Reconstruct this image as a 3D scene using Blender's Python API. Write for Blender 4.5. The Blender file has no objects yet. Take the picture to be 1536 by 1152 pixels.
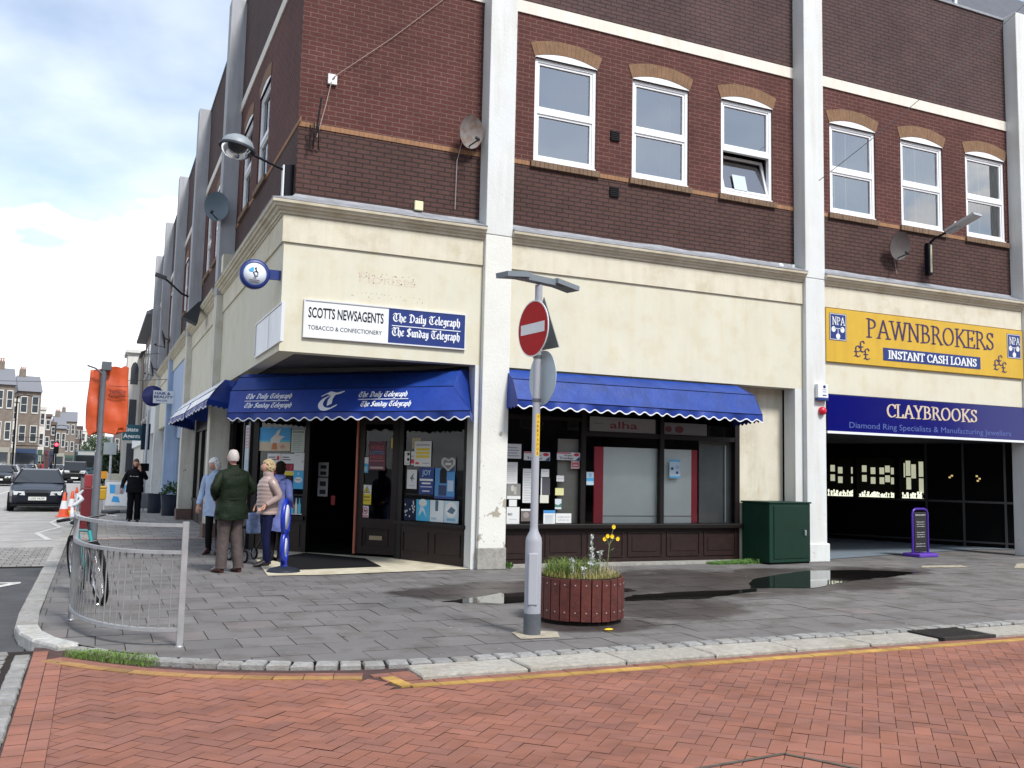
import bpy, bmesh, math, random
from mathutils import Vector, Matrix
from math import radians as R, sin, cos, pi
random.seed(7)
sc = bpy.context.scene
col = sc.collection

# ------------------------------------------------------------------ camera
cd = bpy.data.cameras.new('camera'); cam = bpy.data.objects.new('camera', cd); col.objects.link(cam); sc.camera = cam
cd.sensor_fit = 'HORIZONTAL'; cd.sensor_width = 36.0; cd.lens = 36.0*1386.0/1536.0
cd.clip_start = 0.05; cd.clip_end = 4000
pit, rol, yaw = R(5.5177), R(1.297), R(24.063)
fw = Vector((sin(yaw)*cos(pit), cos(yaw)*cos(pit), sin(pit)))
rt = Vector((cos(yaw), -sin(yaw), 0)); up = rt.cross(fw)
cx_ = rt*cos(rol) + up*sin(rol); cy_ = up*cos(rol) - rt*sin(rol)
M = Matrix((cx_, cy_, -fw)).transposed().to_4x4()
M.translation = Vector((-2.48743, -13.50338, 1.49853))
cam.matrix_world = M
sc.render.resolution_x = 1024; sc.render.resolution_y = 768
sc.view_settings.view_transform = 'Standard'; sc.view_settings.look = 'None'
sc.view_settings.gamma = 1; sc.view_settings.exposure = 0.90

# ------------------------------------------------------------------ sky and sun
SUN_EL, SUN_AZ = R(50), R(165)      # azimuth clockwise from +Y
w = bpy.data.worlds.new('World'); sc.world = w; w.use_nodes = True
nt = w.node_tree; N = nt.nodes; L = nt.links; N.clear()
def nn(t, **k):
    n = N.new(t)
    for a, b in k.items(): setattr(n, a, b)
    return n
out = nn('ShaderNodeOutputWorld'); bg = nn('ShaderNodeBackground'); bg.inputs['Strength'].default_value = 0.1
sky = nn('ShaderNodeTexSky', sky_type='NISHITA'); sky.sun_disc = False; sky.sun_elevation = SUN_EL; sky.sun_rotation = SUN_AZ
sky.air_density = 1.2; sky.dust_density = .7; sky.ozone_density = 2.5
tc = nn('ShaderNodeTexCoord'); sep = nn('ShaderNodeSeparateXYZ'); L.new(tc.outputs['Generated'], sep.inputs[0])
def mth(op, a, b=None, clamp=False):
    n = nn('ShaderNodeMath', operation=op, use_clamp=clamp)
    for i, v in enumerate((a, b)):
        if v is None: continue
        if isinstance(v, (int, float)): n.inputs[i].default_value = v
        else: L.new(v, n.inputs[i])
    return n.outputs[0]
zc = mth('ADD', mth('MAXIMUM', sep.outputs['Z'], 0.0), 0.22)
comb = nn('ShaderNodeCombineXYZ'); L.new(mth('DIVIDE', sep.outputs['X'], zc), comb.inputs[0]); L.new(mth('DIVIDE', sep.outputs['Y'], zc), comb.inputs[1])
mp = nn('ShaderNodeMapping'); mp.inputs['Location'].default_value = (3.1, 1.7, 0.35); mp.inputs['Rotation'].default_value = (0, 0, R(24)); mp.inputs['Scale'].default_value = (1.0, 1.0, 1)
L.new(comb.outputs[0], mp.inputs[0])
n1 = nn('ShaderNodeTexNoise'); n1.inputs['Scale'].default_value = 1.25; n1.inputs['Detail'].default_value = 9; n1.inputs['Roughness'].default_value = 0.56
L.new(mp.outputs[0], n1.inputs['Vector'])
n2 = nn('ShaderNodeTexNoise'); n2.inputs['Scale'].default_value = 3.0; n2.inputs['Detail'].default_value = 6; L.new(mp.outputs[0], n2.inputs['Vector'])
# more cloud low down over the street, thinner overhead
low = mth('MULTIPLY', mth('SUBTRACT', 0.30, sep.outputs['Z']), 1.15)
dens = mth('ADD', n1.outputs['Fac'], low)
cr = nn('ShaderNodeValToRGB'); cr.color_ramp.elements[0].position = 0.545; cr.color_ramp.elements[1].position = 0.615
L.new(dens, cr.inputs[0])
veil = nn('ShaderNodeValToRGB'); veil.color_ramp.elements[0].position = 0.2; veil.color_ramp.elements[1].position = 0.75
veil.color_ramp.elements[0].color = (.16, .16, .16, 1); veil.color_ramp.elements[1].color = (.46, .46, .46, 1); L.new(n2.outputs['Fac'], veil.inputs[0])
mask = mth('MAXIMUM', cr.outputs[0], veil.outputs[0])
hz = mth('SUBTRACT', 1.0, mth('MULTIPLY', mth('MAXIMUM', sep.outputs['Z'], 0.0), 4.0), True)
mask = mth('MAXIMUM', mask, mth('MULTIPLY', hz, 0.95))
shade = nn('ShaderNodeValToRGB'); shade.color_ramp.elements[0].position = 0.35; shade.color_ramp.elements[1].position = 0.7
shade.color_ramp.elements[0].color = (6.9, 7.1, 7.5, 1); shade.color_ramp.elements[1].color = (10.0, 10.1, 10.2, 1)
L.new(n2.outputs['Fac'], shade.inputs[0])
mix = nn('ShaderNodeMix', data_type='RGBA'); L.new(mask, mix.inputs[0]); L.new(sky.outputs[0], mix.inputs[6]); L.new(shade.outputs[0], mix.inputs[7])
L.new(mix.outputs[2], bg.inputs['Color']); L.new(bg.outputs[0], out.inputs[0])

sd_ = bpy.data.lights.new('sun', 'SUN'); sun = bpy.data.objects.new('sun', sd_); col.objects.link(sun)
sd_.energy = 2.5; sd_.angle = R(12); sd_.color = (1, .975, .94)
dirv = Vector((sin(SUN_AZ)*cos(SUN_EL), cos(SUN_AZ)*cos(SUN_EL), sin(SUN_EL)))
sun.rotation_euler = dirv.to_track_quat('Z', 'Y').to_euler(); sun.location = (0, -20, 30)

# ------------------------------------------------------------------ materials
MATS = {}
def mat(name, c=(.5,.5,.5), rough=.7, metal=0, spec=.5, noise=0, nscale=8, bump=0, bscale=60, emit=None, es=1, streak=0, attr=None, c2=None, coat=0, detail=5, dirt=0):
    if name in MATS: return MATS[name]
    m = bpy.data.materials.new(name); m.use_nodes = True; MATS[name] = m
    t = m.node_tree; n = t.nodes; l = t.links; b = n['Principled BSDF']
    lum = .3*c[0]+.6*c[1]+.1*c[2]
    if lum < .12 and not attr: kk = (max(lum, .004)/.12)**.22; c = tuple(q*kk for q in c[:3])
    if spec == .5 and max(c[:3]) < .06 and rough >= .5 and not metal: spec = .15
    b.inputs['Roughness'].default_value = rough; b.inputs['Metallic'].default_value = metal
    b.inputs['Specular IOR Level'].default_value = spec
    if coat: b.inputs['Coat Weight'].default_value = coat; b.inputs['Coat Roughness'].default_value = .05
    c = tuple(c)+(1,) if len(c) == 3 else c
    b.inputs['Base Color'].default_value = c
    co = n.new('ShaderNodeTexCoord'); src = None
    def ns(scale, det=detail, vec=None, rg=.6):
        q = n.new('ShaderNodeTexNoise'); q.inputs['Scale'].default_value = scale; q.inputs['Detail'].default_value = det; q.inputs['Roughness'].default_value = rg
        l.new(vec if vec else co.outputs['Object'], q.inputs['Vector']); return q.outputs['Fac']
    def ramp(f, a, bb, ca, cb):
        q = n.new('ShaderNodeValToRGB'); e = q.color_ramp.elements; e[0].position = a; e[1].position = bb; e[0].color = ca; e[1].color = cb
        l.new(f, q.inputs[0]); return q.outputs[0]
    def mixc(mode, f, a, bb):
        q = n.new('ShaderNodeMix'); q.data_type = 'RGBA'; q.blend_type = mode
        for i, v in ((0, f), (6, a), (7, bb)):
            if hasattr(v, 'is_linked') or hasattr(v, 'links'): l.new(v, q.inputs[i])
            else: q.inputs[i].default_value = v
        return q.outputs[2]
    if attr:
        a = n.new('ShaderNodeAttribute'); a.attribute_name = attr; src = a.outputs['Color']
    cur = src if src is not None else c
    if noise:
        d = tuple(x*(1-noise) for x in c[:3])+(1,) if c2 is None else tuple(c2)+(1,)
        if src is None: cur = ramp(ns(nscale), .35, .68, d, c)
        else:
            g0 = 1-noise
            cur = mixc('MULTIPLY', 1.0, cur, ramp(ns(nscale), .3, .7, (g0, g0, g0, 1), (1, 1, 1, 1)))
    if streak:
        mpn = n.new('ShaderNodeMapping'); mpn.inputs['Scale'].default_value = (5, 5, .5); l.new(co.outputs['Object'], mpn.inputs[0])
        g0 = 1-streak
        cur = mixc('MULTIPLY', 1.0, cur, ramp(ns(1.3, 6, mpn.outputs[0]), .45, .75, (1, 1, 1, 1), (g0, g0*.97, g0*.9, 1)))
    if dirt:
        g0 = 1-dirt
        cur = mixc('MULTIPLY', 1.0, cur, ramp(ns(2.3, 8), .5, .62, (1, 1, 1, 1), (g0, g0*.97, g0*.92, 1)))
    if not isinstance(cur, tuple): l.new(cur, b.inputs['Base Color'])
    if noise and rough < .95:
        q = n.new('ShaderNodeMapRange'); q.inputs['To Min'].default_value = max(0, rough-.12); q.inputs['To Max'].default_value = min(1, rough+.12)
        l.new(ns(nscale*1.7), q.inputs[0]); l.new(q.outputs[0], b.inputs['Roughness'])
    if bump:
        q = n.new('ShaderNodeBump'); q.inputs['Strength'].default_value = bump; q.inputs['Distance'].default_value = .02
        l.new(ns(bscale, 6), q.inputs['Height']); l.new(q.outputs[0], b.inputs['Normal'])
    if emit:
        b.inputs['Emission Color'].default_value = tuple(emit)+(1,); b.inputs['Emission Strength'].default_value = es
    return m

def glass(name, ior=1.5, tint=(1,1,1), rough=0, base=None):
    if name in MATS: return MATS[name]
    m = bpy.data.materials.new(name); m.use_nodes = True; MATS[name] = m
    t = m.node_tree; n = t.nodes; l = t.links; n.clear()
    o = n.new('ShaderNodeOutputMaterial'); mx = n.new('ShaderNodeMixShader'); f = n.new('ShaderNodeFresnel'); f.inputs[0].default_value = ior
    tr = n.new('ShaderNodeBsdfTransparent'); tr.inputs[0].default_value = tuple(tint)+(1,); gl = n.new('ShaderNodeBsdfGlossy'); gl.inputs['Roughness'].default_value = rough
    co = n.new('ShaderNodeTexCoord'); q = n.new('ShaderNodeTexNoise'); q.inputs['Scale'].default_value = 1.3; q.inputs['Detail'].default_value = 1
    bp = n.new('ShaderNodeBump'); bp.inputs['Strength'].default_value = .06; bp.inputs['Distance'].default_value = .05
    l.new(co.outputs['Object'], q.inputs[0]); l.new(q.outputs[0], bp.inputs['Height']); l.new(bp.outputs[0], gl.inputs['Normal'])
    l.new(f.outputs[0], mx.inputs[0]); l.new(tr.outputs[0], mx.inputs[1]); l.new(gl.outputs[0], mx.inputs[2]); l.new(mx.outputs[0], o.inputs[0])
    return m

def brick(name, c1, c2, mort, axis, bw=.225, bh=.075, msize=.007, bias=0, deep=False, grime=.25):
    if name in MATS: return MATS[name]
    m = bpy.data.materials.new(name); m.use_nodes = True; MATS[name] = m
    t = m.node_tree; n = t.nodes; l = t.links; b = n['Principled BSDF']; b.inputs['Roughness'].default_value = .88; b.inputs['Specular IOR Level'].default_value = .3
    co = n.new('ShaderNodeTexCoord'); sp = n.new('ShaderNodeSeparateXYZ'); cb = n.new('ShaderNodeCombineXYZ')
    l.new(co.outputs['Object'], sp.inputs[0]); l.new(sp.outputs['Z'], cb.inputs[1])
    sn = n.new('ShaderNodeSeparateXYZ'); l.new(co.outputs['Normal'], sn.inputs[0])       # courses follow whichever way the wall faces
    ab = n.new('ShaderNodeMath'); ab.operation = 'ABSOLUTE'; l.new(sn.outputs['X'], ab.inputs[0]); gt = n.new('ShaderNodeMath'); gt.operation = 'GREATER_THAN'; gt.inputs[1].default_value = .7; l.new(ab.outputs[0], gt.inputs[0])
    mu = n.new('ShaderNodeMix'); l.new(gt.outputs[0], mu.inputs[0]); l.new(sp.outputs['X'], mu.inputs[2]); l.new(sp.outputs['Y'], mu.inputs[3]); l.new(mu.outputs[0], cb.inputs[0])
    br = n.new('ShaderNodeTexBrick'); l.new(cb.outputs[0], br.inputs['Vector']); br.inputs['Scale'].default_value = 1
    br.inputs['Brick Width'].default_value = bw; br.inputs['Row Height'].default_value = bh; br.inputs['Mortar Size'].default_value = msize; br.inputs['Mortar Smooth'].default_value = .15
    br.inputs['Color1'].default_value = tuple(c1)+(1,); br.inputs['Color2'].default_value = tuple(c2)+(1,); br.inputs['Mortar'].default_value = tuple(mort)+(1,)
    def ns(sc_, det=6):
        q = n.new('ShaderNodeTexNoise'); q.inputs['Scale'].default_value = sc_; q.inputs['Detail'].default_value = det; q.inputs['Roughness'].default_value = .65; l.new(co.outputs['Object'], q.inputs['Vector']); return q.outputs['Fac']
    def mul(a, f, lo, hi, p0=.3, p1=.7):
        r = n.new('ShaderNodeValToRGB'); e = r.color_ramp.elements; e[0].position = p0; e[1].position = p1; e[0].color = (lo,)*3+(1,); e[1].color = (hi,)*3+(1,); l.new(f, r.inputs[0])
        q = n.new('ShaderNodeMix'); q.data_type = 'RGBA'; q.blend_type = 'MULTIPLY'; q.inputs[0].default_value = 1; l.new(a, q.inputs[6]); l.new(r.outputs[0], q.inputs[7]); return q.outputs[2]
    # per-brick tone
    wn = n.new('ShaderNodeTexBrick'); l.new(cb.outputs[0], wn.inputs['Vector']); wn.inputs['Scale'].default_value = 1
    wn.inputs['Brick Width'].default_value = bw; wn.inputs['Row Height'].default_value = bh; wn.inputs['Mortar Size'].default_value = 0
    wn.inputs['Color1'].default_value = (.72, .72, .75, 1); wn.inputs['Color2'].default_value = (1.18, 1.12, 1.08, 1)
    wn.offset = .5; wn.squash = 1
    q = n.new('ShaderNodeMix'); q.data_type = 'RGBA'; q.blend_type = 'MULTIPLY'; q.inputs[0].default_value = .9; l.new(br.outputs['Color'], q.inputs[6]); l.new(wn.outputs['Color'], q.inputs[7])
    c = mul(q.outputs[2], ns(.55), 1-grime, 1.08); c = mul(c, ns(3.5, 8), .85, 1.1); c = mul(c, ns(28), .88, 1.06)
    l.new(c, b.inputs['Base Color'])
    bp = n.new('ShaderNodeBump'); bp.inputs['Strength'].default_value = .9 if deep else .5; bp.inputs['Distance'].default_value = .012; bp.invert = True; l.new(br.outputs['Fac'], bp.inputs['Height'])
    bp2 = n.new('ShaderNodeBump'); bp2.inputs['Strength'].default_value = .35; bp2.inputs['Distance'].default_value = .006; l.new(ns(45), bp2.inputs['Height']); l.new(bp.outputs[0], bp2.inputs['Normal'])
    l.new(bp2.outputs[0], b.inputs['Normal'])
    return m

# ------------------------------------------------------------------ mesh builder
class MB:
    def __init__(s): s.v = []; s.f = []; s.mi = []; s.sm = []; s.cols = None
    def add(s, vs, fs, mi=0, sm=False):
        o = len(s.v); s.v += [tuple(v) for v in vs]; s.f += [tuple(i+o for i in f) for f in fs]; s.mi += [mi]*len(fs); s.sm += [sm]*len(fs); return s
    def box(s, x0, x1, y0, y1, z0, z1, mi=0):
        v = [(x, y, z) for z in (z0, z1) for y in (y0, y1) for x in (x0, x1)]
        return s.add(v, [(0,2,3,1),(4,5,7,6),(0,1,5,4),(2,6,7,3),(0,4,6,2),(1,3,7,5)], mi)
    def bbox(s, x0, x1, y0, y1, z0, z1, b=.01, mi=0):      # box with chamfered edges
        bm = bmesh.new(); bmesh.ops.create_cube(bm, size=1)
        for v in bm.verts: v.co = Vector(((x0+x1)/2+v.co.x*(x1-x0), (y0+y1)/2+v.co.y*(y1-y0), (z0+z1)/2+v.co.z*(z1-z0)))
        bmesh.ops.bevel(bm, geom=bm.edges[:], offset=b, segments=2, affect='EDGES', profile=.5)
        return s.frombm(bm, mi)
    def frombm(s, bm, mi=0, sm=False):
        bm.verts.index_update(); s.add([v.co[:] for v in bm.verts], [[v.index for v in f.verts] for f in bm.faces], mi, sm); bm.free(); return s
    def obox(s, c, ux, uy, uz, hx, hy, hz, mi=0):          # oriented box: centre, axes, half sizes
        c = Vector(c); ux = Vector(ux).normalized()*hx; uy = Vector(uy).normalized()*hy; uz = Vector(uz).normalized()*hz
        v = [c+ux*a+uy*b+uz*d for d in (-1, 1) for b in (-1, 1) for a in (-1, 1)]
        return s.add(v, [(0,2,3,1),(4,5,7,6),(0,1,5,4),(2,6,7,3),(0,4,6,2),(1,3,7,5)], mi)
    def quad(s, a, b, c, d, mi=0): return s.add([a, b, c, d], [(0,1,2,3)], mi)
    def ring(s, rings, closed=True, cap=True, mi=0, sm=True):
        n = len(rings[0]); o = []; fs = []
        for r in rings: o += r
        for i in range(len(rings)-1):
            for j in range(n if closed else n-1):
                k = (j+1) % n; fs.append((i*n+j, i*n+k, (i+1)*n+k, (i+1)*n+j))
        s.add(o, fs, mi, sm)
        if cap:
            s.add(rings[0], [tuple(range(n))[::-1]], mi); s.add(rings[-1], [tuple(range(n))], mi)
        return s
    def tube(s, pts, r, n=10, mi=0, cap=True, sm=True):
        pts = [Vector(p) for p in pts]; rs = r if isinstance(r, (list, tuple)) else [r]*len(pts)
        rings = []; prev = None
        for i, p in enumerate(pts):
            d = (pts[min(i+1, len(pts)-1)]-pts[max(i-1, 0)]).normalized()
            if prev is None:
                a = d.orthogonal().normalized()
                if abs(d.z) < .99: a = d.cross(Vector((0,0,1))).normalized()
            else: a = (prev-d*prev.dot(d)).normalized()
            prev = a; b = d.cross(a)
            rings.append([tuple(p+(a*cos(2*pi*k/n)+b*sin(2*pi*k/n))*rs[i]) for k in range(n)])
        return s.ring(rings, mi=mi, cap=cap, sm=sm)
    def lathe(s, prof, n=24, c=(0,0,0), mi=0, ax='z', sm=True, cap=True):
        rings = []
        for r, h in prof:
            rr = []
            for k in range(n):
                a = 2*pi*k/n; x, y = r*cos(a), r*sin(a)
                p = (x, y, h) if ax == 'z' else ((h, x, y) if ax == 'x' else (x, h, y))
                rr.append((p[0]+c[0], p[1]+c[1], p[2]+c[2]))
            rings.append(rr)
        return s.ring(rings, mi=mi, sm=sm, cap=cap)
    def prism(s, poly, o, ux, uy, th, mi=0):               # polygon in plane (ux,uy) at o, extruded along ux x uy by th
        o = Vector(o); ux = Vector(ux).normalized(); uy = Vector(uy).normalized(); nz = ux.cross(uy)*th
        n = len(poly); a = [o+ux*x+uy*y for x, y in poly]; b = [p+nz for p in a]
        return s.add(a+b, [tuple(range(n))[::-1], tuple(range(n, 2*n))]+[(i, (i+1) % n, (i+1) % n+n, i+n) for i in range(n)], mi)
    def sphere(s, c, rx, ry=None, rz=None, seg=16, rings=10, mi=0):
        ry = ry or rx; rz = rz or rx
        rr = []
        for i in range(rings+1):
            t = pi*i/rings; q = max(sin(t), .001)
            rr.append([(c[0]+rx*q*cos(2*pi*k/seg), c[1]+ry*q*sin(2*pi*k/seg), c[2]-rz*cos(t)) for k in range(seg)])
        return s.ring(rr, mi=mi)
    def build(s, name, m, parent=None, attr=None):
        me = bpy.data.meshes.new(name); me.from_pydata(s.v, [], s.f)
        ms = m if isinstance(m, (list, tuple)) else [m]
        for q in ms: me.materials.append(q)
        me.polygons.foreach_set('material_index', s.mi); me.polygons.foreach_set('use_smooth', s.sm)
        if s.cols:
            ca = me.color_attributes.new('col', 'FLOAT_COLOR', 'CORNER'); i = 0; flat = []
            for p, c in zip(me.polygons, s.cols): flat += list(c)*p.loop_total
            ca.data.foreach_set('color', flat)
        me.update()
        o = bpy.data.objects.new(name, me); col.objects.link(o)
        if parent: o.parent = parent
        return o

def tag(o, label=None, cat=None, group=None, kind=None):
    if label: o['label'] = label
    if cat: o['category'] = cat
    if group: o['group'] = group
    if kind: o['kind'] = kind
    return o
def thing(name, label, cat, loc=(0,0,0), rz=0, group=None, s=1):
    o = bpy.data.objects.new(name, None); col.objects.link(o); o.empty_display_size = .1
    o.location = loc; o.rotation_euler = (0, 0, rz); o.scale = (s, s, s); return tag(o, label, cat, group)
def struct(name, mb, m): return tag(mb.build(name, m), kind='structure')
def copytree(o, parent=None):
    c = o.copy(); col.objects.link(c)
    if parent: c.parent = parent
    for ch in list(o.children): copytree(ch, c)
    return c

# ------------------------------------------------------------------ lettering
def text_mb(mb, s, o, ux, uy, h, mi=0, w=None, bold=0, th=.002, font_sx=1):
    """letters set flat in the plane (ux,uy), starting at o, cap height h, width w"""
    cu = bpy.data.curves.new('t', 'FONT'); cu.body = s; cu.size = 1; cu.offset = bold; cu.resolution_u = 3
    ob = bpy.data.objects.new('t', cu); col.objects.link(ob)
    dg = bpy.context.evaluated_depsgraph_get(); me = bpy.data.meshes.new_from_object(ob.evaluated_get(dg))
    vs = [v.co.copy() for v in me.vertices]; fs = [tuple(p.vertices) for p in me.polygons]
    bpy.data.objects.remove(ob); bpy.data.curves.remove(cu); bpy.data.meshes.remove(me)
    if not vs: return
    x0 = min(v.x for v in vs); x1 = max(v.x for v in vs); k = h/.72; kx = (w/(x1-x0)) if w else k*font_sx
    o = Vector(o); ux = Vector(ux).normalized(); uy = Vector(uy).normalized(); nz = ux.cross(uy)
    mb.add([o+ux*((v.x-x0)*kx)+uy*(v.y*k)+nz*th for v in vs], fs, mi)
def hull(pts):
    pts = sorted(set((round(a, 5), round(b, 5)) for a, b in pts))
    def half(ps):
        h = []
        for p in ps:
            while len(h) > 1 and (h[-1][0]-h[-2][0])*(p[1]-h[-2][1])-(h[-1][1]-h[-2][1])*(p[0]-h[-2][0]) <= 0: h.pop()
            h.append(p)
        return h
    a = half(pts); b = half(pts[::-1]); return a[:-1]+b[:-1]
def arc(cx, cy, rx, ry, a0, a1, n=8): return [(cx+rx*cos(R(a0+(a1-a0)*i/n)), cy+ry*sin(R(a0+(a1-a0)*i/n))) for i in range(n+1)]
S_ = .03
def sf(x, y, q=.14): return [(x-q, y), (x+q, y)]      # a serif
SER = {  # (advance, strokes), cap height 1
 'P': (.72, [[(.18,0),(.18,1)], [(.18,.97)]+arc(.32,.73,.28,.24,90,-90)+[(.18,.49)], sf(.18,0), [(.04,1),(.2,1)]]),
 'A': (.9, [[(.12,0),(.44,1)], [(.44,1),(.78,0)], [(.24,.34),(.64,.34)], sf(.12,0,.1), sf(.78,0)]),
 'W': (1.2, [[(.1,1),(.38,0)], [(.38,0),(.62,1)], [(.62,1),(.88,0)], [(.88,0),(1.1,1)], sf(.1,1), sf(.62,1,.1), sf(1.1,1,.1)]),
 'N': (.95, [[(.18,0),(.18,1)], [(.18,1),(.76,0)], [(.76,0),(.76,1)], sf(.18,0,.1), sf(.76,1,.1), [(.04,1),(.2,1)]]),
 'B': (.76, [[(.18,0),(.18,1)], [(.18,.98)]+arc(.34,.76,.22,.22,90,-90)+[(.18,.54)], [(.3,.53)]+arc(.36,.27,.28,.26,90,-90)+[(.18,.02)], [(.04,1),(.2,1)], [(.04,0),(.2,0)]]),
 'R': (.82, [[(.18,0),(.18,1)], [(.18,.98)]+arc(.32,.75,.25,.23,90,-90)+[(.18,.52)], [(.4,.52),(.76,.02)], sf(.18,0,.12), [(.04,1),(.2,1)], sf(.77,0,.08)]),
 'O': (.94, [arc(.46,.5,.36,.49,0,360,20)]),
 'K': (.85, [[(.18,0),(.18,1)], [(.7,1),(.2,.45)], [(.32,.58),(.76,0)], sf(.18,0,.12), sf(.18,1,.12), sf(.7,1,.1), sf(.76,0,.1)]),
 'E': (.7, [[(.18,0),(.18,1)], [(.04,1),(.6,1),(.6,.84)], [(.18,.52),(.48,.52)], [(.48,.62),(.48,.42)], [(.04,0),(.62,0),(.65,.2)]]),
 'S': (.64, [[(.54,.96),(.54,.76)], arc(.33,.76,.2,.22,25,200,8)+arc(.33,.26,.22,.24,70,-155,9), [(.1,.26),(.1,.04)]]),
 'C': (.8, [arc(.46,.5,.36,.49,40,320,16), [(.74,.95),(.74,.7)]]),
 'L': (.66, [[(.18,0),(.18,1)], sf(.18,1), [(.04,0),(.58,0),(.62,.24)]]),
 'Y': (.8, [[(.1,1),(.4,.48)], [(.4,.48),(.7,1)], [(.4,.5),(.4,0)], sf(.1,1,.1), sf(.7,1,.1), sf(.4,0)]),
 'I': (.36, [[(.18,0),(.18,1)], sf(.18,0), sf(.18,1)]),
 'T': (.76, [[(.38,0),(.38,1)], [(.06,.82),(.06,1),(.7,1),(.7,.82)], sf(.38,0)]),
 'H': (.9, [[(.18,0),(.18,1)], [(.72,0),(.72,1)], [(.18,.52),(.72,.52)], sf(.18,0,.1), sf(.72,0,.1), sf(.18,1,.1), sf(.72,1,.1)]),
 ' ': (.35, []),
 '#': (.8, [arc(.45,.75,.2,.22,10,180,6)+[(.28,.5),(.3,.2),(.14,.04)], [(.14,.05),(.3,.1),(.5,0),(.68,.12)], [(.1,.45),(.52,.45)]]),
}
BLK = {  # blackletter, x-height .66
 'T': (.86, [arc(.48,.42,.36,.40,118,330,10), [(.08,.84),(.26,.98),(.54,.90),(.84,1.0)], [(.52,.92),(.46,.6),(.52,.30)]]),
 'D': (.86, [[(.1,.92),(.3,1),(.62,.86),(.76,.6),(.7,.24),(.48,.03),(.14,.06)], [(.34,.9),(.26,.5),(.32,.1)]]),
 'S': (.74, [[(.64,.86),(.42,1),(.18,.84),(.2,.64),(.54,.42),(.6,.2),(.38,.02),(.1,.14)], [(.4,.9),(.38,.2)]]),
 'h': (.52, [[(.12,1),(.12,.08),(.18,.0)], [(.14,.54),(.3,.66),(.42,.52),(.4,.12),(.3,-.14)]]),
 'e': (.44, [[(.3,.38),(.36,.56),(.22,.66),(.1,.5),(.1,.14),(.22,.02),(.38,.1)], [(.12,.3),(.34,.44)]]),
 'a': (.5, [[(.1,.56),(.26,.66),(.36,.54),(.36,.1),(.46,.02)], [(.34,.38),(.12,.28),(.12,.08),(.22,.0),(.36,.12)]]),
 'i': (.26, [[(.04,.56),(.12,.64),(.12,.1),(.22,.02)], [(.1,.86),(.15,.9)]]),
 'l': (.28, [[(.06,.98),(.14,1.02),(.13,.12),(.23,.02)]]),
 'y': (.5, [[(.06,.6),(.14,.5),(.14,.12),(.26,.02),(.38,.12)], [(.38,.64),(.38,-.04),(.22,-.26),(.06,-.2)]]),
 'u': (.52, [[(.04,.58),(.12,.64),(.12,.12),(.24,.02),(.38,.12)], [(.38,.64),(.38,.1),(.48,.02)]]),
 'n': (.54, [[(.04,.56),(.12,.64),(.12,.08),(.18,.0)], [(.13,.52),(.3,.66),(.4,.54),(.4,.1),(.48,.02)]]),
 'd': (.5, [[(.1,.9),(.3,.7),(.4,.5),(.38,.14),(.24,.0),(.12,.12),(.12,.46),(.26,.6)]]),
 'g': (.5, [[(.36,.6),(.16,.6),(.12,.3),(.22,.16),(.36,.26)], [(.38,.64),(.38,-.06),(.22,-.26),(.06,-.18)]]),
 'r': (.36, [[(.04,.56),(.12,.64),(.12,.1),(.2,.0)], [(.13,.52),(.26,.66),(.34,.58)]]),
 'p': (.52, [[(.04,.58),(.12,.66),(.12,-.3)], [(.13,.52),(.28,.66),(.4,.52),(.4,.14),(.28,.02),(.13,.1)]]),
 ' ': (.34, []),
}
def pen(mb, s, font, o, ux, uy, h, w=None, nib=.15, thin=.045, ang=20, mi=0, th=.003):
    adv = 0; segs = []
    for ch in s:
        a, st = font[ch]
        for k in st:
            for p, q in zip(k, k[1:]): segs.append(((p[0]+adv, p[1]), (q[0]+adv, q[1])))
        adv += a
    kx = (w/adv) if w else h; o = Vector(o); ux = Vector(ux).normalized(); uy = Vector(uy).normalized(); nz = ux.cross(uy)
    ca, sa = cos(R(ang)), sin(R(ang)); nb = [(a*nib/2*ca-b*thin/2*sa, a*nib/2*sa+b*thin/2*ca) for a in (-1, 1) for b in (-1, 1)]
    for i, (p, q) in enumerate(segs):
        hp = hull([(p[0]+a, p[1]+b) for a, b in nb]+[(q[0]+a, q[1]+b) for a, b in nb])
        d = th+.0003*(i % 6); mb.add([o+ux*(x*kx)+uy*(y*h)+nz*d for x, y in hp], [tuple(range(len(hp)))], mi)
X = Vector((1,0,0)); Y = Vector((0,1,0)); Z = Vector((0,0,1))
# ================================================================== GROUND
def pathpts(pts, step):
    """resample a polyline at equal steps"""
    P = [Vector((a, b, 0)) for a, b in pts]; out = [P[0]]; need = step
    for a, b in zip(P, P[1:]):
        d = (b-a).length; t = 0
        while d-t >= need: t += need; out.append(a+(b-a)*(t/d)); need = step
        need -= d-t
    return out
def course(mb, pts, step, o0, o1, z0, z1, gap=.012, jit=.006, colr=None, skip=0, bev=0):
    pp = pathpts(pts, step)
    for i in range(len(pp)-1):
        a, b = pp[i], pp[i+1]; d = (b-a).normalized(); n = Vector((d.y, -d.x, 0))
        if skip and random.random() < skip: continue
        g = gap/2; zz = z1+random.uniform(-jit, jit); j = lambda: random.uniform(-jit, jit)
        q = [a+d*(g+j())+n*(o0+j()), b-d*(g+j())+n*(o0+j()), b-d*(g+j())+n*(o1+j()), a+d*(g+j())+n*(o1+j())]
        b_ = max(bev, .001); cen = sum(q, Vector())/4
        top = [Vector((p.x, p.y, zz))+(cen-p).normalized()*b_ for p in q]; mid = [Vector((p.x, p.y, zz-b_)) for p in q]; bot = [Vector((p.x, p.y, z0)) for p in q]
        mb.add(bot+mid+top, [(0,1,5,4),(1,2,6,5),(2,3,7,6),(3,0,4,7),(4,5,9,8),(5,6,10,9),(6,7,11,10),(7,4,8,11),(8,9,10,11)][::1])
        if mb.cols is not None: mb.cols += [colr() if colr else (1,1,1,1)]*9
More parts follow.
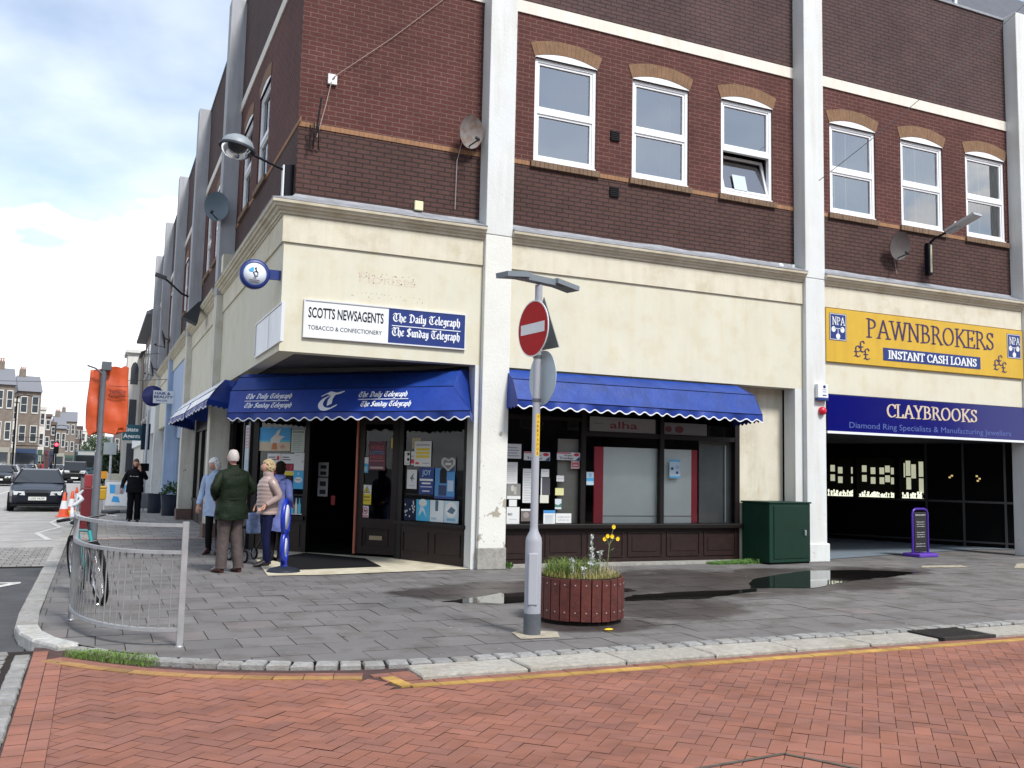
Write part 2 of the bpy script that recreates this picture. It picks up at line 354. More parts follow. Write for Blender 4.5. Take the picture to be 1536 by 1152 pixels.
asph = mat('asphalt', (.075,.076,.08), .85, noise=.35, nscale=3, bump=.5, bscale=160)
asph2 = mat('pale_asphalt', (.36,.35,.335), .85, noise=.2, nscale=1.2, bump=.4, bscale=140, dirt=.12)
earth = mat('far_ground', (.2,.2,.19), .9, noise=.3, nscale=.4)
struct('ground', MB().add([(-1500,-1500,-.14),(1500,-1500,-.14),(1500,1500,-.14),(-1500,1500,-.14)], [(0,1,2,3)]), earth)
struct('road', MB().add([(-10.4,-40,-.1),(-2.95,-40,-.1),(-2.95,2.55,-.1),(-10.4,2.55,-.1)], [(0,1,2,3)]), asph)
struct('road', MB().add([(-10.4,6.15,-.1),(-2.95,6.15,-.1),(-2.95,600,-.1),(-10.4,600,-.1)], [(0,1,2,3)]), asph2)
struct('road', MB().add([(-60,-40,-.104),(-10.4,-40,-.104),(-10.4,46,-.104),(-60,46,-.104)], [(0,1,2,3)]), asph)
# strip of grey blocks across the road
jm = mat('joint_dirt', (.045,.035,.03), .95, noise=.4, nscale=9)
gb = MB(); gb.cols = []
for i, yy in enumerate([2.6+.22*k for k in range(16)]):
    x = -10.4+(.0 if i % 2 else .1)
    while x < -3.1:
        if x > -7.5 or random.random() < 1:
            g = random.uniform(.8, 1.15); gb.add([(x+.006,yy+.006,-.086),(x+.194,yy+.006,-.086),(x+.194,yy+.214,-.086),(x+.006,yy+.214,-.086)], [(0,1,2,3)]); gb.cols.append((.26*g,.25*g,.235*g,1))
        x += .2
struct('road_block_strip', gb, mat('blocks_grey', rough=.85, attr='col', noise=.25, nscale=5, bump=.3, bscale=90))
struct('road_block_joints', MB().add([(-10.4,2.5,-.092),(-2.95,2.5,-.092),(-2.95,6.2,-.092),(-10.4,6.2,-.092)], [(0,1,2,3)]), jm)
# brick paved side road
struct('brick_road_bed', MB().add([(-2.86,-40,-.036),(60,-40,-.036),(60,-6.2,-.036),(-.3,-6.2,-.036),(-1.7,-5.7,-.036),(-2.45,-4.95,-.036),(-2.86,-4.7,-.036)], [tuple(range(7))]), mat('brick_joint', (.085,.042,.035), .95, noise=.4, nscale=12))
KERB = [(-3.08,70),(-3.08,11),(-3.09,.75),(-3.10,-3.3),(-3.07,-3.8),(-2.98,-4.3),(-2.82,-4.75),(-2.5,-5.2)]
SETT = [(-2.62,-5.02),(-2.35,-5.4),(-2.0,-5.75),(-1.6,-6.0),(-1.1,-6.22),(-.6,-6.37),(-.1,-6.44),(1,-6.46),(6,-6.42),(28,-6.3)]
def clip(poly, a, b):                 # keep the left side of a->b
    o = []
    for i in range(len(poly)):
        p, q = poly[i], poly[(i+1) % len(poly)]
        s = lambda r: (b[0]-a[0])*(r[1]-a[1])-(b[1]-a[1])*(r[0]-a[0])
        sp, sq = s(p), s(q)
        if sp >= 0: o.append(p)
        if sp*sq < 0: t = sp/(sp-sq); o.append((p[0]+(q[0]-p[0])*t, p[1]+(q[1]-p[1])*t))
    return o
hb = MB(); hb.cols = []
def rc():
    g = random.gauss(1, .055); h = random.uniform(-.012, .012); return (.262*g+h, .106*g, .070*g-h*.4, 1)
ca, sa = cos(R(45)), sin(R(45)); W_ = .1
yb = lambda x: -7.12 if x > -.42 else max(-7.12, -6.98+.0*(x))-(-.0)
def front_edge(x):     # y of the outer edge of the painted course
    if x > -.42: return -7.09
    pts = [(-2.72,-5.3),(-2.45,-5.62),(-2.1,-5.95),(-1.7,-6.22),(-1.15,-6.47),(-.6,-6.63),(-.42,-6.68)]
    for (a, b), (c, d) in zip(pts, pts[1:]):
        if a <= x <= c: return b+(d-b)*(x-a)/(c-a)-.10
    return -5.3
for i in range(-60, 260):
    for j in range(-260, 60):
        k = (i-j) % 4
        if k not in (0, 3): continue
        w2, h2 = (2, 1) if k == 0 else (1, 2)
        cxx, cyy = (i+w2/2)*W_, (j+h2/2)*W_
        wx, wy = cxx*ca-cyy*sa-2.0, cxx*sa+cyy*ca-6.6
        if not (-2.75 < wx < 17 and -14.5 < wy): continue
        if wy > front_edge(wx)+.08: continue
        if wx > 8 and wy < -12: continue
        e = .0020; a0 = random.gauss(0, .006); qs = []
        tz = [random.gauss(0, .0007) for _ in range(4)]
        for (px, py), z in zip(((i*W_+e, j*W_+e), ((i+w2)*W_-e, j*W_+e), ((i+w2)*W_-e, (j+h2)*W_-e), (i*W_+e, (j+h2)*W_-e)), tz):
            qs.append((px*ca-py*sa-2.0, px*sa+py*ca-6.6, -.03+z))
        fe = front_edge(wx)-.005; fe2 = front_edge(wx+.3)-.005
        po = clip([(a_, b_) for a_, b_, _ in qs], (-2.63, 0), (-2.63, -20)); po = clip(po, (wx+.3, fe2), (wx, fe)) if len(po) > 2 else po
        if len(po) < 3: continue
        c = rc(); z_ = qs[0][2]; hb.add([(a_, b_, z_+(a_-wx)*tz[1]*4) for a_, b_ in po], [tuple(range(len(po)))]); hb.cols.append(c)
hbm = mat('brick_paver', rough=.78, attr='col', noise=.2, nscale=.8, bump=.25, bscale=120, dirt=.12)
def tracks(m):
    t = m.node_tree; n = t.nodes; l = t.links; b = n['Principled BSDF']; co = n.new('ShaderNodeTexCoord'); mp_ = n.new('ShaderNodeMapping'); mp_.inputs['Scale'].default_value = (.13, 1.5, 1); mp_.inputs['Rotation'].default_value = (0, 0, R(-6)); l.new(co.outputs['Object'], mp_.inputs[0])
    q = n.new('ShaderNodeTexNoise'); q.inputs['Scale'].default_value = 1.4; q.inputs['Detail'].default_value = 7; q.inputs['Roughness'].default_value = .6; l.new(mp_.outputs[0], q.inputs['Vector'])
    r = n.new('ShaderNodeValToRGB'); e = r.color_ramp.elements; e[0].position = .42; e[1].position = .68; e[0].color = (1.06, 1.05, 1.04, 1); e[1].color = (.70, .70, .70, 1); l.new(q.outputs['Fac'], r.inputs[0])
    old = b.inputs['Base Color'].links[0].from_socket; x = n.new('ShaderNodeMix'); x.data_type = 'RGBA'; x.blend_type = 'MULTIPLY'; x.inputs[0].default_value = 1; l.new(old, x.inputs[6]); l.new(r.outputs[0], x.inputs[7]); l.new(x.outputs[2], b.inputs['Base Color'])
tracks(hbm)
struct('brick_road', hb, hbm)
struct('brick_road', MB().add([(17,-40,-.031),(60,-40,-.031),(60,-6.5,-.031),(17,-6.5,-.031)], [(0,1,2,3)]), mat('brick_far', (.27,.12,.095), .8, noise=.25, nscale=3))
# red border courses beside the gutter
bc = MB(); bc.cols = []
for x0, x1 in ((-2.85,-2.745),(-2.74,-2.635)):
    y = -5.3 if x0 > -2.8 else -4.95
    dx = 0
    while y > -16:
        dx += random.uniform(-.0012, .0016) ; dx = max(-.03, min(.02, dx))
        c = rc(); bc.add([(x0+dx,y-.205,-.026),(x1+dx,y-.205,-.026),(x1+dx,y,-.026),(x0+dx,y,-.026)], [(0,1,2,3)]); bc.cols.append(tuple(min(1, q*1.12) for q in c[:3])+(1,))
        y -= .212
struct('brick_border', bc, hbm)
def yel():
    g = random.uniform(.7, 1.05); return (.52*g, .31*g, .07*g, 1)
def yel2():
    g = random.uniform(.6, 1.0); return (.42*g, .23*g, .075*g, 1)
yc = MB(); yc.cols = []
YP = [(-2.72,-5.3),(-2.45,-5.62),(-2.1,-5.95),(-1.7,-6.22),(-1.15,-6.47),(-.6,-6.63),(-.40,-6.68)]
course(yc, YP, .215, -.0, .10, -.036, -.024, .006, .002, yel2)
course(yc, YP, .215, -.11, -.005, -.036, -.027, .006, .002, rc)
course(yc, [(-.42,-6.72),(-.36,-7.05)], .11, -.05, .05, -.036, -.024, .006, .001, yel)
course(yc, [(-.34,-7.0),(28,-7.0)], .215, .0, .095, -.036, -.024, .006, .002, yel)
course(yc, [(-.34,-6.92),(28,-6.92)], .215, -.03, .073, -.036, -.027, .006, .002, rc)
course(yc, [(-.47,-6.83),(-.19,-6.80)], .14, -.06, .05, -.036, -.026, .006, .001, rc)
course(yc, [(-.47,-6.72),(-.19,-6.70)], .14, -.04, .05, -.036, -.026, .006, .001, rc)
course(yc, [(-.52,-6.63),(-.19,-6.60)], .16, -.03, .06, -.036, -.027, .006, .001, rc)
course(yc, [(-.52,-6.94),(-.42,-6.94)], .1, -.1, .12, -.036, -.027, .006, .001, rc)
struct('yellow_line', yc, mat('painted_brick', rough=.75, attr='col', noise=.3, nscale=14, bump=.3, bscale=120, dirt=.2))
# gutter of worn setts between road and brick paving
gs = MB(); gs.cols = []
def grey():
    g = random.uniform(.8, 1.15); return (.31*g, .305*g, .29*g, 1)
course(gs, [(-2.99,-5.0),(-2.97,-16)], .17, -.0, -.12, -.1, -.03, .045, .006, grey, bev=.015)
course(gs, [(-3.17,-4.75),(-3.15,-16)], .17, .0, -.13, -.12, -.05, .045, .008, grey, bev=.015)
settm = mat('granite_sett', rough=.8, attr='col', noise=.35, nscale=18, bump=.6, bscale=60, dirt=.15)
struct('gutter', gs, settm)
struct('gutter_bed', MB().box(-3.3,-2.86,-16,-4.75,-.13,-.056), jm)
# kerb stones and setts
kb = MB(); kb.cols = []
course(kb, [(-3.07,-3.75),(-3.03,-4.1),(-2.95,-4.4),(-2.84,-4.68),(-2.68,-4.93),(-2.5,-5.15)], .42, .0, -.19, -.14, .008, .006, .002, lambda: (.50,.50,.47,1), bev=.022)
course(kb, KERB[:5], .9, .0, -.19, -.14, .006, .012, .003, lambda: (lambda g: (.36*g,.35*g,.325*g,1))(random.uniform(.85,1.12)), bev=.022)
course(kb, SETT, .185, .0, -.14, -.06, .008, .02, .006, grey, bev=.014)
def pale():
    g = random.uniform(.9, 1.08); return (.42*g,.395*g,.34*g,1)
course(kb, [(-.2,-6.86),(5.1,-6.86)], .88, .0, -.38, -.05, -.002, .02, .004, pale, bev=.012)
course(kb, [(5.85,-6.86),(28,-6.84)], .88, .0, -.38, -.05, -.002, .02, .004, pale, bev=.012)
struct('kerb', kb, settm)
# pavement slabs clipped to the kerb line
inner = [(-2.9,80),(-2.9,.75),(-2.91,-3.3),(-2.88,-3.8),(-2.8,-4.25),(-2.66,-4.6),(-2.5,-4.9),(-2.25,-5.25),(-1.9,-5.6),(-1.52,-5.86),(-1.05,-6.08),(-.58,-6.22),(-.1,-6.3),(28,-6.3)]
pv = MB(); pv.cols = []
def slab(x0, x1, y0, y1, c):
    g = .004; poly = [(x0+g,y0+g),(x1-g,y0+g),(x1-g,y1-g),(x0+g,y1-g)]
    if x0 < -1 or y0 < -5.8:
        for a, b in zip(inner, inner[1:]):
            poly = clip(poly, a, b)
            if len(poly) < 3: return
    t = [random.gauss(0, .0009) for _ in range(3)]
    pv.add([(x, y, .0+t[0]*.5+(x-x0)*t[1]*2+(y-y0)*t[2]*2) for x, y in poly], [tuple(range(len(poly)))]); pv.cols.append(c)
r = 0; y = -6.75
while y < 62:
    h = .45; x = -3.3+(.225 if r % 2 else 0)
    xe = 28 if y < 5 else .6
    far = y > 7.0
    while x < xe:
        g = random.gauss(1, .055)
        if y+h > .2 and x > .5 and x > 9.6: pass
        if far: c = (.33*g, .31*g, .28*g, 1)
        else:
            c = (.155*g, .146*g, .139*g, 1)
            if random.random() < .05: c = (.18*g, .158*g, .15*g, 1)
        if y > 2.2 and x > 2.6 and y < 5: pass
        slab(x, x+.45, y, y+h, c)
        x += .45
    y += h; r += 1
pm = mat('pavement_slab', rough=.72, attr='col', noise=.22, nscale=1.4, bump=.3, bscale=130, dirt=.24)
# damp patches: darker, smoother stone round the puddles
t = pm.node_tree; n = t.nodes; l = t.links; b = n['Principled BSDF']
co = n.new('ShaderNodeTexCoord'); sp = n.new('ShaderNodeSeparateXYZ'); l.new(co.outputs['Object'], sp.inputs[0])
nz = n.new('ShaderNodeTexNoise'); nz.inputs['Scale'].default_value = 1.1; nz.inputs['Detail'].default_value = 8; nz.inputs['Roughness'].default_value = .62; l.new(co.outputs['Object'], nz.inputs['Vector'])
def M_(op, a, b_=None, cl=False):
    q = n.new('ShaderNodeMath'); q.operation = op; q.use_clamp = cl
    for i, v in enumerate((a, b_)):
        if v is None: continue
        if isinstance(v, (int, float)): q.inputs[i].default_value = v
        else: l.new(v, q.inputs[i])
    return q.outputs[0]
tot = None
for cx0, cy0, ax, ay in ((2.7,-2.6,1.9,1.1),(6.2,-2.3,3.4,1.7),(3.5,-4.2,1.3,1.2),(8.6,-1.6,2.2,.8),(2.2,-5.2,.75,.5)):
    dx = M_('DIVIDE', M_('SUBTRACT', sp.outputs['X'], cx0), ax); dy = M_('DIVIDE', M_('SUBTRACT', sp.outputs['Y'], cy0), ay)
    e = M_('SUBTRACT', 1.0, M_('ADD', M_('MULTIPLY', dx, dx), M_('MULTIPLY', dy, dy)))
    tot = e if tot is None else M_('MAXIMUM', tot, e)
wet = M_('MULTIPLY', M_('ADD', tot, M_('MULTIPLY', M_('SUBTRACT', nz.outputs['Fac'], .5), 2.2)), 2.4, True)
old = b.inputs['Base Color'].links[0].from_socket; mx = n.new('ShaderNodeMix'); mx.data_type = 'RGBA'; mx.blend_type = 'MULTIPLY'; mx.inputs[7].default_value = (.42,.37,.36,1)
l.new(wet, mx.inputs[0]); l.new(old, mx.inputs[6]); l.new(mx.outputs[2], b.inputs['Base Color'])
oldr = b.inputs['Roughness'].links[0].from_socket; l.new(M_('SUBTRACT', oldr, M_('MULTIPLY', wet, .34)), b.inputs['Roughness'])
struct('pavement', pv, pm)
base = [(-2.9,80),(-2.9,.75),(-2.91,-3.3),(-2.8,-4.25),(-2.5,-4.9),(-2.25,-5.25),(-1.52,-5.86),(-.58,-6.22),(-.1,-6.36),(28,-6.36),(28,6),(3,6),(3,80)]
bm_ = MB(); nb = len(base); bm_.add([(x, y, -.006) for x, y in base], [tuple(range(nb))]); struct('pavement_bed', bm_, mat('slab_joint', (.05,.045,.04), .95))
# ribbed paler crossing strip on the side pavement, cellar covers, cream concrete round the lamp post
rp = MB(); rp.cols = []
for k in range(20):
    for q in range(3):
        g = random.uniform(.85, 1.1); x = -2.7+k*.14; yy = 6.75+q*.13; rp.add([(x,yy,.007),(x+.13,yy,.007),(x+.13,yy+.12,.007),(x,yy+.12,.007)], [(0,1,2,3)]); rp.cols.append((.36*g,.26*g,.23*g,1))
struct('ribbed_paving', rp, mat('ribbed', rough=.85, attr='col', bump=.3, bscale=60))
struct('concrete_patch', MB().add([(1.12,-5.75,.008),(1.5,-5.78,.008),(1.62,-5.5,.008),(1.3,-5.3,.008),(1.18,-5.42,.008)], [(0,1,2,3,4)])
       .add([(10.9,-1.4,.008),(11.9,-1.55,.008),(12.1,-1.2,.008),(11.2,-1.15,.008)], [(0,1,2,3)]).add([(12.6,-1.9,.008),(14.4,-2.1,.008),(14.6,-1.2,.008),(13.6,-1.2,.008)], [(0,1,2,3)]), mat('patch', (.42,.37,.28), .9, noise=.35, nscale=12, bump=.3, dirt=.2))
# puddles
pud = mat('puddle_water', (.018,.016,.015), .03, spec=.6)
def puddle(pts):
    n_ = len(pts); c = [sum(p[i] for p in pts)/n_ for i in (0, 1)]; out_ = []
    for i in range(n_):
        for k in range(6):
            a, b2 = pts[i], pts[(i+1) % n_]; t_ = k/6; x, y_ = a[0]+(b2[0]-a[0])*t_, a[1]+(b2[1]-a[1])*t_
            out_.append((x+random.uniform(-.05,.05), y_+random.uniform(-.035,.035), .0062))
    struct('puddle', MB().add(out_, [tuple(range(len(out_)))]), pud)
puddle([(1.25,-3.3),(1.9,-3.62),(3.0,-3.25),(4.1,-2.95),(4.0,-2.55),(3.0,-2.85),(2.2,-2.75)])
puddle([(3.4,-3.75),(4.4,-3.85),(5.6,-3.45),(5.9,-3.2),(4.8,-3.2),(3.8,-3.3)])
puddle([(5.8,-3.1),(6.7,-3.3),(7.5,-2.95),(8.3,-2.65),(9.2,-2.4),(10.2,-2.0),(9.5,-1.5),(8.4,-1.35),(7.5,-1.7),(6.6,-2.15)])
# road markings
wp = mat('road_paint', (.62,.61,.57), .8, noise=.35, nscale=9)
zg = MB()
def stripe(p, q, wd, z=-.094): 
    p = Vector((p[0], p[1], z)); q = Vector((q[0], q[1], z)); d = (q-p).normalized(); nn_ = Vector((-d.y, d.x, 0))*wd/2; zg.add([p-nn_, q-nn_, q+nn_, p+nn_], [(0,1,2,3)])
stripe((-10,8.15),(-3.25,8.1),.16); stripe((-3.27,8.1),(-3.62,10.3),.12); stripe((-3.6,10.3),(-3.2,12.4),.1); stripe((-3.2,12.4),(-3.5,14.5),.1); stripe((-3.5,14.5),(-3.25,17),.1)
stripe((-10.2,.62),(-3.3,.55),.11); stripe((-3.35,.5),(-6.0,-4.2),.13); stripe((-6.7,20),(-6.75,60),.12)
struct('road_marking', zg, wp)
# far pavement on the other side of the street
struct('far_pavement', MB().box(-14.5,-10.4,46,600,-.14,.0).box(-2.95,3,80,600,-.14,.0).box(-60,-10.4,46.2,60,-.14,-.002), mat('far_slab', (.4,.39,.37), .85, noise=.2, nscale=1))

# old chewing gum and stains trodden into the slabs
random.seed(33); gmk = MB(); gmk.cols = []
for k in range(420):
    x, y = random.uniform(-2.7, 11), random.uniform(-6.2, -.4); r_ = random.uniform(.006,.017); g = random.choice((.07,.09,.26,.30))
    gmk.add([(x+r_*cos(a*pi/4+k)*random.uniform(.8,1.2), y+r_*sin(a*pi/4+k), .0055) for a in range(8)], [tuple(range(8))]); gmk.cols.append((g,g*.97,g*.94,1))
struct('pavement_marks', gmk, mat('gum', rough=.9, attr='col'))
# ================================================================== CORNER BUILDING
B = thing('corner_building', 'long three-storey red brick building with cream fascia and white pilasters round the street corner', 'building')
SD = {'f': .2, 's': 0.0}
def pbox(mb, side, u0, u1, d0, d1, z0, z1, mi=0):
    D = SD[side]
    return mb.box(u0, u1, D+d0, D+d1, z0, z1, mi) if side == 'f' else mb.box(D+d0, D+d1, u0, u1, z0, z1, mi)
def pp(side, u, d, z): D = SD[side]; return (u, D+d, z) if side == 'f' else (D+d, u, z)
RED = {s: brick('brick_red_'+s, (.118,.037,.030), (.084,.029,.025), (.16,.10,.082), a) for s, a in (('f','x'),('s','y'))}
LOW = {s: brick('brick_low_'+s, (.110,.055,.045), (.076,.040,.034), (.035,.025,.023), a, deep=True, msize=.010) for s, a in (('f','x'),('s','y'))}
UPR = {s: brick('brick_up_'+s, (.112,.066,.060), (.080,.047,.045), (.042,.030,.029), a, deep=True, msize=.009) for s, a in (('f','x'),('s','y'))}
tanb = {s: brick('brick_tan_'+s, (.36,.20,.10), (.29,.155,.08), (.2,.13,.09), a, bw=.075, bh=.3, msize=.004, grime=.15) for s, a in (('f','x'),('s','y'))}
cream = mat('cream_render', (.60,.575,.46), .85, noise=.06, nscale=1.5, bump=.12, bscale=35, streak=.03, dirt=.04)
white = mat('white_render', (.62,.635,.62), .8, noise=.06, nscale=2, bump=.2, bscale=25, streak=.12)
peel = mat('white_peeling', (.66,.655,.60), .85, noise=.06, nscale=3, bump=.25, bscale=25)
bare = mat('bare_cement', (.34,.325,.29), .9, noise=.35, nscale=9, bump=.4, bscale=40)
bandm = mat('band_paint', (.70,.66,.58), .8, noise=.1, nscale=3, streak=.1)
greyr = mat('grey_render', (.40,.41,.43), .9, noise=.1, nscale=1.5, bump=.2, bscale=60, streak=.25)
lead = mat('lead', (.30,.31,.33), .55, noise=.35, nscale=5, bump=.3, bscale=12)
upvc = mat('upvc', (.76,.77,.77), .35, noise=.04)
black = mat('interior_black', (.006,.006,.007), .9)
winglass = glass('window_glass', 4.2); shopglass = glass('shop_glass', 1.36, (.93,.95,.94))
# peeling paint: bare cement shows through
def peelify(m, under, zmax=2.9):
    t = m.node_tree; n = t.nodes; l = t.links; b = n['Principled BSDF']; co = n.new('ShaderNodeTexCoord')
    q = n.new('ShaderNodeTexNoise'); q.inputs['Scale'].default_value = 3.4; q.inputs['Detail'].default_value = 9; q.inputs['Roughness'].default_value = .6; l.new(co.outputs['Object'], q.inputs[0])
    sp = n.new('ShaderNodeSeparateXYZ'); l.new(co.outputs['Object'], sp.inputs[0])
    mr = n.new('ShaderNodeMapRange'); mr.inputs['From Min'].default_value = 0; mr.inputs['From Max'].default_value = zmax; mr.inputs['To Min'].default_value = .05; mr.inputs['To Max'].default_value = -.10; l.new(sp.outputs['Z'], mr.inputs[0])
    ad = n.new('ShaderNodeMath'); l.new(q.outputs['Fac'], ad.inputs[0]); l.new(mr.outputs[0], ad.inputs[1])
    r = n.new('ShaderNodeValToRGB'); r.color_ramp.elements[0].position = .615; r.color_ramp.elements[1].position = .622; l.new(ad.outputs[0], r.inputs[0])
    old = b.inputs['Base Color'].links[0].from_socket if b.inputs['Base Color'].is_linked else None
    mx = n.new('ShaderNodeMix'); mx.data_type = 'RGBA'; l.new(r.outputs[0], mx.inputs[0])
    if old: l.new(old, mx.inputs[6])
    else: mx.inputs[6].default_value = b.inputs['Base Color'].default_value
    mx.inputs[7].default_value = under+(1,); l.new(mx.outputs[2], b.inputs['Base Color'])
peelify(peel, (.33,.30,.24)); peelify(white, (.42,.40,.36), 1.2)
ZL, ZT, ZB, ZC, ZTOP = 5.50, 6.66, 9.29, 9.50, 11.85
FB = [(0.0, 2.98, []), (3.45, 9.50, [3.93, 5.86, 7.785]), (9.97, 15.50, [10.41, 12.31, 14.19]), (15.97, 22.0, [16.5, 18.3, 20.2])]
SB = [(0.0, 7.05, [3.1, 5.15]), (7.5, 14.1, [8.0, 10.1, 12.2]), (14.55, 21.1, [15.2, 17.3, 19.4]), (21.55, 28.1, [22.2, 24.3, 26.4]), (28.55, 35.1, [29.2, 31.3, 33.4])]
WW = 1.2; Z0, Z1 = 6.76, 8.59
def wall(side, bays, name):
    mb = MB()
    for bi, (a, b, ws) in enumerate(bays):
        a_ = a if a > 0 else (.0 if side == 'f' else .452)
        pbox(mb, side, a_, b, 0, .25, ZL, ZT, 1)
        pbox(mb, side, a_, b, 0, .25, Z1, ZB, 0); pbox(mb, side, a_, b, 0, .25, ZC, ZTOP, 2)
        pbox(mb, side, a_, b, 0, .25, ZT, Z0, 0)
        x = a_
        for wx in ws: pbox(mb, side, x, wx, 0, .25, Z0, Z1, 0); x = wx+WW
        pbox(mb, side, x, b, 0, .25, Z0, Z1, 0)
    mb.build(name, [RED[side], LOW[side], UPR[side]], B)
    mb = MB()
    for a, b, ws in bays:                                    # tan string course, interrupted by the sills
        x = a-.012 if a == 0 else a
        for wx in ws+[None]:
            mb = MB(); pbox(mb, side, x, wx-.07 if wx else b, -.012, .002, 6.65, 6.725); mb.build('string_course', tanb[side], B); x = (wx or 0)+WW+.07
    mb = MB()
    for a, b, ws in bays: pbox(mb, side, (a-.02 if a == 0 else a), b, -.025, .24, ZB, ZC)
    mb.build('white_band', bandm, B)
    mb = MB()
    for a, b, ws in bays: pbox(mb, side, (a-.03 if a == 0 else a), b, -.03, .28, ZTOP, ZTOP+.05)
    mb.build('coping', lead, B)
wall('f', FB, 'brick_wall'); wall('s', SB, 'brick_wall')
curt = mat('net_curtain', (.80,.84,.86), .95, noise=.12, nscale=1.5); curt2 = mat('dark_curtain', (.05,.055,.06), .9, noise=.3, nscale=2)
def window(side, u, z0=6.76, z1=8.57, w_=WW, open_=False, curtain=None, arch_=True):
    D = SD[side]; fr = MB(); J = .065
    def b(a0, a1, d0, d1, q0, q1): pbox(fr, side, a0, a1, d0, d1, q0, q1)
    u1 = u+w_; zm = (z0+z1)/2-.02
    b(u, u+J, .03, .11, z0, z1); b(u1-J, u1, .03, .11, z0, z1); b(u+J, u1-J, .03, .11, z1-J, z1); b(u+J, u1-J, .03, .11, z0, z0+.075); b(u+J, u1-J, .026, .11, zm-.045, zm+.045)
    b(u-.01, u1+.01, .0, .03, z0-.015, z0+.02)                                            # cill nose
    S2 = .04
    for q0, q1 in ((zm+.045, z1-J), (z0+.075, zm-.045)):
        if open_ and q0 < zm-.2: continue
        b(u+J, u+J+S2, .045, .10, q0, q1); b(u1-J-S2, u1-J, .045, .10, q0, q1); b(u+J+S2, u1-J-S2, .045, .10, q1-S2, q1); b(u+J+S2, u1-J-S2, .045, .10, q0, q0+S2)
    f = fr.build('window', upvc, B)
    pn = MB()
    def pane(q0, q1): pn.add([pp(side, u+J+S2, .075, q0), pp(side, u1-J-S2, .075, q0), pp(side, u1-J-S2, .075, q1), pp(side, u+J+S2, .075, q1)], [(0,1,2,3) if side == 'f' else (3,2,1,0)])
    pane(zm+.085, z1-J-S2)
    if not open_: pane(z0+.115, zm-.085)
    pn.build('pane', winglass, f)
    if open_:                                                                              # lower sash hinged at its top, foot pushed outwards
        sh = MB(); hgt = zm-.045-(z0+.075); a = R(15); o = Vector(pp(side, u+J, .05, z0+.08)); dn = Vector((0, sin(a), cos(a))); nx = Vector((0, -cos(a), sin(a)))
        wI = w_-2*J
        for x0, x1, y0, y1 in ((0, .05, 0, hgt), (wI-.05, wI, 0, hgt), (.05, wI-.05, 0, .05), (.05, wI-.05, hgt-.05, hgt)):
            sh.obox(o+X*(x0+x1)/2+dn*(y0+y1)/2, X, dn, nx, (x1-x0)/2, (y1-y0)/2, .022)
        s = sh.build('open_sash', upvc, f)
        MB().add([o+X*.05+dn*.05, o+X*(wI-.05)+dn*.05, o+X*(wI-.05)+dn*(hgt-.05), o+X*.05+dn*(hgt-.05)], [(0,1,2,3)]).build('sash_pane', winglass, f)
        MB().obox(o+X*.42+dn*(.20)+nx*.03, X, dn, nx, .15, .16, .004).build('paper_sheet', mat('paper_bluish', (.45,.52,.58), .7), f)
    # sill of tan bricks on edge
    sl = MB()
    k = int((w_+.12)/.078)
    for i in range(k):
        a0 = u-.06+i*(w_+.12)/k; pbox(sl, side, a0+.003, a0+(w_+.12)/k-.003, -.055+random.uniform(-.003,.003), .03, z0-.125, z0-.02+random.uniform(-.003,.002))
    sl.build('sill', mat('sill_brick', (.20,.125,.075), .85, noise=.35, nscale=9, bump=.3), f)
    if arch_:
        # segmental arch of tan bricks, white filler below
        c = u+w_/2; hw = w_/2; rise = .10; rad = (hw*hw+rise*rise)/(2*rise); cz = z1+.02+rise-rad; th = math.asin(hw/rad); thick = .235
        am = MB(); n_ = 16
        for i in range(n_):
            a0, a1 = -th*1.03+2.06*th*i/n_+.0007, -th*1.03+2.06*th*(i+1)/n_-.0007; pr = random.uniform(.011, .0125)
            q = [(c+r_*sin(a), cz+r_*cos(a)) for r_, a in ((rad, a0), (rad, a1), (rad+thick, a1), (rad+thick, a0))]
            vs = [pp(side, x, -pr, z) for x, z in q]+[pp(side, x, .0, z) for x, z in q]
            am.add(vs, [(0,1,2,3),(1,0,4,5),(2,1,5,6),(3,2,6,7),(0,3,7,4)] if side == 'f' else [(3,2,1,0),(5,4,0,1),(6,5,1,2),(7,6,2,3),(4,7,3,0)])
        am.build('arch', mat('arch_brick', (.22,.122,.062), .85, noise=.25, nscale=7, bump=.4, bscale=50), f)
        tm = MB(); pts = [(c+rad*sin(-th+2*th*i/10), cz+rad*cos(-th+2*th*i/10)) for i in range(11)]
        vs = [pp(side, x, -.006, z) for x, z in pts]+[pp(side, u1, -.006, z1-.005), pp(side, u, -.006, z1-.005)]
        tm.add(vs, [tuple(range(13))] if side == 's' else [tuple(range(13))[::-1]])
        tm.build('arch_filler', upvc, f)
        gp = MB(); pbox(gp, side, u+.01, u1-.01, -.008, .0, z1-.012, z1+.004); gp.build('shadow_strip', mat('painted_shadow', (.02,.02,.02), .9), f)  # black strip painted as the shadow line under the arch
    if curtain:
        cm = MB(); a0, a1, d = curtain[:3]; nseg = 40
        pts = [(u+a0*w_+(a1-a0)*w_*i/nseg, d+.015*sin(i*1.9)+.008*sin(i*.7)) for i in range(nseg+1)]
        for (x0, d0), (x1, d1) in zip(pts, pts[1:]): cm.add([pp(side, x0, d0, z0), pp(side, x1, d1, z0), pp(side, x1, d1, z1), pp(side, x0, d0, z1)], [(0,1,2,3)], 0, True)
        cm.build('curtain', curtain[3], f)
    return f
for bi, (a, b, ws) in enumerate(FB):
    for wi, wx in enumerate(ws):
        cu = None
        if bi == 1 and wi == 1: cu = (.62, .82, .25, curt)
        if bi == 2: cu = (.0, 1, .095, curt)
        if bi == 1 and wi == 0: cu = (.86, 1, .45, curt2)
        window('f', wx, open_=(bi == 1 and wi == 2), curtain=cu)
for bi, (a, b, ws) in enumerate(SB):
    for wi, wx in enumerate(ws): window('s', wx, curtain=(0, .4, .3, curt) if wi == 1 else None)
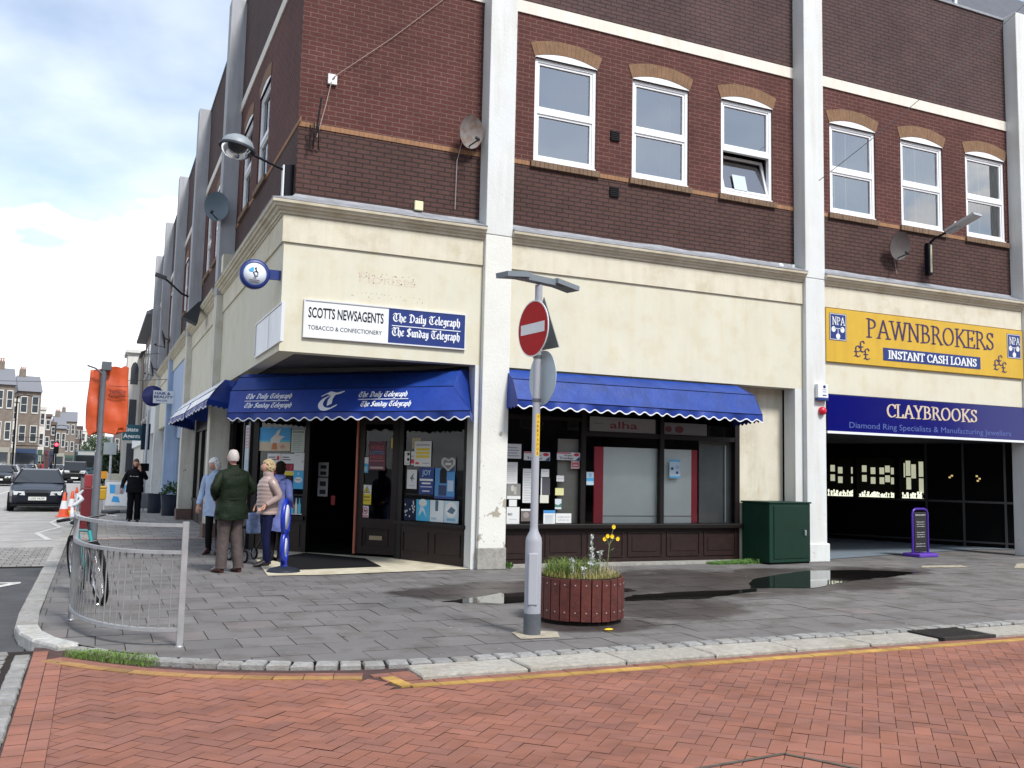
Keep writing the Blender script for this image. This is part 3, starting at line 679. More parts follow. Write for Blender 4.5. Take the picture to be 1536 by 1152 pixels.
# dark rooms behind every opening
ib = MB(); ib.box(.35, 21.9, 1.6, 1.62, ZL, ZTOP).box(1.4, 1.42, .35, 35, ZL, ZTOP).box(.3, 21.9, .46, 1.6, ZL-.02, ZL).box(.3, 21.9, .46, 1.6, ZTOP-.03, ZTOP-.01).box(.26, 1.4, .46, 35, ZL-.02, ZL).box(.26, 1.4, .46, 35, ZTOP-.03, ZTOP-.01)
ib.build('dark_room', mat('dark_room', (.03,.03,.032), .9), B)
# white / grey pilasters
def pilaster(side, u0, u1, z0, z1, m, d=-.31, m2=None):
    mb = MB(); D = SD[side]
    if side == 'f': mb.bbox(u0, u1, D+d, D+.1, z0, z1, .012)
    else: mb.bbox(D+d-.02, D+.1, u0, u1, z0, z1, .012)
    return mb.build('pilaster', m, B)
mids = [(2.98,3.45),(9.50,9.97),(15.50,15.97)]
for i, (a, b) in enumerate(mids):
    pilaster('f', a, b, 5.30, 11.93, white); pilaster('f', a+.004, b-.004, .0, 5.295, peel if i == 0 else white, d=-.306)
gw = mat('pilaster_cream', (.62,.60,.52), .85, noise=.12, nscale=2, streak=.25, bump=.2, bscale=30, dirt=.1)
bluep = mat('pale_blue_paint', (.33,.43,.60), .75, noise=.08, nscale=3, streak=.12)
for i, a in enumerate((7.05, 14.1, 21.1, 28.1, 35.1)):
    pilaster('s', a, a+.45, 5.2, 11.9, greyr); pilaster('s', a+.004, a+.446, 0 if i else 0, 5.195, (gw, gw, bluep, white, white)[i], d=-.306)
peelify(gw, (.26,.2,.16), 2.2)
pl = MB()
pl.bbox(2.972, 3.458, -.118, .28, 0, .34, .015); pl.build('pilaster_base', bare, B)
pl = MB(); pl.bbox(9.47, 10.01, -.135, .28, 0, .34, .02); pl.build('pilaster_base', white, B)
for q in (7.0, 14.05): MB().box(-.36, .12, q, q+.55, 0, .3).build('pilaster_base', mat('brown_plinth', (.16,.10,.08), .85, noise=.3, nscale=8), B)
# stone cornice with lead flashing, frieze and fascia
PROF = [(-.215,5.19),(-.225,5.215),(-.245,5.215),(-.25,5.25),(-.285,5.265),(-.30,5.30),(-.335,5.305),(-.345,5.335),(-.375,5.35),(-.38,5.39)]
def cornice(side, u0, u1, mit0=False):
    mb = MB(); r = []
    for k, u in enumerate((u0, u1)):
        sec = []
        for d, z in PROF+[(0.0, 5.40), (0.0, 5.19)]:
            uu = u+d if (k == 0 and mit0) else u                 # mitred round the corner
            if k == 0 and mit0 and side == 'f': uu = 0+d*1.0
            if k == 0 and mit0 and side == 's': uu = .2+d*1.0
            sec.append(pp(side, uu, d, z))
        r.append(sec)
    mb.ring(r if side == 'f' else r[::-1], sm=False); mb.build('cornice', cream2, B)
    fl = MB(); k0 = .37 if mit0 else 0
    pr = [(-.385,5.395),(-.385,5.41),(-.30,5.44),(-.05,5.545),(0.0,5.60),(0.0,5.395)]; r = []
    nseg = max(2, int((u1-u0)/.6))
    for k in range(nseg+1):
        u = u0+(u1-u0)*k/nseg; sec = []
        for d, z in pr:
            if k == 0 and mit0: uu = d if side == 'f' else .2+d
            else: uu = u
            sec.append(pp(side, uu, d+random.uniform(-.004,.004)*(k > 0), z+(random.uniform(-.012,.012) if d > -.2 and k > 0 else 0)))
        r.append(sec)
    fl.ring(r if side == 'f' else r[::-1], sm=False); fl.build('lead_flashing', lead, B)
cream2 = mat('cornice_stone', (.58,.53,.41), .85, noise=.1, nscale=4, bump=.2, bscale=30, dirt=.12, streak=.1)
for i, (a, b, ws) in enumerate(FB): cornice('f', a, b, i == 0)
for i, (a, b, ws) in enumerate(SB): cornice('s', a, b, i == 0)
fz = MB(); fz.box(-.195, 2.98, -.03, .19, 4.80, 5.19).box(3.45, 9.5, -.03, .19, 4.80, 5.19).box(9.97, 15.5, -.03, .19, 4.80, 5.19).box(15.97, 22, -.03, .19, 4.8, 5.19)
fz.box(-.195, -.01, .19, 7.05, 4.80, 5.19).box(-.195, -.01, 7.5, 14.1, 4.80, 5.19).box(-.195, -.01, 14.55, 21.1, 4.80, 5.19).box(-.195, -.01, 21.55, 35.1, 4.80, 5.19)
fz.build('frieze', mat('cream_frieze', (.62,.58,.46), .85, noise=.1, nscale=2.5, bump=.15, bscale=30, streak=.08, dirt=.10), B)
fa = MB(); fa.box(-.165, 2.98, 0, .25, 3.19, 4.80).box(3.45, 9.5, 0, .34, 3.19, 4.80).box(9.97, 15.5, 0, .25, 3.14, 4.80).box(15.97, 22, 0, .25, 3.14, 4.80)
fa.box(-.165, .1, .25, 7.05, 3.19, 4.80).box(-.165, .1, 7.5, 14.1, 3.19, 4.80)
fa.build('fascia', cream, B)
fb = MB().box(-.165, .1, 14.55, 21.1, 3.0, 4.80); fb.build('blue_fascia', bluep, B)
fb = MB().box(-.165, .1, 21.55, 28.1, 3.0, 4.80); fb.build('fascia', cream, B)
fb = MB().box(-.165, .1, 28.55, 35.1, 3.0, 4.80); fb.build('fascia', white, B)
# soffit, ground-floor side walls, and pale jambs
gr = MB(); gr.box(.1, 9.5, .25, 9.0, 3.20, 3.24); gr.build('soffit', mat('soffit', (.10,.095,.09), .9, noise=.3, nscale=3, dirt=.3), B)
MB().box(2.90, 2.978, -.004, .3, 0, 3.19).build('door_jamb', white, B); MB().box(9.32, 9.498, .0, .3, 0, 3.19).build('door_jamb', white, B)
jb = MB(); jb.box(8.30, 9.32, .35, .42, 0, 3.19); jb.build('cream_wall', mat('cream_wall', (.61,.57,.46), .85, noise=.1, nscale=2.2, bump=.15, bscale=30, streak=.2, dirt=.1), B)
dk = MB()
dk.box(.02, 9.6, 6.0, 6.02, 0, 3.2).box(3.35, 3.44, .36, 6, 0, 3.19).box(3.0, 9.6, .7, 6.0, 3.12, 3.18).box(8.32, 9.6, .43, .5, 0, 3.19).box(.2, 9.9, 5.0, 7.0, .0, .001)
dk.build('shop_interior', mat('shop_dark', (.012,.012,.013), .9), B)
# brick above ground shops further along and blank rear
rf = MB()
rf.add([(.3,.5,11.9),(22,.5,11.9),(22,2.6,14.4),(2.4,2.6,14.4)], [(0,1,2,3)]).add([(.3,.5,11.9),(2.4,2.6,14.4),(2.4,35,14.4),(.3,35,11.9)], [(0,1,2,3)]).add([(2.4,2.6,14.4),(22,2.6,14.4),(22,35,14.4),(2.4,35,14.4)], [(0,1,2,3)])
rf.build('roof', mat('slate', (.075,.08,.095), .6, noise=.3, nscale=4, bump=.3, bscale=20), B)
bk = MB().box(1.6, 22, 8, 35.5, 0, 11.8).box(21.9, 22, .46, 8, 0, 11.8); bk.build('rear_block', RED['s'], B)
# dormer windows in the roof
for dx in (13.35, 18.2, 6.0):
    dm = MB(); dm.box(dx, dx+.07, .62, .7, 11.92, 13.1).box(dx+1.16, dx+1.23, .62, .7, 11.92, 13.1).box(dx, dx+1.23, .62, .7, 11.88, 11.95).box(dx, dx+1.23, .62, .7, 13.1, 13.17).box(dx+.57, dx+.64, .63, .7, 11.95, 13.1)
    d = dm.build('dormer', upvc, B); MB().add([(dx+.07,.66,11.95),(dx+1.16,.66,11.95),(dx+1.16,.66,13.1),(dx+.07,.66,13.1)], [(0,1,2,3)]).build('dormer_pane', winglass, d)
    MB().box(dx-.02, dx+1.25, .72, 2.4, 11.9, 13.25).build('dormer_cheek', mat('cheek', (.25,.29,.34), .6), d)
# ------------------------------------------------ newsagent shopfront, set diagonally across the corner
timber = mat('dark_timber', (.014,.009,.008), .5, spec=.3, noise=.3, nscale=7, bump=.15, bscale=40)
tim2 = mat('brown_timber', (.035,.018,.015), .5, spec=.3, noise=.3, nscale=7, bump=.15, bscale=40)
A_ = Vector((2.287,1.855,0)); B_ = Vector((.2,4.15,0)); dg = (B_-A_).normalized(); ng = Vector((dg.y, -dg.x, 0))      # ng points outwards to the street
if ng.y > 0: ng = -ng
sfr = thing('shopfront', 'dark timber corner shopfront with posters in its windows under the newspaper awning', 'shopfront', (1.2,3,0)); 
def toloc(mb, o): mb.v = [(v[0]-o[0], v[1]-o[1], v[2]-o[2]) for v in mb.v]; return mb
def blt(mb, name, m, T, par=None):
    if T.location.length and not (par and par is not T): pass
    mb = toloc(mb, T.location); return mb.build(name, m, par or T)
def onwall(mb, o, d, s0, s1, z0, z1, t0, t1, n, mi=0):       # box along wall direction d from s0 to s1, depth t0..t1 along n
    mb.obox(Vector(o)+d*(s0+s1)/2+n*(t0+t1)/2+Z*(z0+z1)/2, d, n, Z, (s1-s0)/2, abs(t1-t0)/2, (z1-z0)/2, mi)
# poster window (left of door)
fr = MB()
for s0, s1 in ((1.86,1.96),(3.0,3.12)): onwall(fr, A_, dg, s0, s1, 0.0, 3.19, -.06, .04, ng)
onwall(fr, A_, dg, 1.96, 3.0, 2.35, 3.19, -.05, .03, ng); onwall(fr, A_, dg, 1.9, 3.05, .58, .65, -.06, .09, ng); onwall(fr, A_, dg, 1.96, 3.0, 1.0, 1.04, -.03, .02, ng)
blt(fr, 'window_frame', timber, sfr)
fr = MB(); onwall(fr, A_, dg, 1.9, 3.08, 0, .58, -.05, .02, ng); onwall(fr, A_, dg, 2.0, 2.9, .1, .5, .02, .035, ng); blt(fr, 'stall_riser', tim2, sfr)
gl = MB(); gl.add([A_+dg*1.96+Z*.65, A_+dg*3.0+Z*.65, A_+dg*3.0+Z*2.35, A_+dg*1.96+Z*2.35], [(0,1,2,3)]); blt(gl, 'glass', shopglass, sfr)
# door leaf (shut half) with letterbox, and the open half's dark doorway
dr = MB()
for s0, s1 in ((.02,.14),(.70,.82)): onwall(dr, A_, dg, s0, s1, .06, 2.5, -.03, .02, ng)
onwall(dr, A_, dg, .14, .70, .06, .18, -.03, .02, ng); onwall(dr, A_, dg, .14, .70, .50, .66, -.03, .02, ng); onwall(dr, A_, dg, .14, .70, 2.3, 2.5, -.03, .02, ng); onwall(dr, A_, dg, .14, .70, .18, .50, -.02, .0, ng)
for q in (.2, .46): onwall(dr, A_, dg, .18, .66, q, q+.02, .0, .012, ng)
for q in (.18, .64): onwall(dr, A_, dg, q, q+.02, .2, .48, .0, .012, ng)
door = blt(dr, 'door', tim2, sfr)
lb = MB(); onwall(lb, A_, dg, .29, .55, .30, .37, .0, .016, ng); toloc(lb, sfr.location).build('letter_box', mat('old_brass', (.35,.28,.18), .45, metal=.7), door)
gl = MB(); gl.add([A_+dg*.14+Z*.66, A_+dg*.70+Z*.66, A_+dg*.70+Z*2.3, A_+dg*.14+Z*2.3], [(0,1,2,3)]); toloc(gl, sfr.location).build('door_glass', shopglass, door)
fr = MB(); onwall(fr, A_, dg, .82, .86, .05, 2.5, -.05, .05, ng); blt(fr, 'door_edge', mat('orange_edge', (.38,.11,.06), .5), sfr)
fr = MB(); onwall(fr, A_, dg, 0, 1.9, 2.5, 3.19, -.04, .04, ng); onwall(fr, A_, dg, -.06, .02, 0, 3.19, -.06, .06, ng); blt(fr, 'door_head', timber, sfr)
# right hand window, angled back from the pillar
A2 = Vector((2.93,.28,0)); B2 = Vector((2.283,1.795,0)); d2 = (B2-A2).normalized(); n2_ = Vector((d2.y, -d2.x, 0)); n2_ = n2_ if n2_.x < 0 else -n2_
LN = (B2-A2).length; fr = MB()
for s0, s1 in ((0,.07),(LN-.1,LN)): onwall(fr, A2, d2, s0, s1, .0, 3.19, -.06, .03, n2_)
onwall(fr, A2, d2, .07, LN-.1, 2.5, 3.19, -.05, .03, n2_); onwall(fr, A2, d2, -.02, LN+.04, .60, .66, -.06, .08, n2_)
blt(fr, 'window_frame', timber, sfr)
fr = MB(); onwall(fr, A2, d2, .0, LN, 0, .60, -.05, .02, n2_)
for s0, s1 in ((.10,.72),(.86,1.5)):
    for q0, q1, r0, r1 in ((s0,s1,.14,.16),(s0,s1,.48,.5),(s0,s0+.02,.16,.48),(s1-.02,s1,.16,.48)): onwall(fr, A2, d2, q0, q1, r0, r1, .02, .034, n2_)
blt(fr, 'stall_riser', tim2, sfr)
gl = MB(); gl.add([A2+d2*.07+Z*.66, A2+d2*(LN-.1)+Z*.66, A2+d2*(LN-.1)+Z*2.5, A2+d2*.07+Z*2.5], [(3,2,1,0)]); blt(gl, 'glass', shopglass, sfr)
# side windows towards the street, x = .15
fr = MB()
for y0, y1 in ((4.15,4.25),(4.95,5.02),(6.0,6.1),(6.95,7.05)): fr.box(.10, .18, y0, y1, 0, 3.19)
fr.box(.10, .18, 4.2, 7.0, 2.4, 3.19).box(.06, .2, 4.15, 7.05, .60, .68).box(.12, .17, 4.2, 7.05, 0, .6)
blt(fr, 'window_frame', timber, sfr)
gl = MB().add([(.14,4.25,.68),(.14,6.95,.68),(.14,6.95,2.4),(.14,4.25,2.4)], [(0,1,2,3)]); blt(gl, 'glass', shopglass, sfr)
bd = MB().box(.22, .24, 5.05, 6.9, .7, 2.4); blt(bd, 'reflection_board', mat('reflection_beige', (.30,.28,.25), .9, noise=.2, nscale=3), sfr)  # beige board stands in for the pale reflection in this window
# cream step and a flat black patch on it
struct('doorstep', MB().add([(-.1,1.1,.012),(-.22,-.28,.012),(.55,-.33,.012),(2.97,-.0,.012),(2.97,.3,.012),(2.28,1.95,.012),(.3,4.0,.012),(.1,3.6,.012)], [tuple(range(8))]), mat('cream_step', (.56,.51,.38), .75, noise=.2, nscale=5, dirt=.2))
tag(MB().add([(.3,.35,.018),(1.65,.55,.018),(1.75,1.9,.018),(1.0,3.1,.018),(.25,2.2,.018)], [tuple(range(5))]).build('step_patch', mat('patch_black', (.012,.012,.014), .95)), 'large black patch on the cream doorstep of the corner shop', 'dark patch')
struct('shop_floor', MB().add([(1.1,3.2,.02),(2.3,1.9,.02),(3.4,2.5,.02),(3.4,6,.02),(.3,6,.02),(.3,4.1,.02)], [tuple(range(6))]), black)
# ------------------------------------------------ shop window in the second bay
sw = thing('shopfront', 'wide dark timber shop window with panelled base between the peeling pillar and green cabinet', 'shopfront', (5.9,.35,0))
fr = MB()
for x0, x1 in ((3.47,3.56),(5.0,5.09),(6.58,6.66),(8.2,8.30)): fr.box(x0, x1, .32, .42, .68, 3.15)
fr.box(3.56,8.2,.325,.41,3.0,3.15).box(3.56,5.0,.33,.40,2.40,2.46).box(5.09,6.58,.33,.40,2.16,2.24).box(6.66,8.2,.33,.40,2.16,2.24)
blt(fr, 'window_frame', timber, sw)
fr = MB().bbox(3.46, 8.33, .24, .43, .60, .68, .012); blt(fr, 'sill', timber, sw)
fr = MB().box(3.47, 8.3, .33, .42, .04, .60)
for k in range(6):
    x0 = 3.56+k*.79; x1 = x0+.70
    for a, b, c, d in ((x0,x1,.52,.54),(x0,x1,.12,.14),(x0,x0+.02,.14,.52),(x1-.02,x1,.14,.52)): fr.box(a, b, .312, .33, c, d)
    fr.box(x0+.09, x1-.09, .32, .33, .21, .45)
blt(fr, 'stall_riser', tim2, sw)
gl = MB()
for x0, x1 in ((3.56,5.0),(5.09,6.58),(6.66,8.2)): gl.add([(x0,.37,.68),(x1,.37,.68),(x1,.37,3.0),(x0,.37,3.0)], [(0,1,2,3)])
blt(gl, 'glass', shopglass, sw)
wb = mat('white_board', (.80,.84,.80), .6, noise=.08, nscale=2); rdm = mat('red_board', (.48,.04,.06), .6)
blt(MB().box(4.63,5.16,.47,.49,.68,2.10), 'beige_panel', mat('beige_panel', (.42,.39,.34), .85, noise=.15, nscale=3), sw)
blt(MB().box(5.51,7.34,.47,.49,.68,1.99), 'white_panel', wb, sw); blt(MB().box(5.51,7.34,.462,.47,.80,.808), 'panel_joint', timber, sw)
blt(MB().box(5.33,5.51,.46,.49,.68,1.99).box(7.34,7.46,.46,.49,.68,1.99), 'red_edging', rdm, sw)
blt(MB().box(7.53,8.3,.50,.52,.68,2.22), 'grey_blind', mat('grey_blind', (.22,.23,.22), .85, noise=.2, nscale=2), sw)
blt(MB().tube([(8.08,.46,.7),(8.08,.46,2.1)], .012), 'white_rod', upvc, sw)
blt(MB().box(3.5,8.6,.45,1.6,.60,.66), 'display_shelf', mat('shelf_grey', (.2,.19,.18), .8), sw)
blt(MB().box(3.5,9.3,1.6,1.63,.0,3.15), 'back_wall', mat('shop_dark2', (.02,.019,.02), .9), sw)
struct('kerb_strip', MB().box(3.46,9.3,.02,.33,-.0,.035), bare)
# ------------------------------------------------ jewellers' lobby in the third bay
lob = thing('shopfront', 'open dark shop lobby with lit jewellery windows under the blue fascia', 'shopfront', (13,2,0))
wl = MB(); wl.box(9.96,9.99,.25,5.4,0,2.5).box(9.96,15.05,5.4,5.44,0,2.5)
Q0 = Vector((15.05,5.4,0)); Q1 = Vector((17.4,1.0,0)); qd = (Q1-Q0).normalized(); qn = Vector((qd.y, -qd.x, 0)); qn = qn if qn.x < 0 else -qn
onwall(wl, Q0, qd, 0, 5.0, 0, 1.10, -.2, 0, qn); onwall(wl, Q0, qd, 0, 5.0, 2.08, 2.5, -.2, 0, qn); onwall(wl, Q0, qd, 2.42, 5.0, 1.10, 2.08, -.2, 0, qn); onwall(wl, Q0, qd, .70, .80, 1.10, 2.08, -.05, 0, qn); onwall(wl, Q0, qd, 1.72, 1.86, 1.10, 2.08, -.05, 0, qn)
blt(wl, 'lobby_wall', black, lob)
bkk = MB(); onwall(bkk, Q0, qd, -.4, 2.6, 1.0, 2.2, -.72, -.7, qn); onwall(bkk, Q0, qd, -.4, 2.6, 1.08, 1.10, -.7, -.02, qn); blt(bkk, 'display_back', mat('display_black', (.01,.01,.011), .7), lob)
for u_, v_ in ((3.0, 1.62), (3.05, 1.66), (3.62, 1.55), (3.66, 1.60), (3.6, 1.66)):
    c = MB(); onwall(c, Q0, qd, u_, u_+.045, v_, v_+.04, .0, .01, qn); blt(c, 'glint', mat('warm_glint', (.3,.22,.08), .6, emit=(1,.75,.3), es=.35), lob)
c = MB()
for s_ in (2.46, 3.3, 4.2, 4.9): onwall(c, Q0, qd, s_, s_+.05, 0, 2.46, .0, .03, qn)
onwall(c, Q0, qd, 0, 5, 1.04, 1.09, .0, .04, qn); onwall(c, Q0, qd, 0, 5, .10, .14, .0, .02, qn); blt(c, 'door_frames', mat('lobby_frames', (.05,.05,.055), .35), lob)
blt(MB().box(9.96,17.6,.0,6,2.46,2.50), 'ceiling', mat('lobby_ceiling', (.05,.055,.06), .8), lob)
struct('lobby_floor', MB().add([(9.97,.05,.010),(10.2,.22,.010),(13.1,1.0,.010),(16.2,1.7,.010),(17.3,1.4,.010),(15.05,5.4,.010),(9.97,5.4,.010)], [tuple(range(7))]), mat('bluish_tiles', (.19,.23,.27), .5, noise=.2, nscale=5))
gl = MB()
for s0, s1 in ((0,.70),(.80,1.72),(1.86,2.42)): gl.add([Q0+qd*s0+Z*1.1, Q0+qd*s1+Z*1.1, Q0+qd*s1+Z*2.08, Q0+qd*s0+Z*2.08], [(0,1,2,3)])
blt(gl, 'display_glass', shopglass, lob)
lit = mat('glow_card', (.55,.56,.45), .8, emit=(1,.98,.72), es=.26, noise=.3, nscale=30); litw = mat('glow_white', (.6,.62,.5), .8, emit=(1,1,.80), es=.6, noise=.45, nscale=25)  # cards and stands glow themselves, in place of the display lighting
for s in [ .02,.22,.56, .84,1.06, 1.28,1.42,1.56]:
    for z in (1.44, 1.69):
        c = MB(); dz = .05 if s in (.02,1.42,.84) else 0; onwall(c, Q0, qd, s, s+.115, z+dz, z+dz+.17, -.32, -.31, qn); blt(c, 'price_card', lit, lob)
for s, z0, z1, wd in ((1.88,1.62,1.98,.03),(1.93,1.66,2.04,.11),(1.94,1.32,1.62,.11),(2.06,1.6,1.95,.11),(2.24,1.64,2.02,.14),(2.24,1.24,1.6,.14)):
    c = MB(); onwall(c, Q0, qd, s, s+wd, z0, z1, -.30, -.29, qn); blt(c, 'ring_pad', lit, lob)
for k in range(60):
    s = .02+k*.040
    if .66 < s < .80 or 1.7 < s < 1.88 or s > 2.4: continue
    c = MB(); h = random.uniform(.06,.18); t0 = -random.uniform(.1,.28); p = Q0+qd*s+qn*t0+Z*1.1; r0 = random.uniform(.022,.04)
    c.lathe([(r0*1.1,0),(r0*.9,.01),(r0*.35,h*.45),(r0*.4,h*.5),(r0*.9,h*.75),(r0*.6,h)], 7, p); blt(c, 'jewellery_stand', litw, lob)
for i, (x, y) in enumerate(((11.05,.9),(12.1,.8))): blt(MB().lathe([(.06,2.45),(.06,2.458)], 14, (x, y, 0)), 'ceiling_spot', mat('spot', (1,1,1), .5, emit=(1,1,.9), es=4), lob)
# side shopfronts along the street
def sidefront(y0, y1, label, m, mr):
    T = thing('shopfront', label, 'shopfront', (.1,(y0+y1)/2,0))
    fr = MB(); k = 4
    for i in range(k+1): yy = y0+(y1-y0-.08)*i/k; fr.box(.05, .14, yy, yy+.08, 0, 3.0)
    fr.box(.05, .14, y0, y1, 2.45, 3.0).box(.03, .16, y0, y1, .55, .62); blt(fr, 'window_frame', m, T)
    blt(MB().box(.06, .12, y0, y1, 0, .55), 'stall_riser', mr, T)
    blt(MB().add([(.1,y0,.6),(.1,y1,.6),(.1,y1,2.5),(.1,y0,2.5)], [(0,1,2,3)]), 'glass', shopglass, T)
    blt(MB().box(.6, .62, y0, y1, 0, 3.0), 'back_panel', mat('side_back', (.06,.06,.065), .9), T)
sidefront(7.5, 14.1, 'shopfront under the side awning, between the peeling pillar and white post', timber, tim2)
sidefront(14.55, 21.1, 'pale blue shopfront beyond the side awning behind the plant pots', bluep, bluep)
sidefront(21.55, 28.1, 'white shopfront beneath the oval hair salon sign', white, white)
sidefront(28.55, 35.1, 'farthest white shopfront of the corner building beside the estate agents board', white, white)
# ================================================================== AWNINGS
blue = mat('awning_blue', (.014,.050,.31), .5, spec=.4, noise=.2, nscale=3, bump=.9, bscale=3.5)
blue2 = mat('awning_blue_faded', (.016,.056,.29), .5, spec=.25, noise=.2, nscale=4, dirt=.12, bump=.8, bscale=3.5)
blueglare = mat('awning_painted_glare', (.50,.54,.62), .25, spec=.8, noise=.15, nscale=3)  # glare on the blue side awnings put into a pale colour
wtrim = mat('white_trim', (.75,.76,.78), .6)
awd = mat('awning_underside', (.008,.012,.05), .8)
def lerp(a, b, t): return Vector(a)*(1-t)+Vector(b)*t
def awning(name, label, rows, wallL, wallR, scal=.115, val=.11, mats=None, n=60, group=None):
    """rows: list of (left,right) from wall top down to valance top; the valance hangs from the last row"""
    T = thing(name, label, 'awning', (0,0,0), group=group)
    mats = mats or [blue]*(len(rows)-1)
    cv = MB()
    for i in range(len(rows)-1):
        (a, b), (c, d) = rows[i], rows[i+1]; g = []
        for k in range(25):
            t = k/24; r = []
            for q in range(5):
                p = lerp(lerp(a, b, t), lerp(c, d, t), q/4); sag = sin(pi*q/4)*.018*sin(t*31+i*2)+sin(pi*t*6)*.010
                r.append(p+Vector((0,0,-abs(sag) if 0 < q < 4 else 0)))
            g.append(r)
        cv.ring(g, closed=False, cap=False, mi=i)
    cv.build('canopy', mats, T)
    for (w_, idx) in ((wallL, 0), (wallR, 1)):
        if not w_: continue
        sp = MB(); pts = [r[idx] for r in rows]; apex = Vector(rows[0][idx])
        w0, w1 = Vector(w_[0]), Vector(w_[1])
        poly = [w0]+[Vector(p) for p in pts]+[w1]
        sp.add(poly, [tuple(range(len(poly)))]); 
        # valance on the side
        e = Vector(rows[-1][idx]); m_ = int((w1-e).length/.04)+2; vv = []
        for k in range(m_+1):
            t = k/m_; p = e*(1-t)+w1*t; dz = val+.022*cos(2*pi*t*(w1-e).length/scal)
            vv += [p, p-Z*dz]
        sp.add(vv, [(2*k, 2*k+1, 2*k+3, 2*k+2) for k in range(m_)])
        sp.build('side_panel', blue, T)
    vl = MB(); tr = MB(); (a, b) = rows[-1]; a = Vector(a); b = Vector(b); ln = (b-a).length; n = int(ln/.03); vs = []; ts = []; nrm = Z.cross(b-a).normalized()
    for k in range(n+1):
        t = k/n; p = a*(1-t)+b*t; ph = 2*pi*t*ln/(scal*2); dz = val-.025*cos(ph)+.006*sin(t*9); fl = .015*sin(ph*.5+1)+.02*sin(t*23)
        o = p-nrm*(0)+Vector((nrm.x, nrm.y, 0))*fl
        vs += [p, p*.5+o*.5-Z*dz*.5, o-Z*dz]; ts += [o-Z*(dz-.012)-nrm*.003, o-Z*(dz+.008)-nrm*.003, o-Z*(dz-.012)+nrm*.003, o-Z*(dz+.008)+nrm*.003]
    vl.add(vs, [(3*k+q, 3*k+1+q, 3*k+4+q, 3*k+3+q) for k in range(n) for q in (0, 1)], 0, True); vl.build('valance', blue, T)
    tr.add(ts, [(4*k, 4*k+1, 4*k+5, 4*k+4) for k in range(n)]+[(4*k+2, 4*k+6, 4*k+7, 4*k+3) for k in range(n)]); tr.build('scalloped_trim', wtrim, T)
    se = MB()
    for i in range(1, len(rows)): se.tube([Vector(rows[i][0]), lerp(rows[i][0], rows[i][1], .5), Vector(rows[i][1])], .008, 6)
    se.build('frame_bar', awd, T)
    return T
R1 = [((-.2,3.15,3.12),(2.80,.22,3.14)),((-.30,3.05,3.05),(2.62,.02,3.08)),((-.449,2.89,2.80),(2.41,-.36,2.80)),((-.525,2.6,2.40),(2.47,-.92,2.40))]
aw1 = awning('awning', 'blue scalloped awning with white newspaper lettering across the corner entrance', R1, ((.0,3.9,3.1),(.15,4.1,2.45)), ((2.92,.3,3.12),(2.93,.1,2.38)), mats=[blue, blue2, blue])
fl_ = lerp(R1[2][0], R1[3][0], .5); fr_ = lerp(R1[2][1], R1[3][1], .5); au = (fr_-fl_).normalized(); av = (lerp(R1[2][0], R1[2][1], .5)-lerp(R1[3][0], R1[3][1], .5)).normalized(); an = au.cross(av).normalized(); av = an.cross(au).normalized()
txt = MB(); Wd = (fr_-fl_).length
def on1(t, v): return lerp(lerp(R1[3][0], R1[3][1], t), lerp(R1[2][0], R1[2][1], t), v)+an*.006
for t0 in (.075, .585):
    pen(txt, 'The Daily Telegraph'.replace('T','T').replace('Telegraph','Telegraph'), BLK, on1(t0+.004, .60), au, av, .105, w=.90 if t0 > .3 else .96, nib=.17, thin=.05, ang=40)
    pen(txt, 'The Sunday Telegraph', BLK, on1(t0, .20), au, av, .105, w=.92 if t0 > .3 else .98, nib=.17, thin=.05, ang=40)
    txt.obox(on1(t0, .5)+au*.47, au, av, an, .46, .006, .0015)
pen(txt, 'T', BLK, on1(.395, .08), au, av, .36, w=.38, nib=.2, thin=.05, ang=40)
txt.build('lettering', mat('awning_white', (.72,.74,.78), .6), aw1)
R2 = [((3.42,.02,3.16),(8.02,.02,3.16)),((3.42,-.30,2.98),(8.12,-.32,2.98)),((3.42,-.50,2.64),(8.14,-.52,2.62))]
awning('awning', 'plain blue scalloped awning over the shop window beside the green cabinet', R2, ((3.40,.33,3.16),(3.40,.33,2.62)), ((8.1,.33,3.12),(8.16,.33,2.55)), mats=[blue2, blue2])
R3 = [((-.35,9.0,3.18),(-.35,4.6,3.14)),((-.55,8.9,2.95),(-.55,4.2,2.93)),((-.69,8.8,2.72),(-.70,4.0,2.72))]
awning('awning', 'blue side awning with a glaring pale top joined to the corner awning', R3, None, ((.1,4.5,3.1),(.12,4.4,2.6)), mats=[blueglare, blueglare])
R4 = [((-.35,14.0,3.2),(-.35,9.0,3.18)),((-.58,13.4,2.95),(-.57,8.95,2.94)),((-.78,13.0,2.72),(-.70,8.85,2.70))]
awning('awning', 'farther blue side awning with a glaring pale top above the peeling pillar', R4, ((.0,13.9,3.1),(.0,13.9,2.6)), ((.0,9,3.1),(.0,9,2.6)), mats=[blueglare, blueglare])

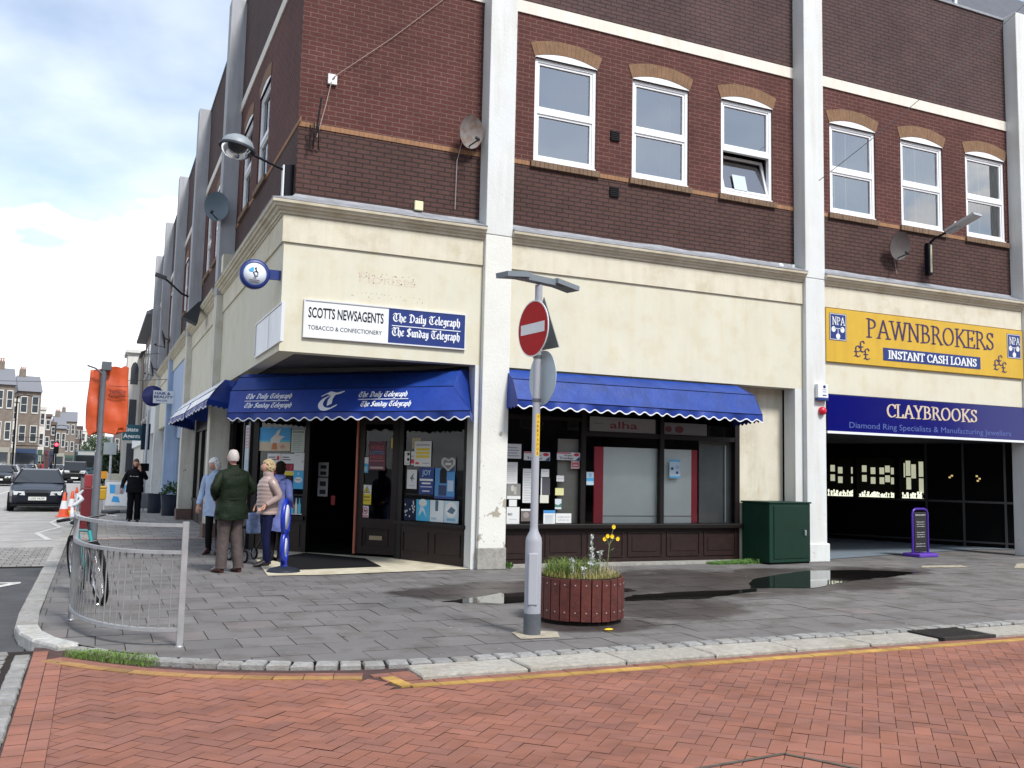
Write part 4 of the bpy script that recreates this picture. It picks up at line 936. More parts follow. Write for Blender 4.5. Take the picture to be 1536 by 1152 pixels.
# ================================================================== SIGNS ON THE BUILDING
dkt = mat('sign_ink', (.02,.022,.03), .6); navy = mat('sign_navy', (.012,.035,.20), .4, noise=.08, nscale=3); signw = mat('sign_white', (.70,.72,.72), .5, noise=.04); frm = mat('sign_frame', (.6,.61,.62), .4)
def signboard(name, label, o, ux, w_, h, th, m, fm=None, fw_=.02, cat='sign'):
    T = thing(name, label, cat, o); ux = Vector(ux).normalized(); n_ = ux.cross(Z)
    b = MB(); b.obox(ux*w_/2+Z*h/2-n_*(-th/2), ux, n_, Z, w_/2, th/2, h/2); b.build('panel', m, T)
    if fm:
        f = MB()
        for c, a, d in ((ux*w_/2+Z*(h+fw_/2), w_/2+fw_, fw_/2), (ux*w_/2-Z*fw_/2, w_/2+fw_, fw_/2), (-ux*fw_/2+Z*h/2, fw_/2, h/2), (ux*(w_+fw_/2)+Z*h/2, fw_/2, h/2)): f.obox(c+n_*(th/2+.005), ux, n_, Z, a, th/2+.008, d)
        f.build('frame', fm, T)
    return T, n_*(th+.0015)
T, o_ = signboard('shop_sign', 'long white and navy newsagent sign on the cream fascia', (.18,0,3.43), X, 2.51, .53, .03, signw, frm)
o_ = Vector(o_)
m = MB().box(1.27, 2.51, -.034, -.0305, 0, .53); m.build('navy_half', navy, T)
m = MB(); text_mb(m, 'SCOTTS NEWSAGENTS', Vector((.05,-.032,.285)), X, Z, .155, w=1.14, bold=.02, th=0); text_mb(m, 'TOBACCO & CONFECTIONERY', Vector((.05,-.032,.105)), X, Z, .065, w=1.12, bold=.006, th=0); m.build('lettering', dkt, T)
m = MB(); pen(m, 'The Daily Telegraph', BLK, (1.33,-.036,.335), X, Z, .125, w=1.10, nib=.17, thin=.05, ang=40); pen(m, 'The Sunday Telegraph', BLK, (1.32,-.036,.115), X, Z, .125, w=1.11, nib=.17, thin=.05, ang=40); m.box(1.32,2.44,-.0385,-.0365,.262,.274)
m.build('newspaper_lettering', mat('awning_white', (.72,.74,.78), .6), T)
# faded fixing holes and ghost letters of the old sign
gh = MB(); random.seed(3)
def hole(x, z, r=.010): gh.add([(x+r*cos(a*pi/3), -.0015, z+r*sin(a*pi/3)) for a in range(6)], [tuple(range(6))[::-1]])
for k in range(9):
    x = 1.0+k*.105
    for q in range(3): hole(x+random.uniform(-.03,.03), 4.32+random.uniform(-.0,.16), random.uniform(.005,.010))
for k in range(22): hole(.85+k*.055+random.uniform(-.02,.02), 4.10+random.choice((0,.06))+random.uniform(-.01,.01), random.uniform(.004,.007))
gh.build('screw_holes', mat('hole', (.10,.07,.05), .9), B)
gh = MB(); text_mb(gh, 'Florists', Vector((.97,-.0008,4.32)), X, Z, .16, w=.90, th=0); gh.build('ghost_lettering', mat('ghost', (.55,.46,.36), .9), B)
T, _ = signboard('shop_sign', 'blank white framed board on the side fascia below the round lottery sign', (-.165,2.05,3.31), -Y, 2.35, .53, .03, mat('blank_board', (.60,.64,.68), .4, noise=.12, nscale=1.5), frm)
MB().box(-.0345,-.031,-1.24,-1.22,0,.53).build('joint', frm, T)
# pawnbroker board
yel_ = mat('sign_yellow', (.58,.36,.025), .5, noise=.08, nscale=2, streak=.1); pur = mat('sign_purple', (.045,.018,.10), .5)
T = thing('shop_sign', 'wide yellow pawnbrokers sign board on the fascia right of the white pillar', 'sign', (10.03,0,3.75))
MB().bbox(.01,5.45,-.05,0,0,1.03,.006).build('panel', yel_, T)
m = MB(); pen(m, 'PAWNBROKERS', SER, (1.02,-.052,.55), X, Z, .36, w=3.55, nib=.11, thin=.045, ang=12)
for x, z, s in ((.78,.14,.26),(.90,.24,.26),(1.02,.10,.26),(4.62,.14,.26),(4.74,.24,.26),(4.86,.10,.26)): pen(m, '#', SER, (x-.1,-.052,z), X, Z, s*.85, w=.2, nib=.12, thin=.05, ang=20)
m.build('lettering', pur, T)
MB().box(1.45,4.15,-.056,-.051,.12,.37).build('blue_strip', navy, T)
m = MB(); pen(m, 'INSTANT CASH LOANS', SER, (1.58,-.057,.165), X, Z, .155, w=2.45, nib=.19, thin=.07, ang=12); m.build('white_lettering', signw, T)
for x in (.09, 4.97):
    MB().box(x, x+.42, -.056, -.051, .42, .94).build('crest_panel', navy, T)
    m = MB(); pen(m, 'NPA', SER, (x+.06,-.058,.72), X, Z, .15, w=.32, nib=.13, thin=.05, ang=10)
    for a, z in ((.1,.63),(.32,.63),(.21,.50)): m.add([(x+a+.052*cos(k*pi/8), -.0575, z+.056*sin(k*pi/8)) for k in range(16)], [tuple(range(16))[::-1]])
    for p, q in (((x+.1,.65),(x+.32,.65)),((x+.21,.65),(x+.21,.55))): m.box(min(p[0],q[0])-.006, max(p[0],q[0])+.006, -.0575, -.057, min(p[1],q[1])-.006, max(p[1],q[1])+.006)
    for z0, z1, x0, x1 in ((.43,.44,.01,.41),(.92,.93,.01,.41),(.44,.92,.01,.02),(.44,.92,.40,.41)): m.box(x+x0, x+x1, -.0575, -.057, z0, z1)
    m.build('crest_balls', signw, T)
T = thing('shop_sign', 'glossy royal blue jewellers fascia above the dark open lobby', 'sign', (10.03,0,2.40))
MB().bbox(.01,5.46,-.06,.2,.03,.72,.006).build('panel', mat('royal_gloss', (.004,.006,.17), .12, spec=.4, noise=.0), T)
MB().box(.0,5.46,-.075,-.03,-.015,.03).build('silver_edge', signw, T)
m = MB(); pen(m, 'CLAYBROOKS', SER, (1.50,-.062,.36), X, Z, .25, w=2.50, nib=.15, thin=.05, ang=12); m.build('lettering', mat('gold_letter', (.55,.44,.33), .5), T)
m = MB(); text_mb(m, 'Diamond Ring Specialists & Manufacturing Jewellers', Vector((.55,-.062,.11)), X, Z, .115, w=4.45, th=0); m.build('faint_lettering', mat('faint_blue', (.07,.11,.30), .4), T)
# lottery roundel on a bracket from the side fascia
T = thing('round_sign', 'round blue rimmed lottery sign projecting from the side fascia corner', 'sign', (-.165,.15,4.3))
MB().lathe([(.0,-.05),(.165,-.05),(.165,.05),(.0,.05)], 32, (-.375,0,0), ax='y').build('disc', mat('disc_white', (.66,.70,.76), .4), T)
MB().lathe([(.165,-.055),(.215,-.055),(.215,.055),(.165,.055),(.165,-.055)], 32, (-.375,0,0), ax='y', cap=False).build('rim', navy, T)
MB().box(-.17,0,-.03,.03,-.05,.09).build('bracket', navy, T)
m = MB(); text_mb(m, 'THE', Vector((-.405,-.057,-.075)), X, Z, .022, w=.05, th=0, bold=.01); text_mb(m, 'NATIONAL', Vector((-.45,-.057,-.105)), X, Z, .022, w=.15, th=0, bold=.01); text_mb(m, 'LOTTERY', Vector((-.44,-.057,-.135)), X, Z, .022, w=.13, th=0, bold=.01)
m.tube([(-.37,-.057,-.03),(-.40,-.057,.02),(-.36,-.057,.04),(-.33,-.057,.02),(-.34,-.057,-.03),(-.38,-.057,-.04)], .006, 5); m.tube([(-.36,-.057,.04),(-.36,-.057,.10)], .006, 5); m.tube([(-.34,-.057,.03),(-.38,-.057,.09)], .006, 5); m.build('emblem_line', dkt, T)
m = MB(); m.add([(-.47,-.056,.05),(-.43,-.056,.085),(-.40,-.056,.10),(-.39,-.056,.06),(-.40,-.056,.03),(-.44,-.056,.025)], [tuple(range(6))[::-1]]); m.build('emblem_blue', mat('light_blue', (.05,.35,.72), .5), T)
# ================================================================== SATELLITE DISHES, LAMPS, BOXES, WIRES
def dish(loc, rz, el, r, m, label, cab=None):
    T = thing('satellite_dish', label, 'satellite dish', loc, rz)
    q = Matrix.Rotation(R(el), 4, 'X'); mb = MB()
    prof = [(r*.02*0+r*i/8, .22*r*(i/8)**2) for i in range(9)]
    d = MB().lathe([(max(a, .002), -h) for a, h in prof], 28, ax='y', cap=False); d.lathe([(max(a, .002), -h+.012) for a, h in prof], 28, ax='y', cap=False)
    d.v = [tuple(q @ Vector((v[0]*.92, v[1]-.18, v[2]*1.05))) for v in d.v]; d.build('reflector', m, T)
    a = MB(); p0 = q @ Vector((0,-.18,-r*.95)); p1 = q @ Vector((0,-.18-r*1.15,-r*.55)); a.tube([p0, p1], .012, 6); a.tube([p1, p1+Vector((0,.06,.05))], .028, 8); a.build('feed_arm', mat('dish_arm', (.05,.05,.05), .6), T)
    b = MB(); b.tube([(0,-.16,0),(0,-.04,-.06),(0,0,-.06)], .02, 8); b.box(-.05,.05,-.012,0,-.14,.04); b.build('wall_bracket', mat('bracket_dark', (.06,.05,.05), .6, noise=.3), T)
    if cab: MB().tube(cab, .006, 5).build('cable', mat('cable_grey', (.3,.27,.25), .7), T)
    return T
rust = mat('rusty_dish', (.16,.09,.06), .7, noise=.6, nscale=9, c2=(.20,.19,.18), bump=.2); gdish = mat('grey_dish', (.10,.085,.08), .6, noise=.2)
dish((2.66,.19,7.0), R(14), 12, .25, rust, 'rusty satellite dish on the brick beside the corner building first pilaster', [(0,-.01,-.05),(-.12,-.012,-.5),(-.13,-.01,-1.3)])
dish((12.02,.19,6.28), R(-5), 14, .27, gdish, 'dark brown satellite dish under the windows beside the modern wall lamp', [(0,-.01,-.05),(.05,-.012,-.3),(.1,-.01,-.58)])
dish((-.33,7.03,7.1), R(-30), 10, .30, mat('slate_dish', (.10,.14,.17), .5), 'slate grey satellite dish on the nearest grey side pilaster')
dish((-.33,21.3,6.0), R(-90), 10, .32, gdish, 'dark satellite dish low on a far grey pilaster above the blue shop')
dish((-.33,28.3,5.6), R(-90), 10, .32, gdish, 'second dark satellite dish above the oval hair salon sign')
# bare aerial bracket and cable
T = thing('aerial_bracket', 'empty black aerial bracket on the brick near the building corner', 'bracket', (.23,.19,6.6))
m = MB(); m.tube([(0,-.02,-.28),(-.03,-.22,0),(0,-.02,.12)], .010, 6).tube([(.08,-.02,-.28),(.03,-.22,0),(.08,-.02,.12)], .010, 6).tube([(0,-.22,-.05),(.05,-.24,.45)], .014, 6).tube([(-.06,-.1,-.3),(-.07,-.1,.05)], .012, 6); m.build('arm', mat('black_steel', (.02,.02,.022), .5), T)
wirem = mat('wire', (.33,.25,.22), .7)
T = thing('junction_box', 'small white junction box on the red brick with a thin cable running up right', 'junction box', (.48,.2,7.46)); MB().bbox(-.07,.07,-.05,0,-.08,.08,.008).build('box', signw, T)
MB().tube([(-.02,-.06,-.05),(-.08,-.03,-.4),(-.2,-.03,-.95)], .008, 5).tube([(.02,-.06,.04),(.9,-.03,.85),(1.8,-.03,1.75),(2.49,-.03,2.3)], .0045, 5).tube([(0,-.055,.0),(.03,-.07,.04)], .012, 6).build('cable', wirem, T)
tag(MB().bbox(1.86,2.0,.14,.2,5.60,5.75,.008).build('junction_box', mat('cream_plastic', (.62,.60,.38), .5)), 'small pale yellow box above the cornice near the first pilaster', 'junction box')
tag(MB().bbox(15.62,15.9,-.02,.2,5.72,6.05,.012).build('junction_box', mat('cream_plastic2', (.55,.52,.38), .5)), 'cream box on the brick at the far right edge above the cornice', 'junction box')
tag(MB().bbox(-.28,-.02,6.6,6.9,5.62,6.0,.012).build('junction_box', mat('cream_plastic2', (.55,.52,.38), .5)), 'cream box at the foot of the nearest grey side pilaster', 'junction box')
for i, (x, z) in enumerate(((5.5,7.44),(5.5,6.43))):
    m = MB(); m.box(x-.09,x+.09,.175,.2,z-.09,z+.09)
    for k in range(5): m.box(x-.08,x+.08,.165,.176,z-.075+k*.034,z-.055+k*.034)
    tag(m.build('air_vent', mat('vent_black', (.015,.013,.014), .6)), ('square black vent between the two leftmost windows' if i == 0 else 'square black vent on the dark brick below the string course'), 'air vent')
m = MB(); m.tube([(9.35,.1,5.45),(9.38,.08,5.56)], .03, 6).sphere((9.0,.0,5.48),.06,.05,.05,8,6); 
tag(m.build('litter', signw), 'scrap of white litter caught on the lead above the cornice', 'litter')
# alarm boxes on the white pillar
T = thing('alarm_box', 'white intruder alarm box with dark blue base on the white pillar', 'alarm box', (9.70,-.11,2.98)); MB().bbox(0,.25,-.08,0,.05,.31,.01).build('cover', signw, T); MB().bbox(0,.25,-.085,0,0,.05,.006).build('base', navy, T)
m = MB(); m.sphere((.155,-.082,.26), .035, .004, .03, 8, 6); m.box(.11,.2,-.083,-.08,.20,.208).box(.11,.2,-.083,-.08,.16,.168).box(.11,.2,-.083,-.08,.09,.11); m.build('marking', navy, T)
T = thing('alarm_sounder', 'round red fire alarm sounder below the white alarm box', 'alarm', (9.85,-.11,2.79)); MB().lathe([(.075,0),(.075,-.05),(.05,-.085),(.001,-.09)], 20, ax='y').build('housing', mat('alarm_red', (.55,.01,.03), .35), T); MB().lathe([(.05,0),(.05,-.01)], 12, (0,0,0), ax='y').build('base', black, T)
# old domed street lamp on the corner
T = thing('street_lamp', 'old domed street lamp on a black wall bracket at the building corner', 'street lamp', (0,.45,6.0))
MB().bbox(-.14,0,-.07,.07,-.45,.10,.01).build('mounting_box', mat('lamp_black', (.012,.012,.02), .5), T)
MB().tube([(-.14,0,.02),(-.35,0,.09),(-.58,0,.17)], .022, 8).build('arm', mat('lamp_black', (.012,.012,.02), .5), T)
hc = Vector((-.84,0,.24)); q = Matrix.Rotation(R(10), 4, 'Y')
def rt_(mb, c, q): mb.v = [tuple(c + q @ (Vector(v)-c)) for v in mb.v]; return mb
rt_(MB().lathe([(.25,0),(.24,.06),(.20,.13),(.12,.18),(.02,.195)], 24, hc), hc, q).build('hood', mat('lamp_grey', (.24,.27,.29), .5, noise=.15), T)
rt_(MB().lathe([(.268,-.02),(.272,.015),(.255,.02),(.25,-.02)], 24, hc), hc, q).build('rim', mat('rim_dark', (.04,.045,.055), .5), T)
rt_(MB().lathe([(.23,-.02),(.21,-.07),(.15,-.13),(.06,-.165),(.004,-.17)], 24, hc, cap=False), hc, q).build('bowl', glass('bowl_glass', 1.6, (.72,.76,.80)), T)
MB().box(-.16,-.14,-.06,.06,-.42,.08).build('white_edge', signw, T)
# modern wall lamp
T = thing('street_lamp', 'flat modern grey wall lamp on a black bracket below the rightmost windows', 'street lamp', (13.0,.2,6.1))
MB().bbox(-.06,.06,-.10,0,-.32,.34,.01).build('mounting_box', mat('lamp_black', (.012,.012,.02), .5), T)
m = MB().box(-.02,.03,-.108,-.10,-.28,.30); m.build('number_strip', mat('strip_cream', (.55,.52,.34), .6), T)
MB().tube([(0,-.08,.34),(.02,-.2,.42),(.06,-.5,.50)], .025, 8).build('arm', mat('lamp_black', (.012,.012,.02), .5), T)
m = MB(); dq = Vector((.12,-.88,.30)).normalized(); m.obox(Vector((.06,-.5,.50))+dq*.33, dq, dq.cross(Z), dq.cross(Z).cross(dq), .33, .14, .025); m.obox(Vector((.06,-.5,.50))+dq*.1, dq, dq.cross(Z), dq.cross(Z).cross(dq), .12, .08, .045); m.build('lamp_head', mat('lamp_alu', (.42,.44,.45), .45, metal=.4), T)
MB().sphere(Vector((.06,-.5,.50))+dq*.16+Z*.08, .035).build('photocell', signw, T)
# farther lamp arm standing out over the street
T = thing('street_lamp', 'dark street lamp with a long outstretched arm high on a side pilaster', 'street lamp', (-.33,14.3,6.0))
m = MB().tube([(0,0,.35),(-.2,0,.42),(-.5,0,.68),(-.65,0,.80)], .03, 6); m.build('arm', mat('lamp_black', (.012,.012,.02), .5), T); MB().obox((-.78,0,.86), (1,0,-.3), Y, (.3,0,1), .16, .09, .045).build('lamp_head', mat('lamp_dark', (.05,.055,.06), .5), T)
T = thing('floodlight', 'dark hooded floodlight hanging by the second side pilaster', 'floodlight', (-.33,10.2,5.2)); MB().ring([[(-.1,-.15,.3),(.0,-.15,.35),(.0,.15,.35),(-.1,.15,.3)],[(-.45,-.2,-.1),(-.1,-.2,-.25),(-.1,.2,-.25),(-.45,.2,-.1)]], sm=False).build('housing', mat('lamp_dark', (.05,.055,.06), .5), T); MB().tube([(0,0,.2),(.33,0,.1)], .03, 6).build('bracket', mat('lamp_black', (.012,.012,.02), .5), T)
# overhead wires
def wire(p, q, sag, r, label):
    p, q = Vector(p), Vector(q); tag(MB().tube([p*(1-t/16)+q*(t/16)-Z*sag*4*(t/16)*(1-t/16) for t in range(17)], r, 5).build('overhead_wire', mat('wire_dark', (.06,.06,.065), .6)), label, 'wire')
wire((7.0,-3.2,5.9),(16.5,-2.0,13.8), .25, .006, 'thin overhead wire slanting up across the windows and white pillar')
wire((-.33,28,6.2),(-14,42,7.0), .35, .012, 'upper thin wire crossing the sky over the street')
wire((-.33,22,4.6),(-14,30,5.0), .3, .010, 'lower thin wire crossing the sky over the street')

# ================================================================== NOTICES AND POSTERS
def colr(c): return mat('paper_%d_%d_%d' % tuple(int(q*100) for q in c), c, .7)
def poster(label, o, d, n_, s0, s1, z0, z1, bg, marks=(), t=.012, group=None, cat='poster', name='poster'):
    mb = MB(); onwall(mb, o, d, s0, s1, z0, z1, t, t+.002, n_)
    cx = Vector(o)+d*(s0+s1)/2+Z*z0; T = mb
    mb.v = [tuple(Vector(v)-cx) for v in mb.v]; ms = [colr(bg)]
    if d.cross(Z).dot(n_) > 0: du, u0, u1 = d, s0, s1
    else: du, u0, u1 = -d, -s1, -s0
    W2, H2 = (s1-s0), (z1-z0)
    for k, mk in enumerate(marks):
        c = colr(mk[-1])
        if c not in ms: ms.append(c)
        mi = ms.index(c); base_ = du*(-W2/2)+n_*(t+.003+.0004*k)
        if isinstance(mk[0], str):
            text_mb(mb, mk[0], base_+du*(mk[1]*W2)+Z*(mk[2]*H2), du, Z, mk[4]*H2, mi, w=mk[3]*W2, th=0, bold=.015)
        elif mk[0] == 0:   # rect x0,y0,x1,y1
            _, a, b, c2_, d_, _c = mk; P = [base_+du*(x*W2)+Z*(y*H2) for x, y in ((a,b),(c2_,b),(c2_,d_),(a,d_))]; mb.add(P, [(0,1,2,3)], mi)
        elif mk[0] == 1:   # polygon
            P = [base_+du*(x*W2)+Z*(y*H2) for x, y in mk[1]]; mb.add(P, [tuple(range(len(P)))], mi)
        elif mk[0] == 2:   # ellipse
            _, x, y, rx, ry, _c = mk; P = [base_+du*((x+rx*cos(a*pi/8))*W2)+Z*((y+ry*sin(a*pi/8))*H2) for a in range(16)]; mb.add(P, [tuple(range(16))], mi)
    ob = mb.build(name, ms); ob.location = cx
    return tag(ob, label, cat, group)
WH = (.62,.63,.62); BK = (.03,.03,.035); GY = (.33,.34,.35); CY = (.06,.36,.62); RD = (.55,.03,.05); YL = (.66,.52,.04); NV = (.03,.06,.22)
def lines(n0, n1, k, c=GY, x0=.12, x1=.88): return [(0, x0, n0+(n1-n0)*i/k, x1-random.uniform(0,.2), n0+(n1-n0)*i/k+(n1-n0)/k*.4, c) for i in range(k)]
D_ = (A_, dg, ng)
poster('beach poster with blue sky, white bird and sand at the top of the left window', *D_, 2.30, 3.0, 1.81, 2.24, (.06,.32,.62), [(0,0,0,1,.38,(.55,.46,.33)),(0,0,.38,1,.46,(.10,.42,.60)),(1,[(.38,.3),(.62,.3),(.7,.5),(.82,.62),(.62,.66),(.68,.95),(.56,.84),(.5,.7),(.36,.5)],(.60,.58,.52)),(1,[(.4,.06),(.6,.06),(.56,.34),(.44,.34)],(.50,.16,.06)),(1,[(.7,.1),(.8,.1),(.85,.2),(.75,.28),(.68,.2)],(.52,.25,.2))])
poster('pale green printed price list beside the beach poster', *D_, 1.99, 2.28, 1.79, 2.19, (.45,.52,.44), [(0,.05,.9,.95,.94,BK)]+lines(.1,.85,8))
poster('white and red lottery jackpot poster with big red numbers', *D_, 2.50, 2.80, 1.40, 1.76, WH, [(0,0,0,1,.48,RD),('16',.45,.1,.4,.3,WH),(0,.1,.8,.6,.84,BK),(0,.1,.68,.7,.72,BK),(2,.8,.78,.1,.12,RD)])
poster('red lottery jackpot poster with a yellow strip along its foot', *D_, 2.20, 2.49, 1.37, 1.76, WH, [(0,0,.2,1,.55,(.22,.015,.03)),(0,0,0,1,.18,YL),('1',.75,.25,.08,.25,RD),(0,.1,.82,.6,.86,BK),(0,.1,.7,.75,.74,BK)])
poster('plain white notice above the bright blue notice', *D_, 1.98, 2.20, 1.46, 1.78, WH, [(2,.85,.5,.05,.04,BK),(0,.1,.85,.5,.88,GY)])
poster('bright blue notice with a white oval in the left window', *D_, 1.98, 2.20, 1.13, 1.455, CY, [(2,.5,.5,.4,.16,WH),(0,.2,.49,.8,.52,NV),(2,.5,.85,.1,.08,(.3,.55,.7))])
poster('picture of white and turquoise bottles low in the left window', *D_, 1.98, 2.38, .67, .98, (.02,.04,.07), [(0,.0,.0,1,.06,WH)]+[(1,[(x,.06),(x+.15,.06),(x+.15,.55),(x+.1,.7),(x+.09,.95),(x+.05,.95),(x+.04,.7),(x,.55)],c) for x, c in ((.02,WH),(.2,(.5,.6,.6)),(.4,(.1,.5,.6)),(.6,WH),(.78,(.1,.5,.62)))])
poster('pale pink and blue poster in the side window left of the door', Vector((.14,4.25,0)), Y, -X, .1, .68, 1.2, 2.3, (.40,.46,.52), [(0,.1,.6,.9,.95,(.40,.25,.30)),(0,.15,.1,.9,.4,(.30,.42,.50))]+lines(.62,.95,6,(.5,.45,.48)))
poster('red and blue framed door poster with bold lettering', *D_, .28, .62, 1.50, 2.0, (.13,.05,.07), [(0,.05,.3,.95,.35,(.3,.1,.12)),('WORLD',.1,.72,.8,.14,(.4,.08,.09)),('LOTTO',.1,.55,.8,.12,(.07,.22,.4)),('PRIZE',.1,.4,.8,.11,(.4,.08,.09)),(0,.1,.05,.9,.12,(.45,.36,.33))])
poster('small blue and white sticker on the shop door above the yellow warning', *D_, .62, .72, 1.45, 1.72, CY, [(0,0,.6,1,1,WH),(0,.2,.1,.8,.4,(.3,.5,.6))])
poster('yellow warning notice with a triangle on the shop door', *D_, .54, .72, .90, 1.24, YL, [(0,0,.55,1,1,WH),(1,[(.12,.6),(.88,.6),(.5,.95)],BK),(1,[(.2,.63),(.8,.63),(.5,.9)],YL),(1,[(.42,.66),(.58,.66),(.5,.84)],BK),(0,.15,.35,.85,.42,(.25,.2,.02)),(0,.15,.18,.85,.25,(.4,.3,.02))])
poster('no dogs notice with a red ring low on the shop door', *D_, .58, .72, .68, .88, WH, [(2,.5,.58,.38,.32,RD),(2,.5,.58,.29,.25,WH),(1,[(.3,.5),(.35,.65),(.6,.62),(.72,.72),(.68,.5),(.6,.52),(.58,.44),(.5,.52),(.4,.5),(.36,.42)],BK),(1,[(.27,.78),(.33,.82),(.73,.4),(.67,.34)],RD),(0,.1,.06,.9,.16,RD)])
poster('small yellow note near the top edge of the shop door', *D_, .10, .17, 1.88, 2.05, YL)
for k, (z0, z1, lb) in enumerate(((1.36,1.62,'topmost'),(1.00,1.34,'lower'))):
    poster(lb+' grey notice with black squares inside the open doorway', Vector((1.5,3.3,0)), dg, ng, .12, .34, z0, z1, (.26,.27,.28), [(0,.2,.55,.8,.8,BK),(0,.2,.12,.8,.36,BK)])
poster('small red box seen inside the open doorway', Vector((1.5,3.3,0)), dg, ng, -.05, .04, .85, 1.02, (.25,.02,.02))
D2 = (A2, d2, n2_)
poster('large white price list with yellow bars in the right corner window', *D2, .86, 1.28, 1.58, 2.0, WH, [(0,.1,.82,.9,.88,GY),(0,.1,.62,.9,.72,YL),(0,.1,.48,.9,.58,YL),(0,.1,.34,.9,.44,YL),(0,.08,.08,.3,.16,RD),(0,.5,.1,.9,.14,GY)])
poster('white and red notice left of the yellow barred price list', *D2, 1.28, 1.36, 1.60, 1.83, WH, [(0,.0,.1,1,.42,RD),(0,.1,.6,.9,.68,GY)])
poster('narrow white notice with black squares at the left edge of the right corner window', *D2, 1.39, 1.53, 1.60, 1.83, WH, [(0,.5,.7,.9,.9,BK),(0,.5,.3,.9,.5,BK),(0,.1,.1,.9,.15,GY)])
poster('mustard yellow card high in the right corner window', *D2, 1.20, 1.42, 1.88, 2.06, (.42,.30,.04), t=-.05)
poster('heart shaped pale badge poster in the right corner window', *D2, .26, .62, 1.50, 1.74, (.10,.10,.11), [(1,[(.5,.02),(.95,.5),(.95,.8),(.75,.98),(.5,.82),(.25,.98),(.05,.8),(.05,.5)],(.42,.42,.40)),(1,[(.5,.15),(.82,.5),(.82,.75),(.7,.85),(.5,.7),(.3,.85),(.18,.75),(.18,.5)],(.16,.16,.16)),(0,.3,.45,.7,.6,(.5,.5,.46))])
poster('white notice with a small insect drawing in the right corner window', *D2, 1.20, 1.45, 1.20, 1.52, WH, [(1,[(.3,.55),(.5,.7),(.75,.85),(.6,.62),(.8,.5),(.55,.5),(.6,.3),(.45,.48)],(.16,.15,.12)),(0,.2,.15,.8,.18,GY)])
poster('dark blue poster headed with bold pale lettering in the right corner window', *D2, .78, 1.14, 1.12, 1.56, (.02,.05,.22), [('JOY',.2,.72,.6,.2,(.35,.5,.65)),(0,.05,.5,.95,.58,WH),(0,.2,.38,.8,.44,WH),(0,.1,.26,.9,.3,(.4,.45,.6)),(0,.25,.1,.75,.14,WH)])
poster('light blue poster of dark figures beside the dark blue poster', *D2, .28, .75, 1.06, 1.56, (.06,.22,.46), [(0,.25,.5,.6,.92,BK),(2,.42,.9,.14,.1,BK),(0,.2,.1,.6,.44,(.03,.05,.12)),(0,.65,.25,.95,.6,(.35,.45,.55)),(0,0,0,1,.08,NV)])
for k, (s0, s1, lb, bgc, mk) in enumerate(((1.20,1.50,'dark display card with white spots at the left foot of the right corner window',(.02,.03,.07),[(2,random.random()*.8+.1,random.random()*.9,.05,.05,WH) for _ in range(14)]),
    (.86,1.19,'turquoise display card with a round white top at the foot of the right corner window',(.05,.38,.60),[(2,.5,.85,.3,.18,WH),(1,[(.2,.2),(.5,.5),(.8,.15),(.6,.6),(.3,.7)],(.5,.6,.65))]),
    (.52,.85,'white display card with a dark upright figure at the foot of the right corner window',(.55,.6,.62),[(1,[(.4,.5),(.6,.5),(.62,.95),(.5,1.02),(.38,.95)],(.05,.12,.16)),(0,.1,.1,.5,.2,(.3,.45,.55))]),
    (.17,.51,'pale display card with a round striped shape at the foot of the right corner window',(.40,.52,.58),[(2,.5,.6,.4,.36,WH),(1,[(.2,.5),(.5,.75),(.8,.6),(.6,.4)],(.08,.14,.2)),(0,.2,.1,.8,.2,(.15,.35,.45))]))):
    poster(lb, *D2, s0, s1, .68, 1.03, bgc, mk)
# notices in the second bay window
F_ = (Vector((0,.37,0)), X, -Y)
def nb_(label, x0, x1, z0, z1, bgc=WH, mk=(), t=.004): poster(label, *F_, x0, x1, z0, z1, bgc, mk, t=t, cat='notice', name='notice')
at = lambda: [(0,0,.82,.6,.96,RD),('Auto',.30,.5,.36,.26,BK),('Trader',.1,.12,.62,.3,BK),(2,.84,.72,.12,.2,RD),(1,[(.8,.02),(.98,.02),(.98,.5)],NV)]
nb_('white car magazine strip behind the lamp post', 3.95,4.43,1.72,1.86, WH, at())
nb_('white car magazine strip right of the lamp post', 4.56,5.0,1.74,1.87, WH, at())
nb_('small red and white sticker under the right hand car magazine strip', 4.83,4.99,1.60,1.73, (.55,.4,.4), [(0,.1,.2,.9,.8,(.5,.1,.1)),(0,.2,.4,.8,.5,WH)])
nb_('wide handwritten notice topmost beside the peeling pillar', 3.60,3.90,1.74,1.98, WH, lines(.15,.9,4))
nb_('long typed notice below the handwritten one beside the peeling pillar', 3.61,3.84,1.33,1.68, WH, lines(.1,.9,9,(.5,.5,.5)))
nb_('grey photograph notice beside the peeling pillar', 3.66,3.90,1.08,1.33, (.2,.2,.19), [(0,0,0,1,.2,WH),(2,.4,.7,.12,.2,(.45,.44,.4)),(0,.5,.3,.7,.8,(.35,.34,.3))])
nb_('blank square white card below the grey photograph notice', 3.70,3.84,.96,1.07, WH)
nb_('tall white poster with bold black word at the foot beside the peeling pillar', 3.66,3.89,.68,.95, WH, [('BEE!',.1,.5,.35,.14,BK),(0,.2,.25,.8,.27,GY)])
nb_('dark brown framed photograph low behind the lamp post', 3.92,4.10,.72,.92, (.13,.11,.10), [(0,0,.85,1,1,WH),(2,.5,.5,.3,.25,(.25,.22,.2))])
nb_('tall stack of white cards left of the lamp post', 3.94,4.12,1.02,1.58, (.55,.56,.56), lines(.05,.95,12,(.42,.42,.43)))
nb_('white card just right of the lamp post', 4.27,4.42,1.45,1.58, WH, [(0,.1,.7,.8,.75,GY)])
nb_('dark photograph just right of the lamp post', 4.27,4.44,1.15,1.44, (.07,.07,.08), [(0,0,0,.12,1,WH)])
nb_('cream card below the dark photograph', 4.26,4.42,1.02,1.15, (.56,.56,.48))
